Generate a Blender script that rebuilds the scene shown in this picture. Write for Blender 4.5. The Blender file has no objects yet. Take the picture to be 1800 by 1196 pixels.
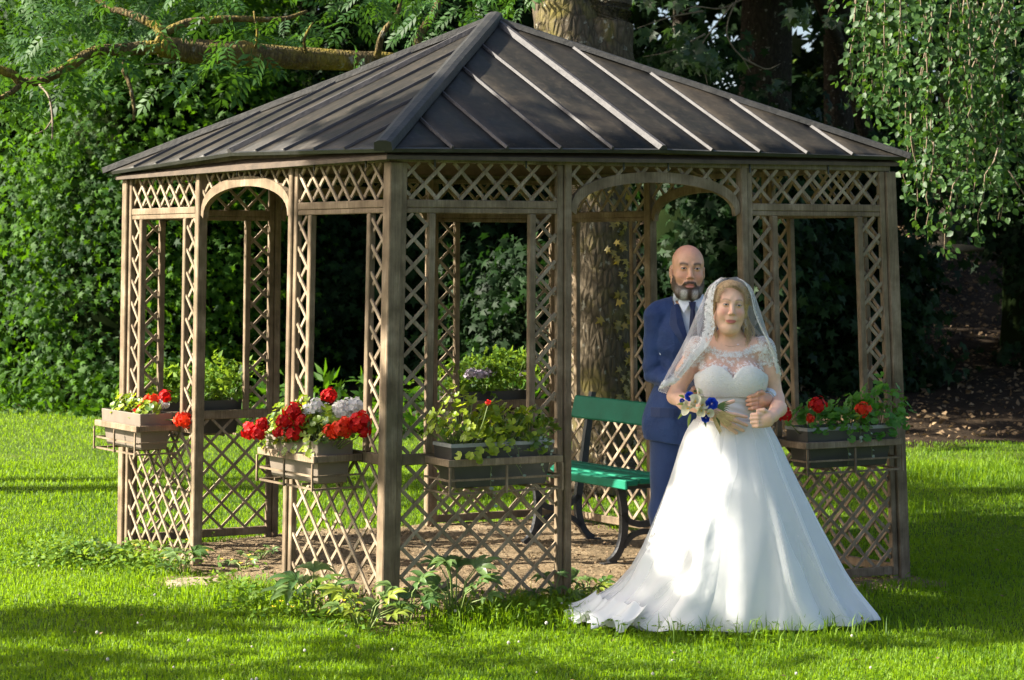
import bpy, math, random
import numpy as np
from mathutils import Vector, Matrix

random.seed(7)
RNG = np.random.default_rng(11)
scene = bpy.context.scene
COL = scene.collection

# ---------------------------------------------------------------- camera, sky, sun, exposure
CAM_H = 1.866                       # eye height of the photographer
FPX = 3800.0                        # focal length in photograph pixels (1800 wide)
HZ = 437.0                          # horizon row in the photograph
cam_d = bpy.data.cameras.new("camera")
cam = bpy.data.objects.new("camera", cam_d)
COL.objects.link(cam)
cam.location = (0, 0, CAM_H)
cam.rotation_euler = (math.radians(90), 0, 0)
cam_d.sensor_width = 36
cam_d.lens = 76
cam_d.shift_y = -(598.0 - HZ) / 1800.0
cam_d.clip_end = 400
cam_d.clip_start = 0.1
cam_d.dof.use_dof = True
cam_d.dof.focus_distance = 11.2
cam_d.dof.aperture_fstop = 6.3
scene.camera = cam

SUN_EL = math.radians(34)
SUN_AZ = math.radians(-3)           # the sun stands straight to the left of the gazebo
S = Vector((-math.cos(SUN_AZ) * math.cos(SUN_EL), math.sin(SUN_AZ) * math.cos(SUN_EL), math.sin(SUN_EL)))
world = bpy.data.worlds.new("World")
scene.world = world
world.use_nodes = True
wn = world.node_tree.nodes
wl = world.node_tree.links
wn.clear()
sky = wn.new("ShaderNodeTexSky")
sky.sky_type = 'NISHITA'
sky.sun_disc = False
sky.sun_elevation = SUN_EL
sky.sun_rotation = math.atan2(S.x, S.y) % (2 * math.pi)
sky.air_density = 0.8
sky.dust_density = 3.5
sky.ozone_density = 0.6
bg = wn.new("ShaderNodeBackground")
bg.inputs['Strength'].default_value = 0.072
wo = wn.new("ShaderNodeOutputWorld")
wl.new(sky.outputs[0], bg.inputs[0])
wl.new(bg.outputs[0], wo.inputs[0])

sun_d = bpy.data.lights.new("sun", 'SUN')
sun = bpy.data.objects.new("sun", sun_d)
COL.objects.link(sun)
sun.rotation_euler = S.to_track_quat('Z', 'Y').to_euler()
sun.location = (-20, 10, 20)
sun_d.energy = 5.0
sun_d.angle = math.radians(0.5)
sun_d.color = (1.0, 0.93, 0.80)

vs = scene.view_settings
scene.display_settings.display_device = 'sRGB'
vs.view_transform = 'Standard'
vs.look = 'None'
vs.exposure = 2.02
vs.gamma = 1.0
vs.use_curve_mapping = False
scene.cycles.max_bounces = 8
scene.cycles.diffuse_bounces = 4
scene.cycles.transparent_max_bounces = 24
scene.cycles.use_denoising = True
scene.cycles.sample_clamp_indirect = 6.0

# ---------------------------------------------------------------- helpers
def at(px, py, depth):
    """A point in the place: photograph pixel + its distance from the camera."""
    return Vector(((px - 900.0) / FPX * depth, depth, CAM_H + (HZ - py) / FPX * depth))

def ground_at(px, py):
    d = CAM_H * FPX / (py - HZ)
    return Vector(((px - 900.0) / FPX * d, d, 0.0))

def tag(o, label=None, cat=None, group=None, kind=None):
    if label: o['label'] = label
    if cat: o['category'] = cat
    if group: o['group'] = group
    if kind: o['kind'] = kind
    return o

def link(o, parent=None):
    COL.objects.link(o)
    if parent is not None:
        o.parent = parent
        # children are modelled in world space unless told otherwise
    return o

def empty(name, loc, label, cat, group=None):
    o = bpy.data.objects.new(name, None)
    o.location = loc
    o.empty_display_size = 0.2
    COL.objects.link(o)
    return tag(o, label, cat, group)

def mesh_from(name, V, F=None, tris=None, mat=None, smooth=False):
    """V (n,3) array; F list of polygons or tris (m,3)/(m,4) array."""
    me = bpy.data.meshes.new(name)
    if tris is not None:
        V = np.asarray(V, dtype=np.float32)
        tris = np.asarray(tris, dtype=np.int32)
        k = tris.shape[1]
        me.vertices.add(len(V))
        me.vertices.foreach_set('co', V.ravel())
        me.loops.add(tris.size)
        me.loops.foreach_set('vertex_index', tris.ravel())
        me.polygons.add(len(tris))
        me.polygons.foreach_set('loop_start', np.arange(0, tris.size, k, dtype=np.int32))
        me.update(calc_edges=True)
        me.validate()
    else:
        me.from_pydata([tuple(v) for v in V], [], [tuple(f) for f in F])
        me.update()
    if smooth:
        me.polygons.foreach_set('use_smooth', np.ones(len(me.polygons), dtype=bool))
    if mat is not None:
        me.materials.append(mat)
    return me

def add(name, me, parent=None, world=True, loc=None):
    """Link a mesh; when world is True its vertices are world coordinates."""
    o = bpy.data.objects.new(name, me)
    COL.objects.link(o)
    if parent is not None:
        o.parent = parent
        if world:
            o.matrix_parent_inverse = Matrix.Translation(-Vector(root_loc(parent)))
    if loc is not None:
        o.location = loc
    return o

def root_loc(o):
    """World location of o (only translations are used for thing roots)."""
    v = Vector((0, 0, 0))
    while o is not None:
        v = v + Vector(o.location) + o.matrix_parent_inverse.translation
        o = o.parent
    return v

class MB:
    """Collects simple solids into one mesh."""
    def __init__(self):
        self.v = []; self.f = []
    def poly(self, verts, faces):
        b = len(self.v)
        self.v += [tuple(p) for p in verts]
        self.f += [tuple(i + b for i in f) for f in faces]
        return self
    def hexa(self, p):
        """8 corners: bottom loop 0-3, top loop 4-7."""
        return self.poly(p, [(3, 2, 1, 0), (4, 5, 6, 7), (0, 1, 5, 4), (1, 2, 6, 5), (2, 3, 7, 6), (3, 0, 4, 7)])
    def box(self, c, ex, ey, ez, sx, sy, sz):
        c = Vector(c); ex = Vector(ex) * sx * .5; ey = Vector(ey) * sy * .5; ez = Vector(ez) * sz * .5
        return self.hexa([c - ex - ey - ez, c + ex - ey - ez, c + ex + ey - ez, c - ex + ey - ez,
                          c - ex - ey + ez, c + ex - ey + ez, c + ex + ey + ez, c - ex + ey + ez])
    def beam(self, a, b, side, w, t):
        """Bar from a to b, width w along side, thickness t along the third axis."""
        a = Vector(a); b = Vector(b)
        d = (b - a).normalized()
        s = Vector(side); s = (s - d * s.dot(d)).normalized()
        n = d.cross(s)
        s = s * w * .5; n = n * t * .5
        return self.hexa([a - s - n, a + s - n, a + s + n, a - s + n, b - s - n, b + s - n, b + s + n, b - s + n])
    def tube(self, pts, radii, k=6, caps=True):
        pts = [Vector(p) for p in pts]
        if not hasattr(radii, '__len__'): radii = [radii] * len(pts)
        up = Vector((0.13, 0.21, 1)).normalized()
        b = len(self.v); n = len(pts)
        for i, p in enumerate(pts):
            d = (pts[min(i + 1, n - 1)] - pts[max(i - 1, 0)])
            if d.length < 1e-9: d = Vector((0, 0, 1))
            d.normalize()
            u = up - d * up.dot(d)
            if u.length < 0.15: u = Vector((1, 0, 0)) - d * d.x
            u.normalize(); w = d.cross(u)
            for j in range(k):
                a = 2 * math.pi * j / k
                self.v.append(tuple(p + (u * math.cos(a) + w * math.sin(a)) * radii[i]))
        for i in range(n - 1):
            for j in range(k):
                j2 = (j + 1) % k
                self.f.append((b + i * k + j, b + i * k + j2, b + (i + 1) * k + j2, b + (i + 1) * k + j))
        if caps:
            self.f.append(tuple(b + j for j in reversed(range(k))))
            self.f.append(tuple(b + (n - 1) * k + j for j in range(k)))
        return self
    def build(self, name, mat, parent=None, smooth=False, bevel=0.0):
        me = mesh_from(name, self.v, self.f, mat=mat, smooth=smooth)
        o = add(name, me, parent)
        if bevel:
            m = o.modifiers.new('bevel', 'BEVEL'); m.width = bevel; m.segments = 1; m.limit_method = 'ANGLE'
        return o

# ---------------------------------------------------------------- materials
def new_mat(name):
    m = bpy.data.materials.new(name)
    m.use_nodes = True
    nt = m.node_tree
    nt.nodes.clear()
    out = nt.nodes.new('ShaderNodeOutputMaterial')
    return m, nt, out

def N(nt, typ, **kw):
    n = nt.nodes.new(typ)
    for k, v in kw.items():
        if k == 'inp':
            for kk, vv in v.items(): n.inputs[kk].default_value = vv
        else:
            setattr(n, k, v)
    return n

def ramp(nt, fac, stops):
    r = nt.nodes.new('ShaderNodeValToRGB')
    el = r.color_ramp.elements
    while len(el) < len(stops): el.new(0.5)
    for e, (p, c) in zip(el, stops):
        e.position = p
        e.color = (*c, 1) if len(c) == 3 else c
    nt.links.new(fac, r.inputs[0])
    return r

def mix_col(nt, fac, a, b, mode='MIX'):
    m = nt.nodes.new('ShaderNodeMix')
    m.data_type = 'RGBA'; m.blend_type = mode
    for sock, val in ((m.inputs[0], fac), (m.inputs[6], a), (m.inputs[7], b)):
        if hasattr(val, 'is_linked'): nt.links.new(val, sock)
        elif hasattr(val, '__len__'): sock.default_value = (*val, 1) if len(val) == 3 else val
        else: sock.default_value = val
    return m.outputs[2]

def noise(nt, scale, detail=4, rough=.55, vec=None, dist=0.0):
    n = N(nt, 'ShaderNodeTexNoise', inp={'Scale': scale, 'Detail': detail, 'Roughness': rough, 'Distortion': dist})
    if vec is not None: nt.links.new(vec, n.inputs['Vector'])
    return n

def coords(nt, scale=(1, 1, 1), kind='Object'):
    tc = nt.nodes.new('ShaderNodeTexCoord')
    mp = nt.nodes.new('ShaderNodeMapping')
    mp.inputs['Scale'].default_value = scale
    nt.links.new(tc.outputs[kind], mp.inputs[0])
    return mp.outputs[0]

def simple_mat(name, c1, c2=None, rough=.6, scale=30, bump=0.0, bscale=60, spec=.5, metal=0.0, stretch=(1, 1, 1), sheen=0.0):
    m, nt, out = new_mat(name)
    p = N(nt, 'ShaderNodeBsdfPrincipled', inp={'Roughness': rough, 'Metallic': metal, 'Specular IOR Level': spec})
    v = coords(nt, stretch)
    if c2 is not None:
        n = noise(nt, scale, 5, .6, v)
        r = ramp(nt, n.outputs[0], [(.3, c1), (.7, c2)])
        nt.links.new(r.outputs[0], p.inputs['Base Color'])
    else:
        p.inputs['Base Color'].default_value = (*c1, 1)
    if bump:
        n2 = noise(nt, bscale, 4, .6, v)
        b = N(nt, 'ShaderNodeBump', inp={'Strength': bump, 'Distance': .01})
        nt.links.new(n2.outputs[0], b.inputs['Height'])
        nt.links.new(b.outputs[0], p.inputs['Normal'])
    if sheen: p.inputs['Sheen Weight'].default_value = sheen
    nt.links.new(p.outputs[0], out.inputs[0])
    return m

def leaf_mat(name, c_dark, c_light, c_back=None, rough=.42, trans=.45, spec=.5, attr='tint'):
    """Leaf: tint attribute picks between two greens; light passes through the blade."""
    m, nt, out = new_mat(name)
    a = N(nt, 'ShaderNodeAttribute', attribute_name=attr)
    r = ramp(nt, a.outputs['Fac'], [(0.0, c_dark), (1.0, c_light)])
    p = N(nt, 'ShaderNodeBsdfPrincipled', inp={'Roughness': rough, 'Specular IOR Level': spec})
    t = N(nt, 'ShaderNodeBsdfTranslucent')
    nt.links.new(r.outputs[0], p.inputs['Base Color'])
    tc = mix_col(nt, 0.55, r.outputs[0], c_back or (0.22, 0.36, 0.02))
    nt.links.new(tc, t.inputs['Color'])
    mx = N(nt, 'ShaderNodeMixShader', inp={0: trans})
    nt.links.new(p.outputs[0], mx.inputs[1]); nt.links.new(t.outputs[0], mx.inputs[2])
    nt.links.new(mx.outputs[0], out.inputs[0])
    return m

def obj_leaf_mat(name, c_dark, c_light, c_back, trans=.4, rough=.45):
    """Leaf material for leaves that are objects: the object's own random value picks the green."""
    m, nt, out = new_mat(name)
    oi = N(nt, 'ShaderNodeObjectInfo')
    n = noise(nt, 35, 3, .5, coords(nt))
    mth = N(nt, 'ShaderNodeMath', operation='MULTIPLY_ADD', inp={1: .7, 2: 0})
    nt.links.new(oi.outputs['Random'], mth.inputs[0])
    m2 = N(nt, 'ShaderNodeMath', operation='MULTIPLY_ADD', inp={1: .4})
    nt.links.new(n.outputs[0], m2.inputs[0]); nt.links.new(mth.outputs[0], m2.inputs[2])
    r = ramp(nt, m2.outputs[0], [(0.1, c_dark), (.9, c_light)])
    p = N(nt, 'ShaderNodeBsdfPrincipled', inp={'Roughness': rough})
    t = N(nt, 'ShaderNodeBsdfTranslucent')
    nt.links.new(r.outputs[0], p.inputs['Base Color'])
    nt.links.new(mix_col(nt, .5, r.outputs[0], c_back), t.inputs['Color'])
    mx = N(nt, 'ShaderNodeMixShader', inp={0: trans})
    nt.links.new(p.outputs[0], mx.inputs[1]); nt.links.new(t.outputs[0], mx.inputs[2])
    nt.links.new(mx.outputs[0], out.inputs[0])
    return m

# ---------------------------------------------------------------- leaf clouds (numpy)
def rand_unit(n):
    v = RNG.normal(size=(n, 3))
    return v / np.linalg.norm(v, axis=1, keepdims=True)

def leaf_cloud_arrays(P, axis, normal, size, template, tmpl_tris):
    """Place one template per point. template: (k,3) with x across, y along the leaf, z up."""
    P = np.asarray(P, float); n = len(P)
    a = axis / (np.linalg.norm(axis, axis=1, keepdims=True) + 1e-9)
    nn = normal - a * np.sum(normal * a, axis=1, keepdims=True)
    nn = nn / (np.linalg.norm(nn, axis=1, keepdims=True) + 1e-9)
    x = np.cross(a, nn)
    s = np.asarray(size).reshape(-1, 1, 1) * np.ones((n, 1, 1))
    T = template[None]
    V = P[:, None, :] + s * (T[:, :, 0:1] * x[:, None, :] + T[:, :, 1:2] * a[:, None, :] + T[:, :, 2:3] * nn[:, None, :])
    k = len(template)
    tr = (np.asarray(tmpl_tris)[None] + (np.arange(n) * k)[:, None, None]).reshape(-1, np.asarray(tmpl_tris).shape[1])
    return V.reshape(-1, 3), tr, k

def leaf_mesh(name, P, axis, normal, size, tmpl, mat, tint=None):
    V, tr, k = leaf_cloud_arrays(P, axis, normal, size, tmpl[0], tmpl[1])
    me = mesh_from(name, V, tris=tr, mat=mat)
    if tint is None: tint = RNG.random(len(P))
    at_ = me.attributes.new('tint', 'FLOAT', 'POINT')
    at_.data.foreach_set('value', np.repeat(np.asarray(tint, np.float32), k))
    return me

def T(*v): return np.array(v, float)
# simple folded leaf
LEAF = (T((0, 0, 0), (-.28, .42, .09), (0, .5, 0), (.28, .42, .09), (0, 1, -.10)), np.array([(0, 2, 1), (0, 3, 2), (1, 2, 4), (2, 3, 4)]))
# narrow leaf
NARROW = (T((0, 0, 0), (-.15, .45, .03), (.15, .45, .03), (0, 1, -.12)), np.array([(0, 2, 1), (1, 2, 3)]))
# five-lobed leaf (ivy, maple)
LOBED = (T((0, 0, 0), (-.46, .02, -.05), (-.22, .25, .04), (-.55, .52, -.08), (-.17, .55, .04), (0, 1.0, -.12), (.17, .55, .04), (.55, .52, -.08), (.22, .25, .04), (.46, .02, -.05), (0, .35, .05)),
         np.array([(10, 0, 1), (10, 1, 2), (10, 2, 3), (10, 3, 4), (10, 4, 5), (10, 5, 6), (10, 6, 7), (10, 7, 8), (10, 8, 9), (10, 9, 0)]))
def pinnate(pairs=4):
    v = []; t = []
    def leaflet(base, d, L, w, droop):
        b = len(v)
        base = np.array(base); d = np.array(d) / np.linalg.norm(d)
        s = np.array((d[1], -d[0], 0))
        v.append(base); v.append(base + d * L * .5 + s * w); v.append(base + d * L * .5 - s * w)
        v.append(base + d * L + np.array((0, 0, -droop)))
        t.append((b, b + 1, b + 2)); t.append((b + 2, b + 1, b + 3))
    for i in range(pairs):
        y = .18 + i * .68 / pairs
        z = -.25 * y * y
        leaflet((0, y, z), (-1, .75, 0), .34, .062, .07)
        leaflet((0, y, z), (1, .75, 0), .34, .062, .07)
    leaflet((0, .72, -.12), (0.02, 1, 0), .36, .066, .1)
    b = len(v)
    v.extend([np.array((-.008, 0, 0)), np.array((.008, 0, 0)), np.array((0, .75, -.14))]); t.append((b, b + 1, b + 2))
    return (np.array(v), np.array(t))
PINNATE = pinnate()
# ---------------------------------------------------------------- materials of the gazebo
def wood_mat(name, c1, c2, c3):
    m, nt, out = new_mat(name)
    v = coords(nt, (1, 1, 1))
    p = N(nt, 'ShaderNodeBsdfPrincipled', inp={'Roughness': .82, 'Specular IOR Level': .25})
    n1 = noise(nt, 7, 5, .6, v)
    # grain: stretched noise along z and along x mixed by a coarse noise
    g1 = noise(nt, 1, 5, .65, coords(nt, (120, 120, 7)))
    r1 = ramp(nt, n1.outputs[0], [(.3, c1), (.55, c2), (.75, c3)])
    r2 = ramp(nt, g1.outputs[0], [(.3, (.55, .55, .55)), (.65, (1.12, 1.12, 1.12))])
    c = mix_col(nt, .8, r1.outputs[0], r2.outputs[0], 'MULTIPLY')
    # greenish algae patches
    n3 = noise(nt, 3.1, 3, .6, v)
    r3 = ramp(nt, n3.outputs[0], [(.52, (0, 0, 0)), (.74, (.40, .40, .40))])
    c = mix_col(nt, r3.outputs[0], c, (.085, .080, .036))
    nt.links.new(c, p.inputs['Base Color'])
    b = N(nt, 'ShaderNodeBump', inp={'Strength': .5, 'Distance': .004})
    nt.links.new(g1.outputs[0], b.inputs['Height']); nt.links.new(b.outputs[0], p.inputs['Normal'])
    nt.links.new(p.outputs[0], out.inputs[0])
    return m

WOOD = wood_mat('weathered_wood', (.115, .082, .049), (.215, .157, .099), (.32, .25, .172))
SLATW = wood_mat('pale_slat_wood', (.17, .126, .080), (.30, .232, .158), (.42, .345, .25))
WOODG = wood_mat('grey_wood', (.095, .073, .050), (.185, .147, .105), (.28, .235, .18))

def roof_mat():
    m, nt, out = new_mat('roof_sheet')
    v = coords(nt)
    p = N(nt, 'ShaderNodeBsdfPrincipled', inp={'Metallic': .0, 'Specular IOR Level': .22})
    n1 = noise(nt, 2.3, 5, .6, v, .6)
    n2 = noise(nt, 45, 3, .6, v)
    r1 = ramp(nt, n1.outputs[0], [(.3, (.009, .0085, .0065)), (.52, (.019, .0165, .012)), (.75, (.038, .030, .021))])
    r2 = ramp(nt, n2.outputs[0], [(.35, (.75, .75, .75)), (.6, (1.1, 1.1, 1.1))])
    c = mix_col(nt, .7, r1.outputs[0], r2.outputs[0], 'MULTIPLY')
    vo = N(nt, 'ShaderNodeTexVoronoi', inp={'Scale': 32.0}); nt.links.new(v, vo.inputs['Vector'])
    sp = ramp(nt, vo.outputs['Distance'], [(.035, (1, 1, 1)), (.06, (0, 0, 0))])
    nm = noise(nt, 9, 2, .5, v)
    spm = ramp(nt, nm.outputs[0], [(.5, (0, 0, 0)), (.56, (1, 1, 1))])
    f = mix_col(nt, 1.0, sp.outputs[0], spm.outputs[0], 'MULTIPLY')
    c = mix_col(nt, f, c, (.30, .26, .19))
    ns = noise(nt, 5, 4, .65, coords(nt, (5, 5, .8))); rs = ramp(nt, ns.outputs[0], [(.5, (0, 0, 0)), (.75, (.5, .5, .5))])
    c = mix_col(nt, rs.outputs[0], c, (.060, .048, .034))
    nt.links.new(c, p.inputs['Base Color'])
    rr = ramp(nt, n1.outputs[0], [(.3, (.45, .45, .45)), (.7, (.62, .62, .62))])
    nt.links.new(rr.outputs[0], p.inputs['Roughness'])
    nb = noise(nt, 4.2, 3, .5, v)
    b = N(nt, 'ShaderNodeBump', inp={'Strength': .35, 'Distance': .03})
    nt.links.new(nb.outputs[0], b.inputs['Height']); nt.links.new(b.outputs[0], p.inputs['Normal'])
    nt.links.new(p.outputs[0], out.inputs[0])
    return m
ROOF = roof_mat()
LEAD = simple_mat('lead_cap', (.016, .016, .015), (.04, .038, .034), rough=.5, scale=9, bump=.4, bscale=22, metal=.2)
SEAM = simple_mat('seam_metal', (.030, .028, .029), (.060, .056, .056), rough=.62, scale=14, bump=.5, bscale=30, spec=.35)
IRON = simple_mat('black_cast_iron', (.012, .013, .014), (.03, .03, .032), rough=.45, scale=20, bump=.3, bscale=70)

# ---------------------------------------------------------------- gazebo geometry
GD = Vector((-.593, 10.83, 0)); GA = Vector((-2.394, 13.54, 0)); GG = Vector((2.125, 12.24, 0))
GX = GA + GG - GD
GC = (GA + GG) * .5
gazebo = empty('gazebo', (GC.x, GC.y, 0), 'brown timber trellis gazebo with a dark pyramid roof standing on the lawn', 'gazebo')

Z_TOP, Z_TOPB, Z_TRT, Z_TRB, Z_SILT, Z_SILB = 2.335, 2.300, 2.112, 2.072, .832, .776
PITCH = .137
SLW, SLT = .0176, .009
slats = []      # (size on the picture, name, MB, parent)
posts = []

def splay(p):
    """The old frame has spread: how far each corner's foot stands out from its head."""
    for c, v in ((GA, (-.035, .0, 0)), (GD, (-.045, -.01, 0)), (GG, (.085, .0, 0)), (GX, (.0, .0, 0))):
        if (c - p).length < .01: return Vector(v)
class Wall:
    def __init__(self, P0, P1):
        self.P0 = P0; self.e = (P1 - P0).normalized(); self.L = (P1 - P0).length
        n = self.e.cross(Vector((0, 0, 1)))
        if n.dot(P0 - GC) < 0: n = -n
        self.n = n
        self.k0, self.k1 = splay(P0), splay(P1)
    def pt(self, s, z, o=0.0):
        f = min(1, max(0, s / self.L))
        lean = (self.k0 * (1 - f) + self.k1 * f) * (1 - z / 2.3)
        return self.P0 + self.e * s + self.n * o + Vector((0, 0, z)) + lean

def board(mb, w, s0, z0, s1, z1, width, thick=.03, o=0.0):
    """Board in the wall plane from (s0,z0) to (s1,z1)."""
    mb.beam(w.pt(s0, z0, o), w.pt(s1, z1, o), w.n, thick, width)

def lattice(w, s0, s1, z0, z1, inside, parent, pitch=PITCH, phase=0.0, o=0.0):
    """Two layers of diagonal slats in a rectangle, cut by inside(s, z)."""
    for sign, oo in ((1, SLT * .55), (-1, -SLT * .55)):
        # lines s - sign*z = c
        vals = [s - sign * z for s in (s0, s1) for z in (z0, z1)]
        c = math.floor(min(vals) / pitch) * pitch + phase * pitch
        while c < max(vals):
            tt = np.linspace(z0, z1, 240)
            ss = c + sign * tt
            ok = (ss >= s0) & (ss <= s1)
            if inside is not None:
                ok &= np.array([inside(a, b) for a, b in zip(ss, tt)])
            idx = np.flatnonzero(ok)
            if len(idx) > 6:
                for run in np.split(idx, np.flatnonzero(np.diff(idx) > 1) + 1):
                    if len(run) < 7: continue
                    a, b = run[0], run[-1]
                    j1, j2 = random.uniform(-.004, .004), random.uniform(-.004, .004)
                    pa = w.pt(ss[a] + j1, tt[a], o + oo); pb = w.pt(ss[b] + j2, tt[b], o + oo)
                    mb = MB().beam(pa, pb, w.n, SLT, SLW * random.uniform(.9, 1.08))
                    m = (pa + pb) * .5
                    front = 1.0 if w.n.y < 0 else .35
                    slats.append(((pb - pa).length / m.y * front, mb, parent))
            c += pitch

def trellis_panel(w, s0, s1, low=True, pw=.125):
    """One bay: sill, transom, two lattice columns beside an opening, lattice below and above."""
    o = random.uniform(-.003, .003)
    mb = MB()
    st = .036
    # outer stiles
    for s in (s0 + st * .5, s1 - st * .5):
        board(mb, w, s, .0, s, Z_TOPB, st, .034, o)
    # inner stiles of the columns
    for s in (s0 + st + pw + st * .5, s1 - st - pw - st * .5):
        board(mb, w, s, Z_SILT, s, Z_TRB - .028, st, .036, o)
    # rails (butted between the stiles)
    a, b = s0 + st, s1 - st
    board(mb, w, a, (Z_SILT + Z_SILB) * .5, b, (Z_SILT + Z_SILB) * .5, Z_SILT - Z_SILB, .03, o)
    board(mb, w, a, (Z_TRT + Z_TRB) * .5, b, (Z_TRT + Z_TRB) * .5, Z_TRT - Z_TRB, .03, o)
    board(mb, w, a, Z_TRB - .0145, b, Z_TRB - .0145, .027, .024, o)
    if w.n.y > 0 or s0 > 1.5 and w.n.x > 0:
        board(mb, w, a, .05, b, .05, .05, .03, o)
    fr = mb.build('trellis_panel', WOOD, gazebo, bevel=.004)
    lattice(w, a, b, .03, Z_SILB, None, fr, PITCH * (1.15 if w.n.x < 0 else 1.06), random.random(), o)
    lattice(w, a, b, Z_TRT, Z_TOPB, None, fr, PITCH, random.random(), o)
    for (c0, c1) in ((a, a + pw), (b - pw, b)):
        lattice(w, c0, c1, Z_SILT, Z_TRB - .028, None, fr, PITCH, random.random(), o)
    return fr

def arch_bay(w, s0, s1):
    """Open bay under a curved board with lattice in its spandrels."""
    mid = (s0 + s1) * .5; hw = (s1 - s0) * .5
    spring, rise, bw = Z_TRB - .03, .215, .040
    mb = MB()
    n = 20
    inn = []; outp = []
    for i in range(n + 1):
        a = math.pi * i / n
        # flattened ellipse
        inn.append((mid - (hw - .03) * math.cos(a), spring + (rise - bw) * math.sin(a) ** .8))
        outp.append((mid - (hw + .0) * math.cos(a), spring + .02 + (rise - .004) * math.sin(a) ** .75))
    vs_, fs = [], []
    for i in range(n + 1):
        for (s, z) in (inn[i], outp[i]):
            vs_.append(w.pt(s, z, -.017)); vs_.append(w.pt(s, z, .017))
    for i in range(n):
        b = i * 4
        fs += [(b, b + 4, b + 5, b + 1), (b + 2, b + 3, b + 7, b + 6), (b + 1, b + 5, b + 7, b + 3), (b, b + 2, b + 6, b + 4)]
    fs += [(0, 1, 3, 2), (n * 4, n * 4 + 2, n * 4 + 3, n * 4 + 1)]
    mb.poly(vs_, fs)
    fr = mb.build('arch', WOOD, gazebo)
    def inside(s, z):
        q = abs(s - mid) / hw
        if q >= 1: return True
        a = math.acos(q)
        return z > spring + .012 + (rise - .004) * math.sin(a) ** .75
    lattice(w, s0, s1, Z_TRB - .02, Z_TOPB, inside, fr, PITCH, random.random())
    return fr

def post(wall, s, w, t, z1=Z_TOP):
    MB().beam(wall.pt(s, 0), wall.pt(s, z1), wall.e, w, t).build('post', WOOD, gazebo, bevel=.005)

FRACS = (0.0, .322, .678, 1.0)
walls = {'DA': Wall(GD, GA), 'DG': Wall(GD, GG), 'AX': Wall(GA, GX), 'GX': Wall(GG, GX)}
panels = {}
for key, w in walls.items():
    b0, b1, b2, b3 = [f * w.L for f in FRACS]
    cw, pw_ = .036, .044
    panels[key, 0] = (b0 + cw, b1 - pw_ * .5)
    panels[key, 1] = (b2 + pw_ * .5, b3 - cw)
    trellis_panel(w, *panels[key, 0])
    arch_bay(w, b1 + pw_ * .5, b2 - pw_ * .5)
    trellis_panel(w, *panels[key, 1])
    for s in (b1, b2):
        post(w, s, pw_ - .004, .06)
    # top rail and fascia
    MB().beam(w.pt(.0, (Z_TOP + Z_TOPB) * .5 + .0), w.pt(w.L, (Z_TOP + Z_TOPB) * .5), w.n, .05, Z_TOP - Z_TOPB - .002).build('top_rail', WOODG, gazebo, bevel=.004)
for w, s_ in ((walls['DA'], 0), (walls['DA'], walls['DA'].L), (walls['DG'], walls['DG'].L), (walls['AX'], walls['AX'].L)):
    post(w, s_, .068, .072, Z_TOPB - .001)

# ---- roof
apex = Vector((GC.x + .03, GC.y - .02, 3.222))
def tip(c, out=.185, z=2.362):
    d = (c - GC); d.z = 0; d.normalize()
    return Vector((c.x + d.x * out, c.y + d.y * out, z))
tD, tA, tG, tX = tip(GD, .16), tip(GA, .14, 2.350), tip(GG, .10, 2.385), tip(GX)
roof = MB()
deck = [tD, tA, tX, tG]
low = Vector((0, 0, -.032))
# boarded deck just below the metal sheets
dd = [Vector(GC) + (p - Vector(GC)) * .985 + low - Vector((0, 0, 0)) for p in deck]
for p, q in zip(dd, deck): p.z = q.z - .034
top = apex - Vector((0, 0, .045))
roof.poly(dd + [top] + [p - Vector((0, 0, .02)) for p in dd] + [top - Vector((0, 0, .02))],
          [(1, 0, 4), (2, 1, 4), (3, 2, 4), (0, 3, 4), (5, 6, 9), (6, 7, 9), (7, 8, 9), (8, 5, 9), (0, 1, 6, 5), (1, 2, 7, 6), (2, 3, 8, 7), (3, 0, 5, 8)])
roof_o = roof.build('roof', simple_mat('roof_boards', (.05, .035, .022), (.10, .07, .045), rough=.8, scale=12), gazebo)

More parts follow.
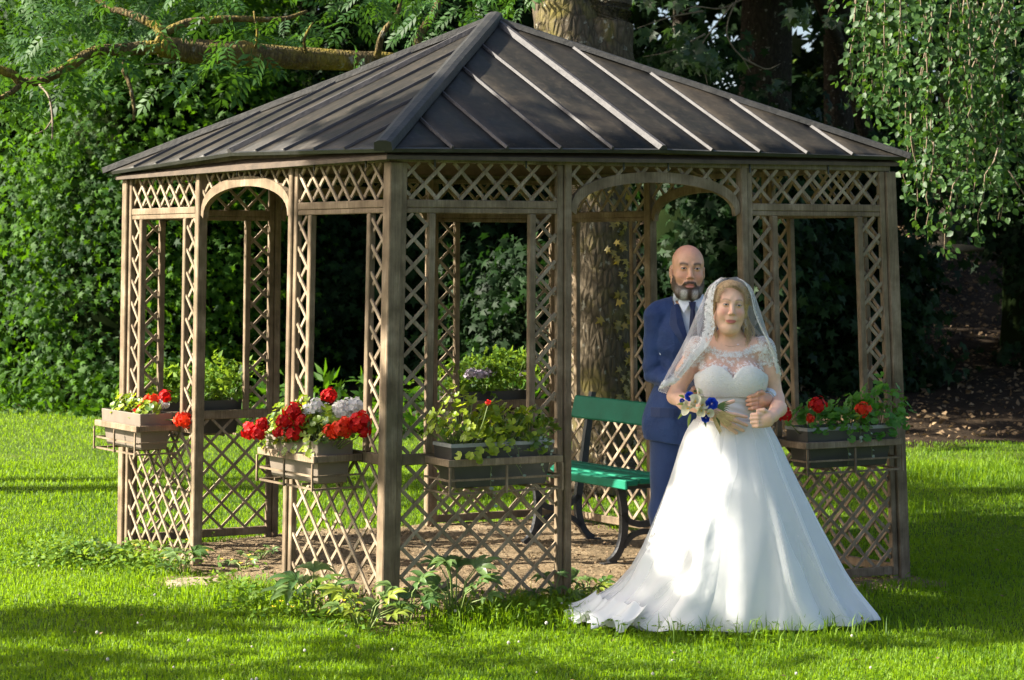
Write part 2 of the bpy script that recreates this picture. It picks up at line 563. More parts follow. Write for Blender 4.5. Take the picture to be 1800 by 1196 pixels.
def roof_face(ta, tb, bulge, bold):
    mid = (ta + tb) * .5 + Vector((0, 0, bulge))
    e = lambda t: ta.lerp(mid, t / .5) if t <= .5 else mid.lerp(tb, (t - .5) / .5)
    hip = lambda t: ta.lerp(apex, t / .5) if t <= .5 else tb.lerp(apex, (1 - t) / .5)
    ts = [0, .115, .211, .308, .404, .5, .596, .692, .789, .885, 1.0]
    nrm = (tb - ta).cross(apex - ta).normalized()
    if nrm.z < 0: nrm = -nrm
    down = -nrm * .012
    for i in range(10):
        t0, t1 = ts[i], ts[i + 1]
        a, b, c, d = e(t0), e(t1), hip(t1), hip(t0)
        # a slightly dished sheet: rows from eave to hip
        mb = MB(); rows = 5; cols = 3
        vv = []
        amp = random.uniform(-.006, .004)
        for r in range(rows + 1):
            for q in range(cols + 1):
                u, v = q / cols, r / rows
                p = (a.lerp(b, u)).lerp(d.lerp(c, u), v)
                p = p + nrm * amp * math.sin(math.pi * u) * (1 + .6 * math.sin(7 * v + i))
                vv.append(p)
        nv = len(vv)
        vv += [p + down for p in vv]
        ff = []
        for r in range(rows):
            for q in range(cols):
                k = r * (cols + 1) + q
                ff.append((k, k + 1, k + cols + 2, k + cols + 1))
                ff.append((nv + k, nv + k + cols + 1, nv + k + cols + 2, nv + k + 1))
        for q in range(cols):
            ff.append((q + 1, q, nv + q, nv + q + 1))
        for r in range(rows):
            k = r * (cols + 1)
            ff.append((k, k + cols + 1, nv + k + cols + 1, nv + k))
            k += cols
            ff.append((k + cols + 1, k, nv + k, nv + k + cols + 1))
        mb.poly(vv, ff).build('roof_panel', ROOF, roof_o, smooth=True)
    for i in range(1, 10):
        t = ts[i]
        a, b = e(t), hip(t)
        d = (b - a).normalized()
        big = (i == 5 and bold)
        wdt, hgt = (.030, .024) if big else (.010, .014)
        if i == 5: b = a.lerp(b, .985)
        side = (tb - ta).normalized()
        mb = MB()
        a2 = a - d * .006
        # seam profile: a folded standing lip, broad at the foot
        prof = [(-wdt * .9, 0), (-wdt * .35, hgt), (wdt * .35, hgt), (wdt * .9, 0)]
        k = 6
        for j in range(k + 1):
            p = a2.lerp(b, j / k) + nrm * random.uniform(-.001, .001)
            for (x, y) in prof: mb.v.append(tuple(p + side * x + nrm * (y + .001)))
        for j in range(k):
            for q in range(3):
                m = j * 4 + q
                mb.f.append((m, m + 1, m + 5, m + 4))
        mb.f.append((3, 2, 1, 0)); mb.f.append((k * 4, k * 4 + 1, k * 4 + 2, k * 4 + 3))
        mb.build('roof_seam', SEAM, roof_o)
    # folded drip edge along the eave
    mb = MB()
    for (p, q) in ((ta, mid), (mid, tb)):
        mb.beam(p - nrm * .010, q - nrm * .010, nrm, .020, .016)
    mb.build('drip_edge', LEAD, roof_o)
    # hooks of the eave
    wv = Vector((0, 0, 1))
    return mid
mDA = roof_face(tD, tA, .05, True)
mDG = roof_face(tD, tG, .018, True)
roof_face(tA, tX, .0, True)
roof_face(tG, tX, .0, True)
def hip_cap(t, w, h):
    d = (apex - t).normalized()
    side = d.cross(Vector((0, 0, 1))).normalized()
    up = side.cross(d).normalized()
    mb = MB(); k = 8
    prof = [(-w * .5, -.004), (-w * .46, h * .8), (-w * .2, h), (w * .2, h), (w * .46, h * .8), (w * .5, -.004)]
    a = t - d * .03
    for j in range(k + 1):
        p = a.lerp(apex + d * .015, j / k) + up * random.uniform(-.002, .002)
        for (x, y) in prof: mb.v.append(tuple(p + side * x + up * y))
    for j in range(k):
        for q in range(5):
            m = j * 6 + q
            mb.f.append((m, m + 6, m + 7, m + 1))
    mb.f.append((0, 1, 2, 3, 4, 5)); mb.f.append(tuple(k * 6 + i for i in (5, 4, 3, 2, 1, 0)))
    return mb.build('hip_cap', LEAD, roof_o)
hip_cap(tD, .095, .05); hip_cap(tA, .07, .035); hip_cap(tG, .07, .03); hip_cap(tX, .10, .04)
# a small pyramid cap that closes the top of the hips
mb = MB()
r_ = .075
mb.poly([apex + Vector((r_ * math.cos(a + .4), r_ * math.sin(a + .4), -.02)) for a in (0, math.pi / 2, math.pi, 1.5 * math.pi)] + [apex + Vector((0, 0, .055))],
        [(0, 1, 4), (1, 2, 4), (2, 3, 4), (3, 0, 4), (3, 2, 1, 0)])
mb.build('roof_cap', LEAD, roof_o)

# gutter hooks under the eave of the two front faces
for key, (ta, tb, md) in {'DA': (tD, tA, mDA), 'DG': (tD, tG, mDG)}.items():
    w = walls[key]
    for f in (.07, .24, .43, .52, .69, .86):
        p = w.pt(w.L * f, 2.30, .03)
        MB().beam(p + Vector((0, 0, .05)), p + Vector((0, 0, -.022)), w.e, .008, .006).build('eave_hook', IRON, gazebo)
# fascia board between the rail and the eave
for key, bz in (('DA', .035), ('DG', .012), ('AX', 0), ('GX', 0)):
    w = walls[key]
    mb = MB()
    for a, b in ((0.02, .5), (.5, .98)):
        z0, z1 = [Z_TOP + .004 + (bz if f == .5 else 0) for f in (a, b)]
        mb.beam(w.pt(w.L * a, z0 + .010, .006), w.pt(w.L * b, z1 + .010, .006), w.n, .02, .028)
    mb.build('fascia_board', WOODG, gazebo)
# rafters seen from below
for p in (tD, tA, tG, tX, (tD + tA) * .5, (tD + tG) * .5, (tA + tX) * .5, (tG + tX) * .5):
    MB().beam(p.lerp(apex, .06) - Vector((0, 0, .085)), apex - Vector((0, 0, .12)), (0, 0, 1), .06, .04).build('rafter', WOODG, gazebo)

# the longest slats are parts of their own, the rest one part
slats.sort(key=lambda q: -q[0])
for _, mb, par in slats[:292]:
    mb.build('slat', SLATW, par)
rest = MB()
for _, mb, par in slats[292:]:
    rest.poly(mb.v, mb.f)
tag(rest.build('short_lattice', SLATW, gazebo), kind='stuff')

# ---------------------------------------------------------------- planters on their racks
TAUPE = simple_mat('taupe_plastic', (.135, .108, .082), (.18, .145, .112), rough=.5, scale=6)
ANTHR = simple_mat('dark_plastic', (.030, .027, .023), (.045, .040, .034), rough=.45, scale=6)
SOILP = simple_mat('potting_soil', (.03, .02, .013), (.07, .05, .03), rough=.95, scale=60, bump=.8)
PW, PD = .575, .205
def rack_at(w, s0, s1, outward=1, zt=Z_SILT - .028):
    """Wooden rack fixed to the sill: a part of the gazebo."""
    mid = (s0 + s1) * .5
    o0 = .02 * outward; o1 = .292 * outward
    hw = .312
    mb = MB()
    z = zt
    n = w.n
    mb.beam(w.pt(mid - hw, z, o1), w.pt(mid + hw, z, o1), n, .020, .036)
    for s in (mid - hw + .011, mid + hw - .011):
        mb.beam(w.pt(s, z, o0), w.pt(s, z, o1 - .0115 * outward), w.e, .020, .036)
    r = mb.build('planter_rack', WOOD, gazebo, bevel=.003)
    zb = zt - .150
    def bar(a, b, ww=.010):
        MB().beam(a, b, (0, 0, 1) if abs((b - a).z) < .01 else w.e, ww, .009).build('rack_bar', WOOD, r)
    for zz in (zb, zt - .085):
        bar(w.pt(mid - hw, zz, o1 + .0 * outward), w.pt(mid + hw, zz, o1))
        for s in (mid - hw + .004, mid + hw - .004):
            bar(w.pt(s, zz, o0), w.pt(s, zz, o1 - .008 * outward))
    for s in (mid - hw + .006, mid, mid + hw - .006):
        bar(w.pt(s, zb - .008, o1 + .013 * outward), w.pt(s, zt - .020, o1 + .013 * outward))
    for s in (mid - .15, mid + .15):     # slats the planter stands on
        bar(w.pt(s, zb + .014, o0), w.pt(s, zb + .014, o1 - .01 * outward), .012)
    return r, w.pt(mid, zb + .022, (o0 + o1) * .5 + .005)

def planter(w, base, mat, label, h=.215, ln=PW, rim=None, hide=False):
    o = empty('planter', base, label, 'planter', 'planters hung on the gazebo')
    mb = MB()
    e, n = w.e, w.n
    def ring(l, d, z): return [base + e * (l * x) + n * (d * y) + Vector((0, 0, z)) for x, y in ((-.5, -.5), (.5, -.5), (.5, .5), (-.5, .5))]
    loops = [ring(ln * .88, PD * .8, 0), ring(ln * .955, PD * .93, h * .62), ring(ln * .99, PD * .98, h * .63), ring(ln, PD, h), ring(ln * .965, PD * .9, h), ring(ln * .95, PD * .86, h - .035)]
    vv = [p for l in loops for p in l]
    ff = [(3, 2, 1, 0)]
    for i in range(len(loops) - 1):
        for j in range(4):
            j2 = (j + 1) % 4
            ff.append((i * 4 + j, i * 4 + j2, i * 4 + 4 + j2, i * 4 + 4 + j))
    mb.poly(vv, ff).build('box', mat, o, bevel=.004)
    if rim is not None:
        r = MB()
        a = ring(ln * 1.012, PD * 1.03, h - .012); b = ring(ln * 1.012, PD * 1.03, h + .006); c = ring(ln * .95, PD * .88, h + .006); d = ring(ln * .95, PD * .88, h - .012)
        r.poly(a + b + c + d, [(k * 4 + j, k * 4 + (j + 1) % 4, ((k + 1) % 4) * 4 + (j + 1) % 4, ((k + 1) % 4) * 4 + j) for k in range(4) for j in range(4)])
        r.build('rim', rim, o)
    s = ring(ln * .945, PD * .85, h - .03)
    MB().poly(s + [p - Vector((0, 0, .02)) for p in s], [(0, 1, 2, 3), (7, 6, 5, 4), (0, 4, 5, 1), (1, 5, 6, 2), (2, 6, 7, 3), (3, 7, 4, 0)]).build('soil', SOILP, o)
    return o
GREYRIM = simple_mat('pale_rim', (.22, .22, .215), (.28, .28, .27), rough=.5)
PLANT = {}
for key, mat, rim, lab in ((('DA', 1), TAUPE, None, 'taupe planter on the far left front rack with red geraniums'),
                           (('DA', 0), TAUPE, None, 'taupe planter left of the front corner post, under red and white geraniums'),
                           (('DG', 0), ANTHR, GREYRIM, 'dark planter right of the front corner post, filled with green foliage'),
                           (('DG', 1), ANTHR, GREYRIM, 'dark planter beside the bride with trailing silver plants over its pale rim'),
                           (('AX', 0), ANTHR, None, 'dark planter on the back wall behind the far left planter'),
                           (('AX', 1), ANTHR, None, 'dark planter on the back wall left of the bench')):
    w = walls[key[0]]
    s0, s1 = panels[key]
    r, base = rack_at(w, s0, s1)
    PLANT[key] = (w, base, planter(w, base, mat, lab, rim=rim))

# ---------------------------------------------------------------- bench
def bench_mat():
    m, nt, out = new_mat('green_paint')
    v = coords(nt)
    p = N(nt, 'ShaderNodeBsdfPrincipled', inp={'Roughness': .6, 'Specular IOR Level': .25})
    n1 = noise(nt, 5, 4, .6, v); n2 = noise(nt, 60, 4, .65, v)
    r = ramp(nt, n1.outputs[0], [(.3, (.004, .125, .068)), (.7, (.008, .195, .115))])
    r2 = ramp(nt, n2.outputs[0], [(.66, (0, 0, 0)), (.74, (1, 1, 1))])
    c = mix_col(nt, r2.outputs[0], r.outputs[0], (.08, .14, .10))
    nt.links.new(c, p.inputs['Base Color'])
    b = N(nt, 'ShaderNodeBump', inp={'Strength': .25, 'Distance': .003}); nt.links.new(n2.outputs[0], b.inputs['Height']); nt.links.new(b.outputs[0], p.inputs['Normal'])
    nt.links.new(p.outputs[0], out.inputs[0])
    return m
GREEN = bench_mat()
f1 = Vector((.089, 13.56, 0)); f2 = Vector((.587, 12.75, 0))
bdir = (f2 - f1).normalized(); blen = (f2 - f1).length
bback = Vector((-bdir.y, bdir.x, 0)) * -1
if bback.x < 0: bback = -bback          # from the front feet towards the back feet
bench = empty('park_bench', (f1 + f2) * .5, 'green wooden park bench on black iron legs inside the gazebo', 'bench')
def bp(along, back, z): return f1 + bdir * along + bback * back + Vector((0, 0, z))
def flatbar(path, al, w=.05, t=.032, name='leg'):
    """Cast bar that follows a path in the (back, z) plane."""
    mb = MB()
    pts = path
    n = len(pts)
    for i, (b, z, ww) in enumerate(pts):
        b0, z0, _ = pts[max(i - 1, 0)]; b1, z1, _ = pts[min(i + 1, n - 1)]
        dx, dz = b1 - b0, z1 - z0
        l = math.hypot(dx, dz) or 1
        nx, nz = -dz / l, dx / l
        for sgn in (-1, 1):
            for a in (-t * .5, t * .5):
                mb.v.append(tuple(bp(al + a, b + nx * ww * .5 * sgn, z + nz * ww * .5 * sgn)))
    for i in range(n - 1):
        k = i * 4
        mb.f += [(k, k + 1, k + 5, k + 4), (k + 2, k + 6, k + 7, k + 3), (k, k + 4, k + 6, k + 2), (k + 1, k + 3, k + 7, k + 5)]
    mb.f += [(0, 2, 3, 1), (n * 4 - 4, n * 4 - 3, n * 4 - 1, n * 4 - 2)]
    return mb
def bez(p0, p1, p2, p3, n, w0, w1):
    out = []
    for i in range(n + 1):
        t = i / n; u = 1 - t
        out.append(tuple(u ** 3 * a + 3 * u * u * t * b + 3 * u * t * t * c + t ** 3 * d for a, b, c, d in zip(p0, p1, p2, p3)) + (w0 + (w1 - w0) * t,))
    return out
for al in (0.0, blen):
    fr = flatbar(bez((-.02, .015), (.10, .06), (.11, .26), (.06, .45), 10, .042, .05), al)     # front leg
    leg = fr.build('leg', IRON, bench)
    fr2 = flatbar(bez((.50, .015), (.36, .08), (.37, .28), (.42, .45), 10, .042, .05), al)
    leg2 = fr2.build('leg', IRON, bench)
    arm = flatbar(bez((.075, .30), (.12, .20), (.32, .20), (.39, .30), 10, .036, .036), al)
    arm.v += []
    arm.build('brace', IRON, bench)
    flatbar(bez((.08, .10), (.14, .21), (.32, .21), (.40, .10), 10, .03, .03), al).build('brace', IRON, bench)
    flatbar([(.03, .455, .036), (.44, .46, .036)], al).build('seat_bearer', IRON, bench)
    flatbar([(.42, .42, .05), (.455, .68, .044), (.50, .95, .034)], al).build('back_support', IRON, bench)
    for bk in (-.02, .50):
        MB().box(bp(al, bk, .008), bback, bdir, (0, 0, 1), .10, .05, .016).build('foot', IRON, bench)
ov = .15
for i, (bk, zz) in enumerate(((.045, .492), (.145, .498), (.245, .496), (.345, .498))):
    MB().beam(bp(-ov, bk, zz), bp(blen + ov, bk, zz), bback, .086, .032 if i else .034).build('seat_board', GREEN, bench, bevel=.006)
MB().beam(bp(-ov, .008, .482), bp(blen + ov, .008, .482), (0, 0, 1), .055, .022).build('seat_board', GREEN, bench, bevel=.006)
tilt = Vector((bback.x * .24, bback.y * .24, 1)).normalized()
MB().beam(bp(-ov, .458, .85), bp(blen + ov, .458, .85), tilt, .145, .03).build('back_board', GREEN, bench, bevel=.008)
# ---------------------------------------------------------------- the ground
def fbm2(x, y, seed=0, octs=4):
    """Cheap smooth value noise for terrain and edges (numpy arrays in, about -1..1 out)."""
    x = np.asarray(x, float); y = np.asarray(y, float)
    out = np.zeros_like(x); amp = 1.0; tot = 0
    r = np.random.default_rng(seed)
    for o in range(octs):
        tab = r.random((64, 64)) * 2 - 1
        xs, ys = x * 2 ** o + 100, y * 2 ** o + 100
        xi = np.floor(xs).astype(int); yi = np.floor(ys).astype(int)
        fx = xs - xi; fy = ys - yi
        fx = fx * fx * (3 - 2 * fx); fy = fy * fy * (3 - 2 * fy)
        g = lambda a, b: tab[a % 64, b % 64]
        out += amp * (g(xi, yi) * (1 - fx) * (1 - fy) + g(xi + 1, yi) * fx * (1 - fy) + g(xi, yi + 1) * (1 - fx) * fy + g(xi + 1, yi + 1) * fx * fy)
        tot += amp; amp *= .5
    return out / tot

def wood_edge(x):
    """Distance at which the lawn ends, across the place."""
    x = np.asarray(x, float)
    return np.interp(x, [-30, -8, -5.5, -2.7, -.5, 1.5, 3.5, 5.5, 30], [33, 27, 25.4, 23.0, 21.5, 20.6, 20.6, 21.2, 26])

def terrain(x, y):
    x = np.asarray(x, float); y = np.asarray(y, float)
    d = np.maximum(0, y - wood_edge(x) - .4)
    h = np.where(d < 14, .10 * d ** 1.35 * .55, .10 * 14 ** 1.35 * .55 + (d - 14) * .11)
    h = np.minimum(h, 9)
    bump = fbm2(x * .35, y * .35, 3) * .10 * np.clip(d / 3, 0, 1)
    return h + bump

def grid_mesh(name, xs, ys, zf, mat, mask=None):
    X, Y = np.meshgrid(xs, ys)
    Z = zf(X, Y)
    nx, ny = len(xs), len(ys)
    V = np.stack([X.ravel(), Y.ravel(), Z.ravel()], 1)
    i = np.arange(ny - 1)[:, None] * nx + np.arange(nx - 1)[None]
    Q = np.stack([i, i + 1, i + nx + 1, i + nx], -1).reshape(-1, 4)
    if mask is not None:
        m = mask(X, Y).ravel()
        Q = Q[m[Q].any(axis=1)]
        used = np.zeros(len(V), bool); used[Q.ravel()] = True
        remap = np.cumsum(used) - 1
        V = V[used]; Q = remap[Q]
    return mesh_from(name, V, tris=Q, mat=mat, smooth=True)

def turf_mat():
    m, nt, out = new_mat('turf')
    v = coords(nt)
    p = N(nt, 'ShaderNodeBsdfPrincipled', inp={'Roughness': .9, 'Specular IOR Level': .1})
    n1 = noise(nt, .9, 5, .6, v); n2 = noise(nt, 26, 4, .6, v)
    r1 = ramp(nt, n1.outputs[0], [(.35, (.045, .085, .008)), (.6, (.075, .12, .014)), (.75, (.11, .13, .03))])
    r2 = ramp(nt, n2.outputs[0], [(.3, (.5, .5, .5)), (.7, (1.1, 1.1, 1.1))])
    nt.links.new(mix_col(nt, .85, r1.outputs[0], r2.outputs[0], 'MULTIPLY'), p.inputs['Base Color'])
    b = N(nt, 'ShaderNodeBump', inp={'Strength': .8, 'Distance': .03}); nt.links.new(n2.outputs[0], b.inputs['Height']); nt.links.new(b.outputs[0], p.inputs['Normal'])
    nt.links.new(p.outputs[0], out.inputs[0])
    return m
def soil_mat(name, a, b_, c):
    m, nt, out = new_mat(name)
    v = coords(nt)
    p = N(nt, 'ShaderNodeBsdfPrincipled', inp={'Roughness': .95, 'Specular IOR Level': .1})
    n1 = noise(nt, 2.2, 6, .65, v); n2 = noise(nt, 38, 5, .65, v)
    r1 = ramp(nt, n1.outputs[0], [(.32, a), (.52, b_), (.72, c)])
    r2 = ramp(nt, n2.outputs[0], [(.32, (.45, .45, .45)), (.6, (1.1, 1.1, 1.1))])
    nt.links.new(mix_col(nt, .75, r1.outputs[0], r2.outputs[0], 'MULTIPLY'), p.inputs['Base Color'])
    b = N(nt, 'ShaderNodeBump', inp={'Strength': .9, 'Distance': .03}); nt.links.new(n2.outputs[0], b.inputs['Height']); nt.links.new(b.outputs[0], p.inputs['Normal'])
    nt.links.new(p.outputs[0], out.inputs[0])
    return m
TURF = turf_mat()
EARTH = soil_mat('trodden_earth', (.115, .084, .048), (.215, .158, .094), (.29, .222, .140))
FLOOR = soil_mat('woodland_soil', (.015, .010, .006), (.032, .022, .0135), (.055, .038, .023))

# one sheet for the ground up to the horizon; its far part rises as the wooded bank
xs = np.concatenate([np.linspace(-120, -14, 22), np.linspace(-13, 14, 110), np.linspace(15, 120, 22)])
ys = np.concatenate([np.linspace(-12, 6, 8), np.linspace(6.5, 40, 130), np.linspace(41, 140, 26)])
lawn = add('lawn', grid_mesh('lawn', xs, ys, lambda X, Y: terrain(X, Y) - .012, TURF))
tag(lawn, kind='structure')
# woodland floor beyond the lawn
xs2 = np.linspace(-22, 26, 150); ys2 = np.linspace(20, 62, 150)
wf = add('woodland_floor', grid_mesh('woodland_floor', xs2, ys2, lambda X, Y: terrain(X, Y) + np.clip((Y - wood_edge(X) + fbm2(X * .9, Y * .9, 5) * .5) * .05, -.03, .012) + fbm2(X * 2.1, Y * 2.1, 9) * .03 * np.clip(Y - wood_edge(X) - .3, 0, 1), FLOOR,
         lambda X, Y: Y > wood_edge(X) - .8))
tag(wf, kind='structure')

# bare earth under the gazebo
eL, eR = walls['DA'].e, walls['DG'].e
def gaz_uv(x, y):
    """Coordinates along the two front walls, 0..1 inside the gazebo."""
    det = eL.x * eR.y - eL.y * eR.x
    dx = np.asarray(x) - GD.x; dy = np.asarray(y) - GD.y
    u = (dx * eR.y - dy * eR.x) / det / walls['DA'].L
    v = (eL.x * dy - eL.y * dx) / det / walls['DG'].L
    return u, v
def earth_d(x, y):
    """Positive inside the bare patch (metres, roughly)."""
    u, v = gaz_uv(x, y)
    d = np.minimum(np.minimum(u + .035, 1.02 - u) * 3.2, np.minimum(v + .035, 1.0 - v) * 3.1)
    # worn path through the left opening
    d = np.maximum(d, .12 - np.hypot((u - .5) * 3.2, (v + .04) * 3.0) * .6)
    return d + fbm2(np.asarray(x) * 1.6, np.asarray(y) * 1.6, 21) * .16
xs3 = np.linspace(-2.9, 2.7, 190); ys3 = np.linspace(10.3, 15.4, 180)
earth = add('bare_earth', grid_mesh('bare_earth', xs3, ys3,
            lambda X, Y: np.clip(earth_d(X, Y) * .12, -.03, .006) + fbm2(X * 3, Y * 3, 31) * .012 + fbm2(X * 13, Y * 13, 33, 2) * .012, EARTH, lambda X, Y: earth_d(X, Y) > -.15))
tag(earth, kind='structure')

# ---------------------------------------------------------------- grass
GRASS = leaf_mat('grass_blade', (.034, .100, .003), (.185, .305, .008), (.34, .54, .006), rough=.55, trans=.5, spec=.3)
def grass_points(n, y0, y1, margin=1.0):
    """Random points on the visible lawn between two distances."""
    y = np.sqrt(RNG.random(n) * (y1 ** 2 - y0 ** 2) + y0 ** 2)
    half = y * 900 / FPX * 1.06 + .3
    x = (RNG.random(n) * 2 - 1) * half * margin
    return x, y
def blades(name, x, y, hgt, wid, lean=.95, tint=None, mat=GRASS):
    n = len(x)
    z = terrain(x, y) - .012
    ang = RNG.random(n) * 2 * np.pi
    la = RNG.random(n) * 2 * np.pi
    ll = lean * RNG.random(n) ** .7
    h = hgt * RNG.uniform(.55, 1.25, n)
    w = wid * RNG.uniform(.7, 1.3, n)
    B = np.stack([x, y, z], 1)
    sx = np.stack([np.cos(ang), np.sin(ang), 0 * ang], 1) * w[:, None] * .5
    L = np.stack([np.cos(la), np.sin(la), 0 * la], 1)
    mid = B + L * (ll * h * .28)[:, None] + np.stack([0 * h, 0 * h, h * .6], 1)
    tipp = B + L * (ll * h * 1.0)[:, None] + np.stack([0 * h, 0 * h, h * (1 - .35 * ll)], 1)
    V = np.stack([B - sx, B + sx, mid - sx * .75, mid + sx * .75, tipp], 1).reshape(-1, 3)
    k = np.arange(n)[:, None] * 5
    tr = np.concatenate([k + np.array([[0, 1, 3]]), k + np.array([[0, 3, 2]]), k + np.array([[2, 3, 4]])], 1).reshape(-1, 3)
    me = mesh_from(name, V, tris=tr, mat=mat)
    if tint is None: tint = np.clip(.46 + .55 * fbm2(x * .8, y * .8, 41) + .3 * fbm2(x * 4, y * 4, 43) + RNG.normal(0, .24, n), 0, 1)
    a = me.attributes.new('tint', 'FLOAT', 'POINT'); a.data.foreach_set('value', np.repeat(tint.astype(np.float32), 5))
    return me
gx, gy = [], []
for n, y0, y1 in ((80000, 8.2, 10.5), (90000, 10.5, 14), (80000, 14, 19), (60000, 19, 27)):
    a, b = grass_points(n, y0, y1); gx.append(a); gy.append(b)
gx = np.concatenate(gx); gy = np.concatenate(gy)
keep = (gy < wood_edge(gx) + .15 + .5 * fbm2(gx * 1.1, gy * 1.1, 51)) & (earth_d(gx, gy) < .02 + .05 * RNG.normal(size=len(gx)))
gx, gy = gx[keep], gy[keep]
tall = np.clip(fbm2(gx * 1.3, gy * 1.3, 61), 0, 1)
near_edge = np.exp(-((earth_d(gx, gy) + .12) / .16) ** 2)
hgt = .024 + .022 * tall + .035 * near_edge * RNG.random(len(gx)) + .0006 * gy
g = add('grass', blades('grass', gx, gy, hgt, 0.0036 + .00016 * gy))
tag(g, 'bright green mown lawn grass around the gazebo', 'grass', kind='stuff')

# longer tufts against the front of the gazebo and in front of the dress
tx, ty = [], []
for (px, py, n, sp) in ((905, 1085, 900, .22), (960, 1075, 900, .20), (1010, 1070, 500, .14), (840, 1090, 500, .2), (480, 1050, 500, .2), (430, 1055, 300, .14), (1400, 1112, 260, .25), (1240, 1115, 260, .25), (1650, 830, 500, .3), (1700, 840, 500, .3), (1770, 830, 400, .3), (1600, 900, 300, .3)):
    p = ground_at(px, py)
    tx.append(p.x + RNG.normal(0, sp, n)); ty.append(p.y + RNG.normal(0, sp * .8, n))
tx = np.concatenate(tx); ty = np.concatenate(ty)
g2 = add('long_grass', blades('long_grass', tx, ty, .115, .006, .8))
tag(g2, 'longer grass left uncut along the foot of the gazebo', 'grass', kind='stuff')

# clover leaves and clover flowers in the lawn
CLOVER = (np.array([(0, 0, 0), (-.5, .45, .1), (0, .95, .05), (.5, .45, .1)], float), np.array([(0, 3, 2), (0, 2, 1)]))
cx, cy = grass_points(9000, 8.3, 15.5)
cl = fbm2(cx * .9, cy * .9, 71)
k = (cl > .02) & (earth_d(cx, cy) < 0)
cx, cy = cx[k], cy[k]
n = len(cx)
ax = np.concatenate([np.stack([np.cos(a), np.sin(a), np.full(n, .15)], 1) for a in [RNG.random(n) * 6.28 + q for q in (0, 2.09, 4.19)]])
P3 = np.tile(np.stack([cx, cy, np.full(n, .045) + RNG.random(n) * .02], 1), (3, 1))
me = leaf_mesh('clover_leaves', P3, ax, np.tile((0, 0, 1.0), (3 * n, 1)) + RNG.normal(0, .3, (3 * n, 3)), RNG.uniform(.012, .02, 3 * n), CLOVER, GRASS, np.tile(RNG.uniform(.1, .7, n), 3))
tag(add('clover_leaves', me), 'low clover leaves growing through the lawn', 'clover', kind='stuff')
PETALW = simple_mat('clover_white', (.36, .33, .26), (.5, .47, .4), rough=.7)
fx, fy = grass_points(210, 8.3, 12.2)
k = (earth_d(fx, fy) < -.1) & (fx < 1.6)
fx, fy = fx[k][:60], fy[k][:60]
mb = MB()
for x, y in zip(fx, fy):
    z = .055 + random.random() * .025; r = random.uniform(.004, .0085)
    mb.tube([(x, y, z - r), (x, y, z - r * .3), (x, y, z + r * .5), (x, y, z + r)], [r * .5, r, r * .85, r * .2], 6)
tag(mb.build('clover_flowers', PETALW), 'small white clover flowers dotted through the front lawn', 'clover flowers', kind='stuff')
YEL = simple_mat('yellow_petal', (.75, .50, .02), (.85, .62, .05), rough=.5)
mb = MB()
for (px, py, n, sp) in ((200, 985, 6, .25), (590, 1080, 14, .25), (420, 1015, 5, .12), (640, 1100, 8, .2), (510, 1085, 6, .2), (330, 1010, 4, .2)):
    p = ground_at(px, py)
    for i in range(n):
        x, y = p.x + random.gauss(0, sp), p.y + random.gauss(0, sp * .6)
        z = .07 + random.random() * .05
        for q in range(5):
            a = q * 1.257 + random.random()
            mb.poly([(x, y, z), (x + .011 * math.cos(a - .4), y + .011 * math.sin(a - .4), z + .006), (x + .016 * math.cos(a), y + .016 * math.sin(a), z + .008), (x + .011 * math.cos(a + .4), y + .011 * math.sin(a + .4), z + .006)], [(0, 1, 2, 3)])
tag(mb.build('buttercups', YEL), 'tiny yellow buttercups near the foot of the gazebo', 'buttercups', kind='stuff')

# crumbs, twigs and dead leaves on the bare earth and the woodland floor
LITTER = leaf_mat('dead_leaf', (.07, .04, .018), (.24, .16, .08), (.2, .14, .06), rough=.8, trans=.15)
lx = RNG.uniform(-2.8, 2.6, 9000); ly = RNG.uniform(10.4, 15.4, 9000)
k = earth_d(lx, ly) > .0 + .25 * RNG.random(9000) ** 2 * (fbm2(lx * 1.2, ly * 1.2, 77) < .25)
lx, ly = lx[k], ly[k]; n = len(lx)
me = leaf_mesh('earth_litter', np.stack([lx, ly, np.full(n, .012) + RNG.random(n) * .012], 1), rand_unit(n) * (1, 1, .35), np.tile((0, 0, 1.), (n, 1)) + RNG.normal(0, .5, (n, 3)), RNG.uniform(.008, .032, n), LEAF, LITTER)
tag(add('earth_litter', me), 'crumbs and dead leaves lying on the bare earth', 'leaf litter', kind='stuff')
lx = RNG.uniform(.5, 8.5, 9000); ly = RNG.uniform(20.5, 38, 9000)
k = ly > wood_edge(lx)
lx, ly = lx[k], ly[k]; n = len(lx)
me = leaf_mesh('woodland_litter', np.stack([lx, ly, terrain(lx, ly) + .03 + RNG.random(n) * .03], 1), rand_unit(n) * (1, 1, .35), np.tile((0, 0, 1.), (n, 1)) + RNG.normal(0, .6, (n, 3)), RNG.uniform(.03, .10, n), LEAF, LITTER)
tag(add('woodland_litter', me), 'brown dead leaves and twigs covering the woodland floor', 'leaf litter', kind='stuff')
lx, ly = grass_points(170, 8.3, 13.5)
k = earth_d(lx, ly) < -.1
lx, ly = lx[k], ly[k]; n = len(lx)
me = leaf_mesh('lawn_litter', np.stack([lx, ly, np.full(n, .04) + RNG.random(n) * .02], 1), rand_unit(n) * (1, 1, .3), np.tile((0, 0, 1.), (n, 1)) + RNG.normal(0, .4, (n, 3)), RNG.uniform(.015, .035, n), LEAF, LITTER)
tag(add('lawn_litter', me), 'a few small dead leaves lying on the front lawn', 'leaf litter', kind='stuff')
STONE = simple_mat('pale_stone', (.20, .15, .10), (.28, .22, .15), rough=.85, scale=14, bump=.5, bscale=40)
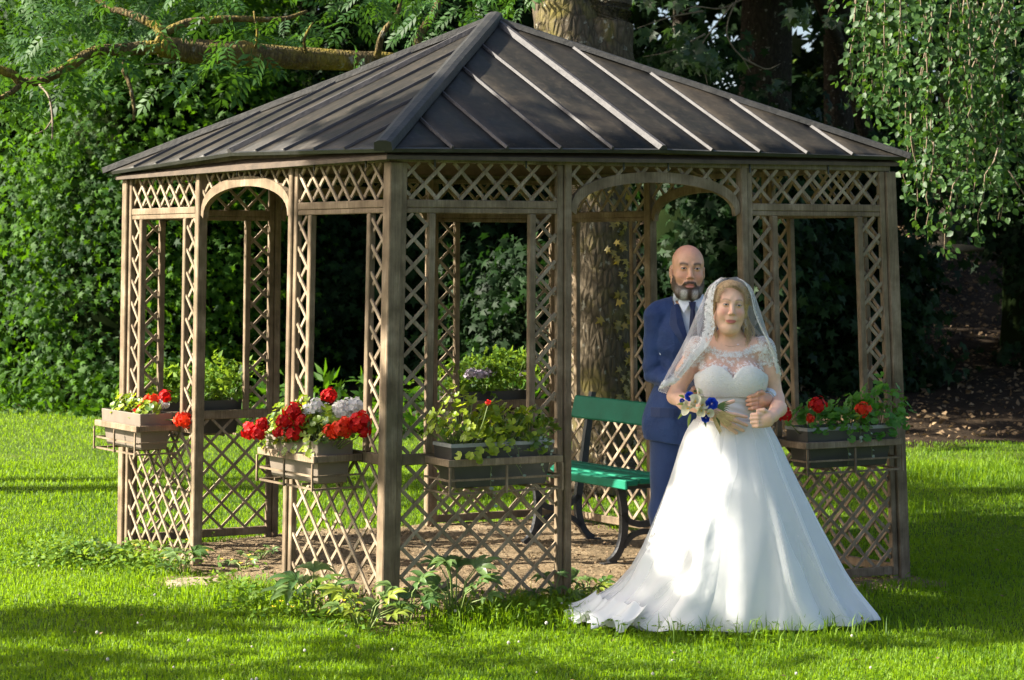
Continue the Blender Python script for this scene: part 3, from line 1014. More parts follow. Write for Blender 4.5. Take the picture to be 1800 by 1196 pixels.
# flat stone at the foot of the left opening
mb = MB()
c = ground_at(345, 1026)
k = 12
ring = [(c.x + math.cos(i / k * 6.283) * .17 * random.uniform(.85, 1.1), c.y + math.sin(i / k * 6.283) * .13 * random.uniform(.85, 1.1)) for i in range(k)]
vv = [(x, y, -.02) for x, y in ring] + [(x, y, .012 + random.uniform(-.004, .004)) for x, y in ring] + [(c.x + (x - c.x) * .8, c.y + (y - c.y) * .8, .020) for x, y in ring]
ff = [tuple(range(k - 1, -1, -1)), tuple(range(2 * k, 3 * k))]
for b in (0, k):
    for i in range(k): ff.append((b + i, b + (i + 1) % k, b + k + (i + 1) % k, b + k + i))
mb.poly(vv, ff)
tag(mb.build('stepping_stone', STONE, bevel=.006), 'flat pale stone in the grass at the left opening of the gazebo', 'stone')
# ---------------------------------------------------------------- trees, hedge and woods
def bark_mat(name, a, b_, moss, moss_amt=.5, scale=9):
    m, nt, out = new_mat(name)
    v = coords(nt, (1, 1, .35))
    p = N(nt, 'ShaderNodeBsdfPrincipled', inp={'Roughness': .9, 'Specular IOR Level': .15})
    n1 = noise(nt, scale, 6, .68, v, .8)
    vo = N(nt, 'ShaderNodeTexVoronoi', feature='DISTANCE_TO_EDGE', inp={'Scale': scale * 2.4}); nt.links.new(v, vo.inputs['Vector'])
    r1 = ramp(nt, n1.outputs[0], [(.3, a), (.7, b_)])
    r2 = ramp(nt, vo.outputs['Distance'], [(0.0, (.45, .45, .45)), (.16, (1.05, 1.05, 1.05))])
    c = mix_col(nt, .7, r1.outputs[0], r2.outputs[0], 'MULTIPLY')
    n3 = noise(nt, 2.6, 5, .7, coords(nt)); r3 = ramp(nt, n3.outputs[0], [(.5, (0, 0, 0)), (.66, (moss_amt,) * 3)])
    c = mix_col(nt, r3.outputs[0], c, moss)
    # light lichen spots
    n4 = noise(nt, 14, 3, .6, coords(nt)); r4 = ramp(nt, n4.outputs[0], [(.63, (0, 0, 0)), (.70, (.6, .6, .6))])
    c = mix_col(nt, r4.outputs[0], c, (.34, .33, .27))
    nt.links.new(c, p.inputs['Base Color'])
    b = N(nt, 'ShaderNodeBump', inp={'Strength': .9, 'Distance': .03}); nt.links.new(vo.outputs['Distance'], b.inputs['Height'])
    b2 = N(nt, 'ShaderNodeBump', inp={'Strength': .6, 'Distance': .02}); nt.links.new(n1.outputs[0], b2.inputs['Height']); nt.links.new(b.outputs[0], b2.inputs['Normal'])
    nt.links.new(b2.outputs[0], p.inputs['Normal'])
    nt.links.new(p.outputs[0], out.inputs[0])
    return m
BARK = bark_mat('ash_bark', (.048, .037, .024), (.125, .099, .066), (.16, .135, .022), .55)
BRANCHB = bark_mat('mossy_bark', (.06, .045, .02), (.16, .12, .05), (.22, .17, .02), .9, 16)
DARKB = bark_mat('dark_bark', (.02, .016, .012), (.05, .042, .03), (.03, .04, .012), .4)
TWIG = simple_mat('pale_twig', (.20, .14, .085), (.34, .26, .17), rough=.7, scale=20)

MTWIG = simple_mat('brown_twig', (.10, .07, .04), (.20, .15, .095), rough=.7, scale=20)
DTWIG = simple_mat('grey_twig', (.05, .04, .028), (.12, .10, .07), rough=.8, scale=20)
def limb(mb, pts, radii, k=10, wob=.0, sub=4):
    """Tube through points with smooth interpolation and knobbly radii."""
    pts = [Vector(p) for p in pts]
    P, R = [], []
    n = len(pts)
    for i in range(n - 1):
        p0 = pts[max(i - 1, 0)]; p1 = pts[i]; p2 = pts[i + 1]; p3 = pts[min(i + 2, n - 1)]
        for j in range(sub):
            t = j / sub
            q = .5 * ((2 * p1) + (p2 - p0) * t + (2 * p0 - 5 * p1 + 4 * p2 - p3) * t * t + (3 * p1 - p0 - 3 * p2 + p3) * t ** 3)
            r = radii[i] + (radii[i + 1] - radii[i]) * t
            P.append(q + Vector((random.gauss(0, wob), random.gauss(0, wob), random.gauss(0, wob))) * r)
            R.append(r * random.uniform(1 - wob, 1 + wob))
    P.append(pts[-1]); R.append(radii[-1])
    mb.tube(P, R, k)
    return mb

# ---- the big ash behind the gazebo
ash = empty('ash_tree', (.70, 16.5, 0), 'thick lichen covered tree trunk behind the gazebo with a long mossy branch over its roof', 'tree')
mb = MB()
D0 = 16.5
limb(mb, [(.70, D0, -.3), (.70, D0, .08), at(1062, 800, D0), at(1058, 600, D0), at(1056, 420, D0), at(1050, 300, D0), at(1040, 190, D0), at(1034, 130, D0)],
     [.40, .32, .255, .24, .24, .255, .29, .32], 22, .025, 5)
tr = mb.build('trunk', BARK, ash, smooth=True)
mb = MB(); limb(mb, [at(1024, 170, D0 - .05), at(1002, 60, D0 - .05), at(980, -40, D0), at(930, -260, D0 + .2)], [.29, .27, .22, .15], 16, .02, 5); mb.build('limb', BARK, ash, smooth=True)
mb = MB(); limb(mb, [at(1050, 170, D0), at(1056, 60, D0), at(1064, -40, D0), at(1120, -260, D0 - .2)], [.30, .26, .22, .15], 16, .02, 5); mb.build('limb', BARK, ash, smooth=True)
mb = MB()
limb(mb, [at(1020, 190, 16.4), at(880, 165, 16.0), at(760, 125, 15.6), at(640, 108, 15.3), at(520, 103, 15.1), at(430, 96, 14.9), at(340, 90, 14.8), at(280, 82, 14.7)],
     [.17, .12, .085, .075, .082, .088, .086, .072], 12, .05, 4)
br = mb.build('branch', BRANCHB, ash, smooth=True)
twigs = [([at(290, 84, 14.7), at(215, 87, 14.6), at(160, 93, 14.5), at(120, 118, 14.4), at(80, 138, 14.35), at(38, 147, 14.3)], [.055, .040, .038, .036, .036, .036]),
         ([at(40, 147, 14.3), at(18, 130, 14.25), at(-20, 118, 14.2), at(-80, 105, 14.2)], [.034, .032, .03, .022]),
         ([at(42, 146, 14.3), at(18, 163, 14.2), at(-12, 178, 14.1), at(-60, 200, 14.0)], [.024, .018, .014, .01]),
         ([at(285, 78, 14.7), at(278, 50, 14.75), at(235, 28, 14.8), at(190, 12, 14.9), at(150, -20, 15)], [.05, .035, .026, .02, .014]),
         ([at(285, 60, 14.75), at(330, 40, 14.8), at(410, 34, 14.9), at(490, 34, 15.0), at(540, 20, 15.1)], [.034, .028, .024, .017, .01]),
         ([at(220, 92, 14.6), at(216, 118, 14.5), at(228, 150, 14.45), at(235, 185, 14.4), at(235, 212, 14.4)], [.018, .017, .015, .012, .009]),
         ([at(70, 150, 14.3), at(86, 170, 14.2), at(92, 205, 14.15), at(92, 245, 14.1)], [.009, .008, .007, .005]),
         ([at(91, 212, 14.15), at(80, 228, 14.1), at(62, 236, 14.05)], [.006, .005, .003]),
         ([at(740, 140, 15.5), at(735, 70, 15.6), at(765, 20, 15.7), at(775, -30, 15.8)], [.045, .035, .028, .02]),
         ([at(660, 112, 15.3), at(672, 60, 15.2), at(700, 20, 15.2), at(705, -30, 15.2)], [.03, .022, .016, .01]),
         ([at(445, 96, 14.9), at(452, 60, 14.8), at(446, 20, 14.8)], [.012, .009, .006]),
         ([at(540, 104, 15.1), at(535, 70, 15.0), at(550, 40, 15.0)], [.014, .01, .006]),
         ([at(330, 104, 14.8), at(290, 112, 14.7), at(255, 113, 14.65)], [.008, .006, .004])]
for pts, rr in twigs:
    mb = MB(); limb(mb, pts, rr, 8, .08, 4); mb.build('twig', BRANCHB if rr[0] > .011 else MTWIG, br, smooth=True)
ASHL = leaf_mat('ash_leaf', (.007, .036, .006), (.046, .118, .018), (.11, .25, .012), rough=.55, trans=.30, spec=.2)
def ash_leaves(n, box, y0, y1, parent, size=(.20, .32), cond=None):
    px = RNG.uniform(box[0], box[2], n); py = RNG.uniform(box[1], box[3], n); d = RNG.uniform(y0, y1, n)
    cl = fbm2(px / 75, py / 60, 91, 3)
    k = cl > -.12 + .45 * RNG.random(n) * 0
    if cond is not None: k &= cond(px, py)
    px, py, d = px[k], py[k], d[k]; n = len(px)
    P = np.stack([(px - 900) / FPX * d, d, CAM_H + (HZ - py) / FPX * d], 1)
    ang = RNG.random(n) * 6.283
    ax = np.stack([np.cos(ang), np.sin(ang) * .8, RNG.uniform(-1.1, .15, n)], 1)
    nm = np.stack([RNG.normal(0, .45, n), RNG.normal(-.25, .4, n), np.ones(n)], 1)
    me = leaf_mesh('foliage', P, ax, nm, RNG.uniform(size[0], size[1], n), PINNATE, ASHL, np.clip(RNG.normal(.45, .25, n), 0, 1))
    return tag(add('foliage', me, parent), kind='stuff')
ash_leaves(1150, (-60, -60, 930, 150), 15.2, 17.0, ash, size=(.15,.26), cond=lambda x, y: (y < 84 + 22 * np.sin(x / 60) - np.where(x > 650, (x - 650) * .30, 0)))
ash_leaves(330, (-60, -60, 930, 110), 13.4, 14.6, ash, size=(.15, .25), cond=lambda x, y: y < 70 + 30 * np.sin(x / 47) - np.where(x > 650, (x - 650) * .30, 0))
ash_leaves(90, (100, 60, 480, 175), 13.6, 14.8, ash, cond=lambda x, y: y < 185 - x * .12)
ash_leaves(60, (-40, 60, 160, 230), 14.5, 15.2, ash)
ash_leaves(16, (-40, 60, 160, 230), 13.6, 14.1, ash)
ash_leaves(140, (-120, -300, 700, -20), 13.5, 17.5, ash)
# unseen ash crown, added overhead to keep light off the hedge and wood
nc = 150
C = np.stack([RNG.uniform(-7.5, 9.5, nc), RNG.uniform(19.5, 34, nc), RNG.uniform(7.2, 10.0, nc)], 1)
idx = RNG.integers(0, nc, 9500)
P = C[idx] + RNG.normal(0, .55, (9500, 3)) * np.array((1, 1, .6))
tag(add('crown', leaf_mesh('crown', P, rand_unit(9500) * (1, 1, .5), rand_unit(9500) + np.array((0, 0, 1.)), RNG.uniform(.38, .62, 9500), LOBED, ASHL), ash), kind='stuff')
for (x, y) in ((-4, 22), (-2, 28), (3, 24), (6, 29), (8, 23), (1, 31)):  # limbs that carry the added crown
    mb = MB(); limb(mb, [at(1000, -200, 16.5), (.5 + x * .3, 16.5 + (y - 16.5) * .4, 6.8), (x, y, 8.6)], [.12, .08, .03], 8, .05, 4); mb.build('limb', BARK, ash, smooth=True)
# yellow ivy leaves climbing the right side of the trunk
IVYY = leaf_mat('yellow_ivy', (.12, .10, .015), (.34, .24, .03), (.4, .3, .03), trans=.25)
n = 120
zz = RNG.uniform(.3, 3.2, n); aa = RNG.normal(-.85, .22, n) + .12 * np.sin(zz * 3)
rr = .255
P = np.stack([.70 + (np.interp(zz, [0, 2, 4], [0, -.02, -.1])) + np.cos(aa) * rr, D0 + np.sin(aa) * rr, zz], 1)
ax = np.stack([RNG.normal(0, .5, n), np.full(n, -.2), RNG.uniform(-1, -.2, n)], 1)
nm = np.stack([np.cos(aa), np.sin(aa), RNG.normal(0, .3, n)], 1)
tag(add('ivy', leaf_mesh('ivy', P, ax, nm, RNG.uniform(.04, .075, n), LOBED, IVYY), ash), kind='stuff')

# ---- ivy covered hedge on the left
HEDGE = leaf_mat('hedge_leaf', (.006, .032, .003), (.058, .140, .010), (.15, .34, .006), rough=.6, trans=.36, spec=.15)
HEDGE2 = leaf_mat('hedge_shade_leaf', (.004, .016, .004), (.018, .050, .012), (.03, .09, .008), rough=.6, trans=.25, spec=.15)  # leaf colour darkened to stand in for shade behind the gazebo
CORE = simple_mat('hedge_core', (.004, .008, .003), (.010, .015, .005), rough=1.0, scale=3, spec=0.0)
def shrub(name, label, cx, cy, rx, ry, h, nleaf, mat, size, group, tmpl=LOBED, core=.70, z0=-.1, up=.0, lo=.02):
    """A bush: a dark twiggy heart with leaves in clumps over its whole surface."""
    o = empty(name, (cx, cy, 0), label, 'shrub' if 'shrub' in name else 'hedge', group)
    # heart
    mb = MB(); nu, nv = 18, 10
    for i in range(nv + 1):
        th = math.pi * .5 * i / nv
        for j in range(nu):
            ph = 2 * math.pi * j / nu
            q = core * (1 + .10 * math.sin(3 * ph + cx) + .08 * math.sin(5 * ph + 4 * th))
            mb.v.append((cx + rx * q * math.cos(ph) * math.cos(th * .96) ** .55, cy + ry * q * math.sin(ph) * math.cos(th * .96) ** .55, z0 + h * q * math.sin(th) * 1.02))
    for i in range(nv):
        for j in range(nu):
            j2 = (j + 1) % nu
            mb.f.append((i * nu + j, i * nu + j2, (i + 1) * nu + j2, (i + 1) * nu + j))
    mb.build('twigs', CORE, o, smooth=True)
    nc = max(30, nleaf // 75)
    ph = RNG.random(nc) * 2 * np.pi
    # only the camera side and flanks need leaves in numbers
    ph = np.where(np.sin(ph) > .55, -ph, ph)
    th = np.arcsin(RNG.random(nc) * .98)
    rad = RNG.uniform(.80, 1.08, nc)
    C = np.stack([cx + rx * rad * np.cos(ph) * np.cos(th) ** .55, cy + ry * rad * np.sin(ph) * np.cos(th) ** .55, z0 + h * rad * np.sin(th)], 1)
    idx = RNG.integers(0, nc, nleaf)
    sp = .10 + .02 * h
    P = C[idx] + RNG.normal(0, 1, (nleaf, 3)) * sp * np.array((1, .8, .9))
    P[:, 2] = np.maximum(P[:, 2], lo)
    nd = np.stack([(P[:, 0] - cx) / rx ** 2, (P[:, 1] - cy) / ry ** 2, (P[:, 2] - z0) / h ** 2 * .6 + .12], 1)
    nd /= np.linalg.norm(nd, axis=1, keepdims=True)
    nm = nd + RNG.normal(0, .55, (nleaf, 3)) + np.array((0, 0, .35))
    ax = np.stack([RNG.normal(0, .6, nleaf), RNG.normal(0, .4, nleaf) - .2, RNG.uniform(-1.3, .2, nleaf) + up], 1)
    patch = fbm2(P[:, 0] * .9 + P[:, 1] * .6, P[:, 2] * .9, 17, 3)
    kp = patch > -.46 + .12 * RNG.normal(size=nleaf)
    P, ax, nm, idx, patch = P[kp], ax[kp], nm[kp], idx[kp], patch[kp]; nleaf = len(P)
    tint = np.clip(RNG.normal(.42, .18, nleaf) + RNG.normal(0, .2, nc)[idx] + .55 * patch, 0, 1)
    me = leaf_mesh('foliage', P, ax, nm, RNG.uniform(size[0], size[1], nleaf), tmpl, mat, tint)
    tag(add('foliage', me, o), kind='stuff')
    return o
HG = 'ivy covered hedges at the left edge of the lawn'
shrub('hedge', 'sunlit leafy hedge at the far left end of the lawn', -6.3, 28.4, 2.2, 2.4, 5.6, 20000, HEDGE, (.055, .11), HG)
shrub('hedge', 'tall ivy covered hedge just left of the gazebo', -4.1, 26.2, 1.9, 2.2, 6.2, 26000, HEDGE, (.055, .11), HG)
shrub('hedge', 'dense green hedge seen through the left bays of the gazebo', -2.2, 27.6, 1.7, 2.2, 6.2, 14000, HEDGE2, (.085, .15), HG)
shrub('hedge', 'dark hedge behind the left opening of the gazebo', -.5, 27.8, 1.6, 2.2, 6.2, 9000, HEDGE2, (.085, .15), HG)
shrub('hedge', 'tall hedge outside the left edge of the view', -9.2, 31.0, 2.6, 2.6, 6.0, 3500, HEDGE, (.09, .16), HG)
# weeds along the foot of the hedge
n = 2600
wx = RNG.uniform(-7, .3, n); wy = wood_edge(wx) - .25 + RNG.normal(0, .28, n)
me = leaf_mesh('hedge_weeds', np.stack([wx, wy, RNG.random(n) ** 2 * .55], 1), np.stack([RNG.normal(0, .6, n), RNG.normal(0, .4, n), RNG.uniform(-.3, 1, n)], 1), rand_unit(n) + np.array((0, -.4, .5)), RNG.uniform(.08, .22, n), NARROW, HEDGE)
tag(add('hedge_weeds', me), 'weeds and fresh shoots along the foot of the hedge', 'weeds', kind='stuff')

# ---- dark undergrowth behind the gazebo, right of the trunk
UG = 'dark shrubs behind the gazebo'
SHADEL = leaf_mat('shade_leaf', (.003, .012, .003), (.016, .042, .010), (.03, .09, .008), rough=.6, trans=.25, spec=.15)  # deep shade of the background is put into this leaf colour
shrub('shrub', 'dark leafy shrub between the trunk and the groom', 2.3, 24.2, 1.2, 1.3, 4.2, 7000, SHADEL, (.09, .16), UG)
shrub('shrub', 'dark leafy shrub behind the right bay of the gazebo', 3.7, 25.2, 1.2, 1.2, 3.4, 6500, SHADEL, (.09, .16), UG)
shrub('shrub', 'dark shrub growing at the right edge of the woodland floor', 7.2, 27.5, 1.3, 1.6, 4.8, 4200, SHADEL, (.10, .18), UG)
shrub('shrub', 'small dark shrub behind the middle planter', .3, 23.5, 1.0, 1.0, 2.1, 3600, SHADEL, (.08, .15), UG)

# ---- dark trunks in the wood
DT = 'dark trunks in the wood behind the gazebo'
for (px, w, d, lab, lean) in ((1338, 98, 33, 'broad black trunk above the right slope of the roof', 4), (1478, 52, 34, 'narrower black trunk just left of the drooping birch', -3),
                              (1182, 30, 37, 'thin dark trunk close to the ash', 6), (1672, 60, 36, 'dark trunk half hidden behind the drooping birch', 5), (560, 42, 31, 'dark trunk behind the left front of the roof', -8), (770, 60, 33, 'dark trunk seen through the middle bay', 5)):
    x = (px - 900) / FPX * d; r = w / FPX * d * .5
    z0 = float(terrain(np.array([x]), np.array([d]))[0])
    o = empty('dark_tree', (x, d, z0), lab, 'tree', DT)
    mb = MB(); limb(mb, [(x, d, z0 - .3), (x, d, z0 + .6), (x + lean * .01, d, 3.5), (x + lean * .03, d, 7), (x + lean * .05, d, 12)], [r * 1.5, r * 1.1, r, r * .9, r * .5], 12, .02, 4)
    mb.build('trunk', DARKB, o, smooth=True)
    n = 1500
    P = np.stack([x + RNG.normal(0, 1.9, n), d + RNG.normal(0, 1.4, n), 9.5 + RNG.normal(0, 1.5, n)], 1)
    tag(add('crown', leaf_mesh('crown', P, rand_unit(n), rand_unit(n) + np.array((0, 0, .8)), RNG.uniform(.3, .6, n), LOBED, SHADEL), o), kind='stuff')

# ---- leafy wood closing the view, with a few gaps to the sky
def wood_mass(name, label, n, box, d0, d1, size, mat, keepf=None, seed=0, tint=(.4, .2)):
    px = RNG.uniform(box[0], box[2], n); py = RNG.uniform(box[1], box[3], n); d = RNG.uniform(d0, d1, n)
    cl = fbm2(px / 55, py / 55, 100 + seed, 3)
    k = cl > -.45
    if keepf is not None: k &= keepf(px, py)
    px, py, d = px[k], py[k], d[k]; n = len(px)
    P = np.stack([(px - 900) / FPX * d, d, CAM_H + (HZ - py) / FPX * d], 1)
    P = P[P[:, 2] > terrain(P[:, 0], P[:, 1])]; n = len(P)
    nm = rand_unit(n) * .8 + np.array((-.3, -.5, .6)); ax = np.stack([RNG.normal(0, .6, n), RNG.normal(0, .5, n), RNG.uniform(-1.2, .3, n)], 1)
    o = add(name, leaf_mesh(name, P, ax, nm, RNG.uniform(size[0], size[1], n), LOBED, mat, np.clip(RNG.normal(tint[0], tint[1], n), 0, 1)))
    return tag(o, label, 'woods', kind='stuff')
gap = lambda x, y: ~(((x - 1262) ** 2 / 24 ** 2 + (y - 95) ** 2 / 70 ** 2 < 1) | ((x - 1402) ** 2 / 22 ** 2 + (y - 48) ** 2 / 42 ** 2 < 1)) | (RNG.random(len(x)) < .05)
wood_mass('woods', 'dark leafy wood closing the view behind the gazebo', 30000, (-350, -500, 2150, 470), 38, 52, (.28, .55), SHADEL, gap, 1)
wood_mass('sunlit_woods', 'patch of yellow green leaves deep in the wood, coloured as if sunlit', 700, (1395, 90, 1450, 250), 44, 47, (.16, .3), leaf_mat('lit_leaf', (.08, .16, .02), (.2, .32, .04), (.4, .5, .03), trans=.5), None, 2, (.6, .2))  # brighter leaf colour stands in for sun on this patch
# low overhanging maple leaves left and right of the roof top
MAP = leaf_mat('overhang_leaf', (.008, .026, .008), (.035, .075, .022), (.07, .14, .015), rough=.4, trans=.3)
ob = empty('maple_tree', (3.0, 24.0, 0), 'dark maple whose twigs overhang the right slope of the roof', 'tree')
limb(MB(), [], []) if False else None
mb = MB(); limb(mb, [(5.4, 31.5, .5), (5.0, 30.5, 3.5), (3.6, 27.5, 5.6), (2.4, 24.5, 5.2), (1.6, 22.5, 4.9)], [.16, .12, .08, .05, .02], 8, .05, 4); mb.build('trunk', DARKB, ob, smooth=True)
for pts in ([(1300, -10), (1282, 30), (1278, 60), (1290, 85), (1306, 103), (1320, 128)], [(1290, 5), (1262, 40), (1234, 80), (1238, 120), (1244, 150)], [(1306, 103), (1330, 115), (1350, 122), (1372, 112)], [(1320, -10), (1270, 15), (1225, 12), (1200, 20)], [(1240, 60), (1180, 90), (1130, 100)], [(1236, 20), (1180, 30), (1120, 50)]):
    d = 21.5
    mb = MB(); limb(mb, [at(x, y, d) for x, y in pts], [.012] + [.008] * (len(pts) - 2) + [.003], 6, .05, 4); mb.build('twig', DTWIG, ob, smooth=True)
def leaf_spray(parent, n, box, d0, d1, size, mat, tmpl=LOBED, seed=0, cond=None, thr=-.05):
    px = RNG.uniform(box[0], box[2], n); py = RNG.uniform(box[1], box[3], n); d = RNG.uniform(d0, d1, n)
    k = fbm2(px / 40, py / 34, 200 + seed, 3) > thr
    if cond is not None: k &= cond(px, py)
    px, py, d = px[k], py[k], d[k]; n = len(px)
    P = np.stack([(px - 900) / FPX * d, d, CAM_H + (HZ - py) / FPX * d], 1)
    ax = np.stack([RNG.normal(0, .6, n), RNG.normal(-.1, .4, n), RNG.uniform(-1.2, .1, n)], 1)
    nm = np.stack([RNG.normal(-.2, .5, n), RNG.normal(-.4, .4, n), RNG.normal(.7, .4, n)], 1)
    return tag(add('foliage', leaf_mesh('foliage', P, ax, nm, RNG.uniform(size[0], size[1], n), tmpl, mat, np.clip(RNG.normal(.45, .25, n), 0, 1)), parent), kind='stuff')
leaf_spray(ob, 750, (1110, -20, 1300, 120), 21, 23, (.09, .17), MAP, seed=1, thr=.08)
leaf_spray(ob, 240, (1380, -10, 1500, 40), 21, 23, (.09, .16), MAP, seed=2, thr=.0)
leaf_spray(ob, 160, (1350, 140, 1420, 180), 24, 26, (.09, .16), MAP, seed=3, thr=.0)

# ---- drooping birch on the right
birch = empty('birch_tree', (5.0, 17.8, 0), 'drooping birch with small shiny leaves hanging at the upper right', 'tree')
BIRCHL = leaf_mat('birch_leaf', (.007, .034, .006), (.055, .115, .024), (.12, .25, .012), rough=.5, trans=.3, spec=.25)
mb = MB(); limb(mb, [(5.0, 17.8, -.2), (4.95, 17.7, 2.5), (4.7, 17.4, 5.0), (4.3, 17.0, 6.2), (3.9, 16.6, 6.0)], [.16, .13, .10, .06, .03], 10, .03, 4)
mb.build('trunk', bark_mat('birch_bark', (.25, .23, .2), (.5, .48, .44), (.1, .1, .05), .3), birch, smooth=True)
tw = MB(); BP = []; BA = []
strands = []
for i in range(60):
    x0 = RNG.uniform(1500, 1840); 
    hi = np.interp(x0, [1500, 1545, 1580, 1640, 1700, 1760, 1840], [60, 250, 410, 380, 440, 390, 400])
    y1 = hi * RNG.uniform(.35, 1.02); y0 = RNG.uniform(-160, max(-100, y1 - 330))
    strands.append((x0, y0, y1, RNG.uniform(14.6, 17.2)))
strands += [(1690, 300, 452, 14.8), (1640, 250, 418, 14.9), (1755, 260, 425, 14.7), (1600, 200, 405, 14.9), (1770, 300, 430, 14.8)]
for (x0, y0, y1, d) in strands:
    pts = []; drift = RNG.normal(0, 26); L = max(60, y1 - y0)
    ns = max(4, int(L / 22))
    for j in range(ns + 1):
        t = j / ns
        pts.append(at(x0 + drift * (1 - (1 - t) ** 2) + RNG.normal(0, 3.0) , y0 + (y1 - y0) * t, d + .2 * t))
    tw.tube(pts, [.0065 * (1 - .7 * j / ns) + .0012 for j in range(ns + 1)], 4)
    nl = int(L / 3.0)
    for q in range(nl):
        t = RNG.random() ** .9; f = t * ns; a = min(int(f), ns - 1)
        p = pts[a].lerp(pts[a + 1], f - a)
        if RNG.random() < .3:   # little side twig
            p = p + Vector((RNG.normal(0, .10), RNG.normal(0, .08), RNG.normal(-.03, .04)))
        BP.append(p); BA.append((RNG.normal(0, .7), RNG.normal(-.1, .5), RNG.uniform(-1.2, -.1)))
tag(tw.build('hanging_twigs', MTWIG, birch, smooth=True), kind='stuff')
BP = np.array([tuple(p) for p in BP]); n = len(BP)
BP += RNG.normal(0, .022, (n, 3))
nm = np.stack([RNG.normal(-.3, .6, n), RNG.normal(-.5, .5, n), RNG.normal(.5, .5, n)], 1)
OVATE = (np.array([(0, 0, 0), (-.34, .25, .05), (-.36, .55, .04), (0, .42, -.03), (.36, .55, .04), (.34, .25, .05), (0, 1, -.12)], float), np.array([(0, 3, 1), (1, 3, 2), (0, 5, 3), (5, 4, 3), (2, 3, 6), (3, 4, 6)]))
DIAMOND = (np.array([(0, 0, 0), (-.42, .38, .05), (0, .42, -.02), (.42, .38, .05), (0, 1, -.1)], float), np.array([(0, 2, 1), (0, 3, 2), (1, 2, 4), (2, 3, 4)]))
tag(add('foliage', leaf_mesh('foliage', BP, np.array(BA), nm, RNG.uniform(.038, .066, n), OVATE, BIRCHL, np.clip(RNG.normal(.5, .25, n), 0, 1)), birch), kind='stuff')
leaf_spray(birch, 3400, (1560, -80, 1860, 330), 14.8, 17.5, (.038, .066), BIRCHL, OVATE, 5, thr=.06)
# dead bough lying low across the woodland edge
mb = MB(); limb(mb, [at(1560, 428, 27), at(1600, 434, 27), at(1650, 440, 27), at(1690, 436, 27), at(1740, 440, 27.3)], [.03, .05, .06, .05, .02], 8, .08, 4)
tag(mb.build('dead_bough', TWIG, None, smooth=True), 'bare dead bough held low across the dark woodland on the right', 'branch')

# ---- trees outside the view on the left, whose shade reaches the lawn
SG = 'trees beyond the left edge of the lawn'
def side_tree(x, y, h0, crown, n, lab, r=.16, size=(.12, .2)):
    o = empty('lawn_tree', (x, y, 0), lab, 'tree', SG)
    mb = MB(); limb(mb, [(x, y, -.2), (x, y, 1.5), (x + .1, y, h0), (x + .1, y + .1, h0 + crown[2])], [r * 1.3, r, r * .8, r * .3], 10, .03, 4)
    for a in range(6):
        q = a * 1.05
        limb(mb, [(x + .1, y, h0), (x + crown[0] * .5 * math.cos(q), y + crown[1] * .5 * math.sin(q), h0 + crown[2] * .4), (x + crown[0] * .9 * math.cos(q), y + crown[1] * .9 * math.sin(q), h0 + crown[2] * .6)], [r * .5, r * .3, r * .1], 6, .05, 3)
    mb.build('trunk', DARKB, o, smooth=True)
    nc = 34
    C = rand_unit(nc) * RNG.uniform(.45, 1, (nc, 1)) * np.array(crown) + np.array((x, y, h0 + crown[2] * .6))
    idx = RNG.integers(0, nc, n)
    P = C[idx] + RNG.normal(0, .28, (n, 3))
    tag(add('crown', leaf_mesh('crown', P, rand_unit(n), rand_unit(n) + np.array((0, 0, .8)), RNG.uniform(size[0], size[1], n), LOBED, HEDGE2), o), kind='stuff')
    return o
side_tree(-8.6, 8.75, 3.9, (2.1, 1.0, 1.4), 900, 'young tree on the lawn outside the left edge of the view')
side_tree(-7.6, 16.6, 4.6, (1.2, 1.2, 1.2), 700, 'slim tree outside the left edge of the view, behind the other lawn trees', .24)
side_tree(-13.0, 9.0, 4.5, (2.4, 1.2, 1.8), 800, 'spreading tree farthest to the left of the lawn')
def layered_tree(x, y, lab, layers, r=.13):
    """An unseen tree; its separate leaf layers are placed where shade should fall."""
    o = empty('lawn_tree', (x, y, 0), lab, 'tree', SG)
    top = max(l[2] for l in layers)
    mb = MB(); limb(mb, [(x, y, -.2), (x, y + .05, 1.6), (x + .08, y, top * .6), (x, y, top)], [r * 1.3, r, r * .7, r * .25], 10, .03, 4)
    Pl = []
    for (cx, cy, cz, rx, ry, rz, n) in layers:
        for q in range(4):
            a = q * 1.57 + cz
            limb(mb, [(x + .05, y, cz - .5), (cx + rx * .4 * math.cos(a), cy + ry * .4 * math.sin(a), cz - .1), (cx + rx * .9 * math.cos(a), cy + ry * .9 * math.sin(a), cz + .1)], [r * .35, r * .2, r * .06], 6, .05, 3)
        nc = max(6, n // 26)
        C = rand_unit(nc) * RNG.random((nc, 1)) ** .4 * np.array((rx, ry, rz)) + np.array((cx, cy, cz))
        Pl.append(C[RNG.integers(0, nc, n)] + RNG.normal(0, .13, (n, 3)))
    mb.build('trunk', DARKB, o, smooth=True)
    P = np.concatenate(Pl); n = len(P)
    tag(add('crown', leaf_mesh('crown', P, rand_unit(n), rand_unit(n) + np.array((-.8, 0, .5)), RNG.uniform(.11, .2, n), LOBED, HEDGE2), o), kind='stuff')
layered_tree(-7.2, 10.75, 'tree outside the left edge of the view, its leaf layers placed for their shade', [(-7.2, 10.55, 3.55, 1.1, .30, .30, 260), (-7.0, 10.0, 5.5, 1.1, .50, .55, 120), (-7.1, 10.65, 6.78, 1.1, .80, .40, 1500)])
layered_tree(-9.3, 17.2, 'tall tree outside the left edge of the view, casting broken shade on the far lawn', [(-9.3, 17.6, 7.6, 1.4, 1.6, .6, 520), (-9.0, 15.6, 8.3, 1.2, 1.0, .5, 300)], .16)
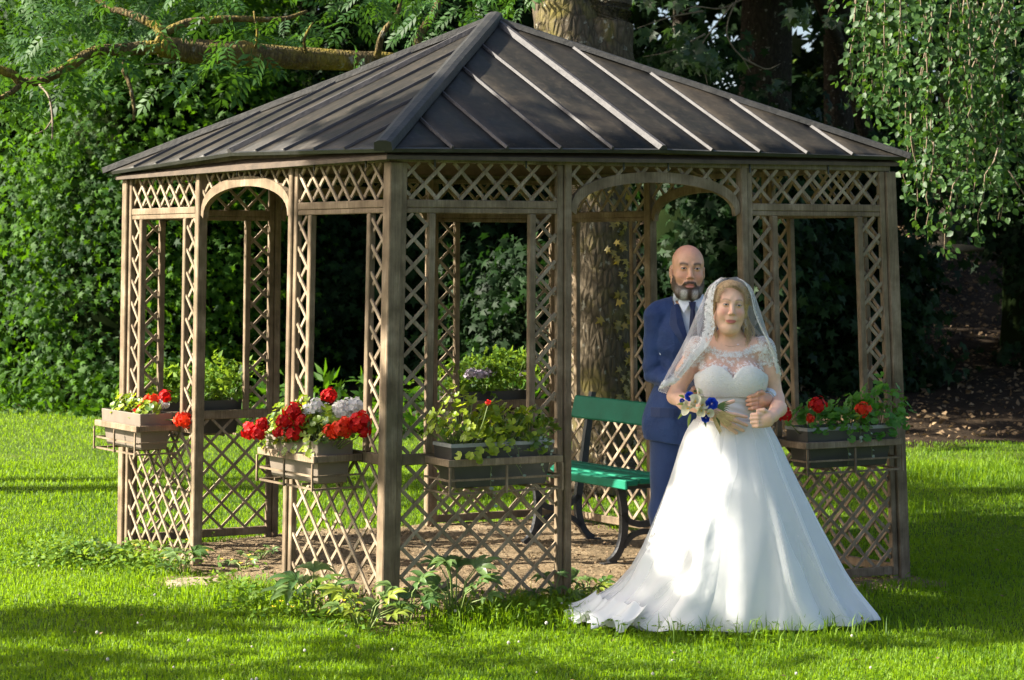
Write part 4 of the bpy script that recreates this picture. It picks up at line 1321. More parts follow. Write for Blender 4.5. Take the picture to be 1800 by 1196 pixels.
# ---------------------------------------------------------------- geraniums and other plants
def cos_sin(a): return math.cos(a), math.sin(a)
def geranium_leaf(r=1.0, seed=0):
    """Round lobed blade, cupped, with a notch at the stalk; unit radius."""
    rr = random.Random(seed)
    n = 15
    v = [(0, 0, 0)]; 
    for i in range(n):
        a = -math.pi / 2 + .35 + (2 * math.pi - .70) * i / (n - 1)
        lob = 1 + .10 * math.cos(a * 7 + seed)
        R = lob * (.88 + .10 * rr.random())
        v.append((R * math.cos(a), R * math.sin(a) , .24 * R * R + .09 * math.sin(5 * a + seed) - .04))
    m = len(v)
    for i in range(n):
        x, y, z = v[1 + i]
        v.append((x * .55, y * .55, z * .28))
    f = []
    for i in range(n - 1):
        f.append((0, m + i, m + i + 1))
        f.append((m + i, 1 + i, 2 + i, m + i + 1))
    return v, f
GERL = obj_leaf_mat('geranium_leaf', (.030, .095, .008), (.165, .24, .015), (.30, .38, .012), .38)
GERD = obj_leaf_mat('geranium_leaf_green', (.030, .14, .012), (.11, .29, .03), (.26, .52, .02), .42)
GERY = obj_leaf_mat('geranium_leaf_yellow', (.13, .21, .010), (.32, .40, .02), (.50, .54, .02), .45)
LEAFMESH = {}
for key, m in (('mid', GERL), ('green', GERD), ('yellow', GERY)):
    LEAFMESH[key] = []
    for s in range(3):
        v, f = geranium_leaf(1, s * 3 + 1)
        LEAFMESH[key].append(mesh_from('geranium_leaf', v, f, mat=m, smooth=True))
STEMM = simple_mat('green_stem', (.10, .16, .03), (.18, .22, .06), rough=.6, scale=20)

def petal_mat(name, a, b_, trans=.25):
    m, nt, out = new_mat(name)
    n = noise(nt, 60, 3, .6, coords(nt))
    r = ramp(nt, n.outputs[0], [(.3, a), (.7, b_)])
    p = N(nt, 'ShaderNodeBsdfPrincipled', inp={'Roughness': .6, 'Specular IOR Level': .25}); nt.links.new(r.outputs[0], p.inputs['Base Color'])
    t = N(nt, 'ShaderNodeBsdfTranslucent'); nt.links.new(r.outputs[0], t.inputs['Color'])
    mx = N(nt, 'ShaderNodeMixShader', inp={0: trans}); nt.links.new(p.outputs[0], mx.inputs[1]); nt.links.new(t.outputs[0], mx.inputs[2])
    nt.links.new(mx.outputs[0], out.inputs[0])
    return m
RED = petal_mat('red_petal', (.38, .003, .004), (.66, .010, .006))
SCAR = petal_mat('scarlet_petal', (.62, .02, .006), (.78, .06, .012))
WHT = petal_mat('white_petal', (.74, .72, .69), (.86, .85, .82))
LILAC = petal_mat('lilac_petal', (.42, .34, .46), (.6, .52, .62))

def flower_head_mesh(mat, r=.048, n=34, seed=1):
    """A ball of five-petalled florets."""
    rr = np.random.default_rng(seed)
    v = []; f = []
    for i in range(n):
        z = 1 - 2 * (i + .5) / n
        z = z * .95 + .1 if z < -.5 else z
        ph = i * 2.39996 + rr.normal(0, .15)
        d = np.array((math.sqrt(max(0, 1 - z * z)) * math.cos(ph), math.sqrt(max(0, 1 - z * z)) * math.sin(ph), z * .8))
        d /= np.linalg.norm(d)
        u = np.cross(d, (0.3, .2, 1)); u /= np.linalg.norm(u); w = np.cross(d, u)
        c = d * r * rr.uniform(.45, 1.12) + rr.normal(0, r * .10, 3)
        q = r * rr.uniform(.34, .54)
        a0 = rr.random() * 6.28
        for k in range(5):
            a = a0 + k * 1.2566
            dirv = math.cos(a) * u + math.sin(a) * w; sv = -math.sin(a) * u + math.cos(a) * w
            b = len(v)
            v += [c, c + dirv * q * .55 - sv * q * .40 + d * q * .12, c + dirv * q + d * q * (.02 + .2 * rr.random()), c + dirv * q * .55 + sv * q * .40 + d * q * .12]
            f.append((b, b + 1, b + 2, b + 3))
    return mesh_from('flower_head', v, f, mat=mat)
HEADS = {'red': [flower_head_mesh(RED, .042, 36, s) for s in (1, 2)], 'scarlet': [flower_head_mesh(SCAR, .042, 36, s) for s in (3, 4)],
         'white': [flower_head_mesh(WHT, .042, 34, s) for s in (5, 6)], 'bud': [flower_head_mesh(RED, .013, 12, 7)]}

def put(o_mesh, name, parent, loc, rot, s):
    o = bpy.data.objects.new(name, o_mesh)
    COL.objects.link(o)
    o.parent = parent
    o.location = Vector(loc) - root_loc(parent)
    o.rotation_euler = rot
    o.scale = (s, s, s)
    return o

def geranium(w, base, along, label, heads=(), kind='mid', nleaf=40, spread=(.16, .10), height=.17, yellow=.12, hz=.175, group='geraniums in the planters', face=None):
    """One plant: stems from the soil, leaves on stalks, flower heads at given places (along, out, up, colour, scale)."""
    nleaf = int(nleaf * 1.35)
    foot = base + w.e * along + Vector((0, 0, hz))
    o = empty('geranium', foot, label, 'geranium', group)
    st = MB()
    tips = []
    for i in range(nleaf):
        a = RNG.random() * 6.283; q = math.sqrt(RNG.random())
        dx = math.cos(a) * q * spread[0]; dy = math.sin(a) * q * spread[1]
        hgt = height * (1 - .55 * q * q) * RNG.uniform(.45, 1.1) + .02 - max(0, dy - .05) * 1.1
        p = foot + w.e * dx + w.n * (dy * 1.0 + .01) + Vector((0, 0, hgt))
        tips.append(p)
        out = w.e * dx + w.n * dy
        nrm = Vector((out.x * 5, out.y * 5, .75)) + Vector((RNG.normal(0, .35), RNG.normal(0, .35), 0)) + Vector((-.35, -.25, 0))
        rot = nrm.normalized().to_track_quat('Z', 'Y').to_euler()
        rot.rotate_axis('Z', RNG.random() * 6.28)
        kk = 'yellow' if RNG.random() < yellow else kind
        put(LEAFMESH[kk][i % 3], 'leaf', o, p, rot, RNG.uniform(.016, .032))
        if i % 2 == 0:
            root = foot + w.e * dx * .25 + w.n * dy * .25 - Vector((0, 0, .02))
            st.tube([root, root.lerp(p, .6) + Vector((0, 0, .01)), p - nrm.normalized() * .003], [.0032, .0024, .0016], 4)
    for hd in heads:
        if len(hd) == 4:        # seen at a place in the photograph, at the depth of the plant
            px, py, col, sc = hd
            p = at(px, py, foot.y - (.06 if col == 'white' else .19) + RNG.normal(0, .03)); q_ = p - foot
            al, ou, up = q_.dot(w.e), q_.dot(w.n), q_.z
        else:
            al, ou, up, col, sc = hd
            p = foot + w.e * al + w.n * ou + Vector((0, 0, up))
        h = put(random.choice(HEADS[col]), 'flower_head', o, p, (RNG.normal(0, .3), RNG.normal(0, .3), RNG.random() * 6), sc)
        st.tube([foot + w.e * al * .4 + w.n * ou * .3, foot + w.e * al * .8 + w.n * ou * .8 + Vector((0, 0, up * .6)), p - Vector((0, 0, .01))], [.003, .0026, .002], 5)
    st.build('stems', STEMM, o, smooth=True)
    return o

# wall DA runs from the front corner to the far left: positive "along" is towards the far left
w, base, _ = PLANT['DA', 1]
geranium(w, base, .12, 'geranium at the outer end of the far left planter, two red heads', [(268, 706, 'scarlet', 1.2), (252, 716, 'red', .8), (240, 733, 'red', 1.05)], 'mid', 36, (.14, .08), .11, .4)
geranium(w, base, -.12, 'geranium at the inner end of the far left planter, one head hanging over', [(290, 696, 'red', .9), (320, 739, 'scarlet', 1.25), (287, 711, 'white', .8)], 'mid', 42, (.16, .08), .10, .4)
w, base, _ = PLANT['DA', 0]
geranium(w, base, .17, 'red geranium at the left end of the middle planter', [(441, 757, 'red', 1.15), (462, 746, 'red', .85), (517, 724, 'red', 1.2), (498, 741, 'red', .9), (516, 762, 'red', 1.15), (543, 752, 'red', .9), (489, 760, 'red', .7), (455, 763, 'red', .9), (506, 750, 'red', .9), (530, 741, 'red', .85)], 'mid', 60, (.20, .15), .19, .25)
geranium(w, base, .0, 'white geranium in the centre of the middle planter', [(557, 716, 'white', 1.0), (545, 722, 'white', .8), (602, 722, 'white', 1.1), (626, 714, 'white', 1.05), (612, 712, 'white', .8), (590, 722, 'white', .9), (572, 724, 'white', .9), (616, 729, 'white', .8), (578, 697, 'red', .95)], 'mid', 72, (.20, .16), .22, .35)
geranium(w, base, -.18, 'red geranium at the right end of the middle planter', [(598, 755, 'scarlet', 1.2), (580, 760, 'scarlet', .9), (632, 742, 'red', 1.2), (618, 748, 'red', .9), (640, 757, 'red', .8), (606, 745, 'scarlet', .9)], 'mid', 60, (.17, .15), .17, .3)
w, base, _ = PLANT['DG', 0]
geranium(w, base, -.17, 'leafy yellow green geranium at the left end of the dark planter, one red bud', [(858, 708, 'bud', 1.1)], 'yellow', 96, (.21, .17), .29, .30)
geranium(w, base, .04, 'leafy geranium without flowers in the middle of the dark planter', [], 'yellow', 76, (.19, .14), .22, .3)
geranium(w, base, .19, 'darker green geranium at the right end of the dark planter', [], 'mid', 62, (.16, .12), .19, .25)
w, base, _ = PLANT['DG', 1]
geranium(w, base, -.17, 'geranium beside the bride with one red head leaning left', [(1377, 729, 'red', 1.0), (1436, 713, 'red', 1.05), (1424, 736, 'scarlet', .6)], 'green', 50, (.17, .13), .16, .03)
geranium(w, base, .05, 'geranium in the middle of the right planter with one scarlet head', [(1516, 720, 'scarlet', 1.05)], 'green', 66, (.19, .16), .18, .03)
geranium(w, base, .25, 'tall bushy geranium at the right end of the right planter', [], 'green', 84, (.21, .15), .27, .0)

# trailing silver plants: round little leaves on threads over the rim
SILV = obj_leaf_mat('silver_leaf', (.17, .22, .15), (.34, .40, .30), (.35, .42, .25), .25)
def trailing(w, base, along, label, strands):
    foot = base + w.e * along + w.n * (PD * .40) + Vector((0, 0, .195))
    o = empty('trailing_plant', foot, label, 'trailing plant', 'trailing silver plants over the planters')
    st = MB(); P = []
    for (da, L, drift) in strands:
        p = foot + w.e * da; pts = [p.copy()]
        p = p + w.n * .035 + Vector((0, 0, .02)); pts.append(p.copy())
        m = max(4, int(L / .03))
        for i in range(m):
            p = p + Vector((0, 0, -L / m)) + w.e * (drift / m + RNG.normal(0, .006)) + w.n * (.012 if i == 0 else RNG.normal(0, .003))
            pts.append(p.copy())
            if RNG.random() < .75: P.append(p.copy())
        st.tube(pts, .0013, 4)
    for i in range(26): P.append(foot + w.e * RNG.uniform(-.07, .07) + w.n * RNG.uniform(-.09, .03) + Vector((0, 0, RNG.uniform(.0, .035))))
    st.build('stems', STEMM, o)
    pa = np.array([tuple(p) for p in P]); n = len(pa)
    me = leaf_mesh('leaves', pa, rand_unit(n), np.tile(np.array(tuple(w.n)) * .8 + np.array((0, 0, .5)), (n, 1)) + RNG.normal(0, .4, (n, 3)), RNG.uniform(.014, .026, n), (np.array([(0, 0, 0), (-.5, .3, .05), (-.4, .85, .1), (0, .8, .04), (.4, .85, .1), (.5, .3, .05)], float), np.array([(0, 3, 1), (1, 3, 2), (0, 5, 3), (5, 4, 3)])), SILV)
    tag(add('leaves', me, o), kind='stuff')
w, base, _ = PLANT['DG', 0]
trailing(w, base, .0, 'silver trailing plant in the middle of the dark planter', [(-.10, .30, .05), (-.03, .16, .12), (.06, .12, .02)])
trailing(w, base, .20, 'silver trailing plant at the right end of the dark planter', [(-.02, .15, .02), (.04, .10, .03)])
w, base, _ = PLANT['DG', 1]
trailing(w, base, .02, 'silver trailing plant hanging from the right planter beside the bride', [(-.04, .20, -.01), (.08, .16, .02), (.03, .10, .0)])

# fuller, lower plants on the back wall
def back_plant(key, along, label, col=None, n=420, h=.30, group='plants on the back wall'):
    w, base, _ = PLANT[key]
    foot = base + w.e * along + Vector((0, 0, .18))
    o = empty('bedding_plant', foot, label, 'plant', group)
    nc = 26
    C = np.stack([RNG.normal(0, .11, nc), RNG.normal(0, .07, nc), RNG.random(nc) ** .8 * h], 1)
    idx = RNG.integers(0, nc, n)
    q = C[idx] + RNG.normal(0, .028, (n, 3)); q[:, 2] = np.abs(q[:, 2])
    P = np.array(tuple(foot))[None] + q[:, :1] * np.array(tuple(w.e)) + q[:, 1:2] * np.array(tuple(w.n)) + q[:, 2:] * np.array((0, 0, 1.))
    me = leaf_mesh('foliage', P, rand_unit(n), rand_unit(n) + np.array((-.3, -.5, .7)), RNG.uniform(.03, .062, n), LEAF, BACKL)
    tag(add('foliage', me, o), kind='stuff')
    st = MB()
    for i in range(14):
        c = C[i]; st.tube([foot + w.e * c[0] * .3, foot + w.e * c[0] + w.n * c[1] + Vector((0, 0, c[2]))], [.003, .0015], 4)
    st.build('stems', STEMM, o)
    if col:
        for i in range(8):
            p = foot + w.e * RNG.normal(0, .09) + w.n * RNG.normal(-.04, .04) + Vector((0, 0, h * RNG.uniform(.55, .95)))
            put(col, 'flower_head', o, p, (0, 0, RNG.random() * 6), RNG.uniform(.5, .8))
BACKL = leaf_mat('bedding_leaf', (.05, .13, .012), (.15, .25, .03), (.30, .42, .02), rough=.6, trans=.45, spec=.15)
LILH = flower_head_mesh(LILAC, .046, 30, 9)
back_plant('AX', -.20, 'leafy plant at one end of the planter behind the left opening') if False else None
for key, al, lab, col, h in ((('AX', 0), -.24, 'bright leafy plant nearest the far left corner post on the back wall', None, .30), (('AX', 0), .0, 'bright leafy plant in the middle of the left back planter', None, .27), (('AX', 0), .24, 'bright leafy plant beside the dark lattice column of the back wall', None, .34),
                             (('AX', 1), -.22, 'leafy plant left of the pale lilac flowers on the back wall', None, .26), (('AX', 1), .0, 'plant with pale lilac flowers on the back wall', LILH, .28), (('AX', 1), .23, 'tall feathery plant right of the pale lilac flowers on the back wall', None, .36)):
    back_plant(key, al, lab, col, h=h * .8)

# ---------------------------------------------------------------- hellebores along the foot of the gazebo
HELL = obj_leaf_mat('hellebore_leaf', (.040, .105, .025), (.15, .23, .075), (.28, .42, .05), .34, .36)
HELY = obj_leaf_mat('hellebore_leaf_young', (.09, .16, .02), (.24, .30, .04), (.42, .48, .03), .42, .4)
def palmate(seed, mat):
    rr = random.Random(seed)
    v = []; f = []
    for k, a in enumerate((-1.35, -.7, 0, .7, 1.35)):
        L = 1.0 - .18 * abs(a) + rr.uniform(-.08, .08); wd = .155
        c, s = math.sin(a), math.cos(a)
        b = len(v)
        prof = [(0, .03, 0), (.3, wd * .75, .10), (.62, wd, .10), (.86, wd * .6, .02), (1.0, 0.004, -.08)]
        for (t, ww, z) in prof:
            x, y = c * t * L, s * t * L
            px, py = s, -c
            v += [(x - px * ww, y - py * ww, z + .05 * ww / wd), (x, y, z - .03), (x + px * ww, y + py * ww, z + .05 * ww / wd)]
        for i in range(4):
            q = b + i * 3
            f += [(q, q + 1, q + 4, q + 3), (q + 1, q + 2, q + 5, q + 4)]
    return mesh_from('hellebore_leaf', v, f, mat=mat, smooth=True)
HLM = [palmate(i, HELL) for i in range(3)]; HLY = [palmate(i + 5, HELY) for i in range(2)]
def hellebore(px, py, n, sc, h, label, young=.1, spread=.16):
    g = ground_at(px, py)
    o = empty('hellebore', g, label, 'plant', 'hellebores along the foot of the gazebo')
    st = MB()
    for i in range(n):
        a = 6.283 * i / n + RNG.normal(0, .3); q = spread * RNG.uniform(.35, 1.1)
        hh = h * RNG.uniform(.5, 1.1) * (1.15 - .5 * q / spread)
        p = g + Vector((math.cos(a) * q, math.sin(a) * q, hh))
        d = Vector((math.cos(a), math.sin(a), RNG.uniform(-.15, .55)))
        nrm = Vector((math.cos(a) * .45, math.sin(a) * .45 - .25, .9))
        y = d.normalized(); z = (nrm - y * nrm.dot(y)).normalized(); x = y.cross(z)
        M = Matrix((x, y, z)).transposed().to_euler()
        put(random.choice(HLY if RNG.random() < young else HLM), 'leaf', o, p, M, sc * RNG.uniform(.75, 1.15))
        st.tube([g + Vector((math.cos(a) * .02, math.sin(a) * .02, -.01)), g + Vector((math.cos(a) * q * .5, math.sin(a) * q * .5, hh * .75)), p], [.005, .004, .003], 5)
    st.build('stems', STEMM, o, smooth=True)
hellebore(148, 985, 9, .10, .13, 'dusty green plant standing alone left of the gazebo', .05, .11)
hellebore(205, 990, 8, .09, .10, 'low plant at the foot of the far left post', .15, .13)
hellebore(325, 1008, 7, .12, .13, 'plant with broad upright leaves beside the flat stone', .05, .10)
hellebore(262, 985, 6, .08, .12, 'small yellow green plant at the foot of the left trellis', .8, .10)
hellebore(545, 1085, 9, .155, .25, 'broad leaved plant in front of the middle trellis', .05, .12)
hellebore(640, 1112, 11, .115, .23, 'pale stemmed plant with yellow tips left of the front corner post', .35, .20)
hellebore(712, 1100, 7, .11, .24, 'dark leaved plant touching the front corner post', .1, .15)
hellebore(800, 1094, 15, .13, .33, 'largest dark leaved plant in front of the right trellis', .06, .21)
hellebore(975, 1070, 8, .085, .17, 'small plant left of the post beside the train', .1, .10)
hellebore(1035, 1060, 8, .085, .15, 'small plant between the post and the train of the dress', .15, .12)
hellebore(455, 985, 6, .06, .08, 'small weed on the bare earth behind the left opening', .25, .12)
hellebore(428, 1003, 5, .055, .08, 'smallest weed on the bare earth with reddish tips', .4, .08)

# creeping ground cover along the foot of the left wall
n = 6800
q = RNG.random(n)
cx_ = np.interp(q, [0, .28, .5, .75, 1], [ground_at(60, 985).x, ground_at(230, 985).x, ground_at(430, 1060).x, ground_at(740, 1115).x, ground_at(1030, 1068).x]) + RNG.normal(0, .10, n)
cy_ = np.interp(q, [0, .28, .5, .75, 1], [ground_at(60, 985).y, ground_at(230, 985).y, ground_at(430, 1060).y, ground_at(740, 1115).y, ground_at(1030, 1068).y]) + RNG.normal(0, .22, n)
k = (fbm2(cx_ * 2.2, cy_ * 2.2, 87) > np.where(q > .6, .12, -.1)) & (RNG.random(n) < np.where(q > .55, .4, 1.0))
cx_, cy_ = cx_[k], cy_[k]; n = len(cx_)
P = np.stack([cx_, cy_, .015 + RNG.random(n) ** 2 * .11], 1)
me = leaf_mesh('ground_cover', P, rand_unit(n) * (1, 1, .5) + np.array((0, 0, .25)), rand_unit(n) * .7 + np.array((-.1, -.3, .8)), RNG.uniform(.022, .05, n), LEAF, BACKL)
tag(add('ground_cover', me), 'creeping weeds and small leaves along the foot of the left wall', 'ground cover', kind='stuff')
# ---------------------------------------------------------------- people: smooth solids from distance fields
class Field:
    """Signed distance field on a grid, built from blended primitives."""
    def __init__(self, lo, hi, h):
        self.lo = np.array(lo, np.float32); self.h = h
        self.n = np.ceil((np.array(hi) - self.lo) / h).astype(int) + 1
        self.D = np.full(self.n, 1.0, np.float32)
        self.ax = [self.lo[i] + np.arange(self.n[i], dtype=np.float32) * h for i in range(3)]
    def window(self, lo, hi):
        s = []
        for i in range(3):
            a = max(0, int((lo[i] - self.lo[i]) / self.h)); b = min(self.n[i], int((hi[i] - self.lo[i]) / self.h) + 2)
            s.append(slice(a, max(a, b)))
        return tuple(s)
    def pts(self, s):
        return self.ax[0][s[0]][:, None, None], self.ax[1][s[1]][None, :, None], self.ax[2][s[2]][None, None, :]
    def blend(self, s, d, k, sub=False):
        a = self.D[s]
        if a.size == 0: return
        if sub:
            d = -d
            hh = np.clip(.5 - .5 * (a - d) / k, 0, 1)
            self.D[s] = a + (d - a) * hh + k * hh * (1 - hh)
        else:
            hh = np.clip(.5 + .5 * (a - d) / k, 0, 1)
            self.D[s] = a + (d - a) * hh - k * hh * (1 - hh)
    def cone(self, a, b, ra, rb=None, k=.02, sub=False, flat=None):
        if rb is None: rb = ra
        a = np.array(a, np.float32); b = np.array(b, np.float32); m = max(ra, rb) + 1.6 * k + 2 * self.h
        s = self.window(np.minimum(a, b) - m, np.maximum(a, b) + m)
        x, y, z = self.pts(s)
        d = b - a; L = float(d @ d) + 1e-12
        t = np.clip(((x - a[0]) * d[0] + (y - a[1]) * d[1] + (z - a[2]) * d[2]) / L, 0, 1)
        q = np.sqrt((x - a[0] - t * d[0]) ** 2 + (y - a[1] - t * d[1]) ** 2 + (z - a[2] - t * d[2]) ** 2) - (ra + (rb - ra) * t)
        self.blend(s, q, k, sub)
    def ell(self, c, r, k=.02, R=None, sub=False):
        c = np.array(c, np.float32); r = np.array(r, np.float32); m = max(r) + 1.6 * k + 2 * self.h
        s = self.window(c - m, c + m)
        x, y, z = self.pts(s)
        x, y, z = x - c[0], y - c[1], z - c[2]
        if R is not None:
            x, y, z = (R[0][0] * x + R[1][0] * y + R[2][0] * z, R[0][1] * x + R[1][1] * y + R[2][1] * z, R[0][2] * x + R[1][2] * y + R[2][2] * z)
        k0 = np.sqrt((x / r[0]) ** 2 + (y / r[1]) ** 2 + (z / r[2]) ** 2)
        k1 = np.sqrt((x / r[0] ** 2) ** 2 + (y / r[1] ** 2) ** 2 + (z / r[2] ** 2) ** 2) + 1e-9
        self.blend(s, np.maximum(k0 * (k0 - 1) / k1, -float(min(r))), k, sub)
    def chain(self, pts, radii, k=.012):
        for i in range(len(pts) - 1): self.cone(pts[i], pts[i + 1], radii[i], radii[i + 1], k)
    def mesh(self):
        D = self.D; h = self.h
        Sg = D < 0
        c = np.zeros(np.array(D.shape) - 1, np.uint8)
        for i in (0, 1):
            for j in (0, 1):
                for k in (0, 1):
                    c += Sg[i:D.shape[0] - 1 + i, j:D.shape[1] - 1 + j, k:D.shape[2] - 1 + k]
        act = (c > 0) & (c < 8)
        ids = np.argwhere(act)
        idx = np.full(act.shape, -1, np.int32); idx[act] = np.arange(len(ids))
        acc = np.zeros((len(ids), 3)); cnt = np.zeros(len(ids))
        i, j, k = ids.T
        for axis in range(3):
            o = [q for q in range(3) if q != axis]
            for u in (0, 1):
                for v in (0, 1):
                    off = np.zeros(3, int); off[o[0]] = u; off[o[1]] = v
                    off2 = off.copy(); off2[axis] = 1
                    da = D[i + off[0], j + off[1], k + off[2]]; db = D[i + off2[0], j + off2[1], k + off2[2]]
                    m = (da < 0) != (db < 0)
                    t = np.where(m, da / np.where(m, da - db, 1), 0)
                    p = np.tile(off.astype(float), (len(ids), 1)); p[:, axis] = t
                    acc[m] += p[m]; cnt[m] += 1
        V = self.lo + (ids + acc / cnt[:, None]) * h
        quads = []
        for axis in range(3):
            a, b = [q for q in range(3) if q != axis]
            sl0 = [slice(None)] * 3; sl1 = [slice(None)] * 3
            sl0[axis] = slice(0, -1); sl1[axis] = slice(1, None)
            for q in (a, b): sl0[q] = slice(1, -1); sl1[q] = slice(1, -1)
            s0 = Sg[tuple(sl0)]; s1 = Sg[tuple(sl1)]
            e = np.argwhere(s0 != s1)
            if not len(e): continue
            flip = s0[tuple(e.T)]
            e[:, a] += 1; e[:, b] += 1
            def cell(da, db):
                w = e.copy(); w[:, a] -= da; w[:, b] -= db
                return idx[tuple(w.T)]
            Q = np.stack([cell(1, 1), cell(0, 1), cell(0, 0), cell(1, 0)], 1)
            if axis == 1: flip = ~flip
            Q[~flip] = Q[~flip][:, ::-1]
            quads.append(Q)
        return V, np.concatenate(quads)

def smooth_verts(V, Q, it=2, lam=.5):
    n = len(V)
    for _ in range(it):
        acc = np.zeros((n, 3)); cnt = np.zeros(n)
        for a, b in ((0, 1), (1, 2), (2, 3), (3, 0)):
            np.add.at(acc, Q[:, a], V[Q[:, b]]); np.add.at(acc, Q[:, b], V[Q[:, a]])
            np.add.at(cnt, Q[:, a], 1); np.add.at(cnt, Q[:, b], 1)
        V = V * (1 - lam) + lam * acc / np.maximum(cnt, 1)[:, None]
    return V
def vert_normals(V, Q):
    nrm = np.cross(V[Q[:, 2]] - V[Q[:, 0]], V[Q[:, 3]] - V[Q[:, 1]])
    out = np.zeros_like(V)
    for i in range(4): np.add.at(out, Q[:, i], nrm)
    return out / (np.linalg.norm(out, axis=1, keepdims=True) + 1e-12)

def add_local(name, me, parent):
    o = bpy.data.objects.new(name, me); COL.objects.link(o); o.parent = parent
    return o

def skin_mat(name):
    m, nt, out = new_mat(name)
    a = N(nt, 'ShaderNodeAttribute', attribute_name='tone')
    n = noise(nt, 40, 4, .6, coords(nt))
    r = ramp(nt, n.outputs[0], [(.3, (.88, .86, .86)), (.7, (1.06, 1.05, 1.05))])
    c = mix_col(nt, .8, a.outputs['Color'], r.outputs[0], 'MULTIPLY')
    p = N(nt, 'ShaderNodeBsdfPrincipled', inp={'Roughness': .48, 'Subsurface Weight': .12, 'Subsurface Scale': .006, 'Specular IOR Level': .4})
    p.inputs['Subsurface Radius'].default_value = (1.0, .35, .2)
    nt.links.new(c, p.inputs['Base Color'])
    nt.links.new(p.outputs[0], out.inputs[0])
    return m
SKIN = skin_mat('skin')

def put_color(me, C):
    a = me.color_attributes.new('tone', 'FLOAT_COLOR', 'POINT')
    a.data.foreach_set('color', np.concatenate([C, np.ones((len(C), 1))], 1).astype(np.float32).ravel())

def smst(x, a, b):
    t = np.clip((x - a) / (b - a), 0, 1)
    return t * t * (3 - 2 * t)

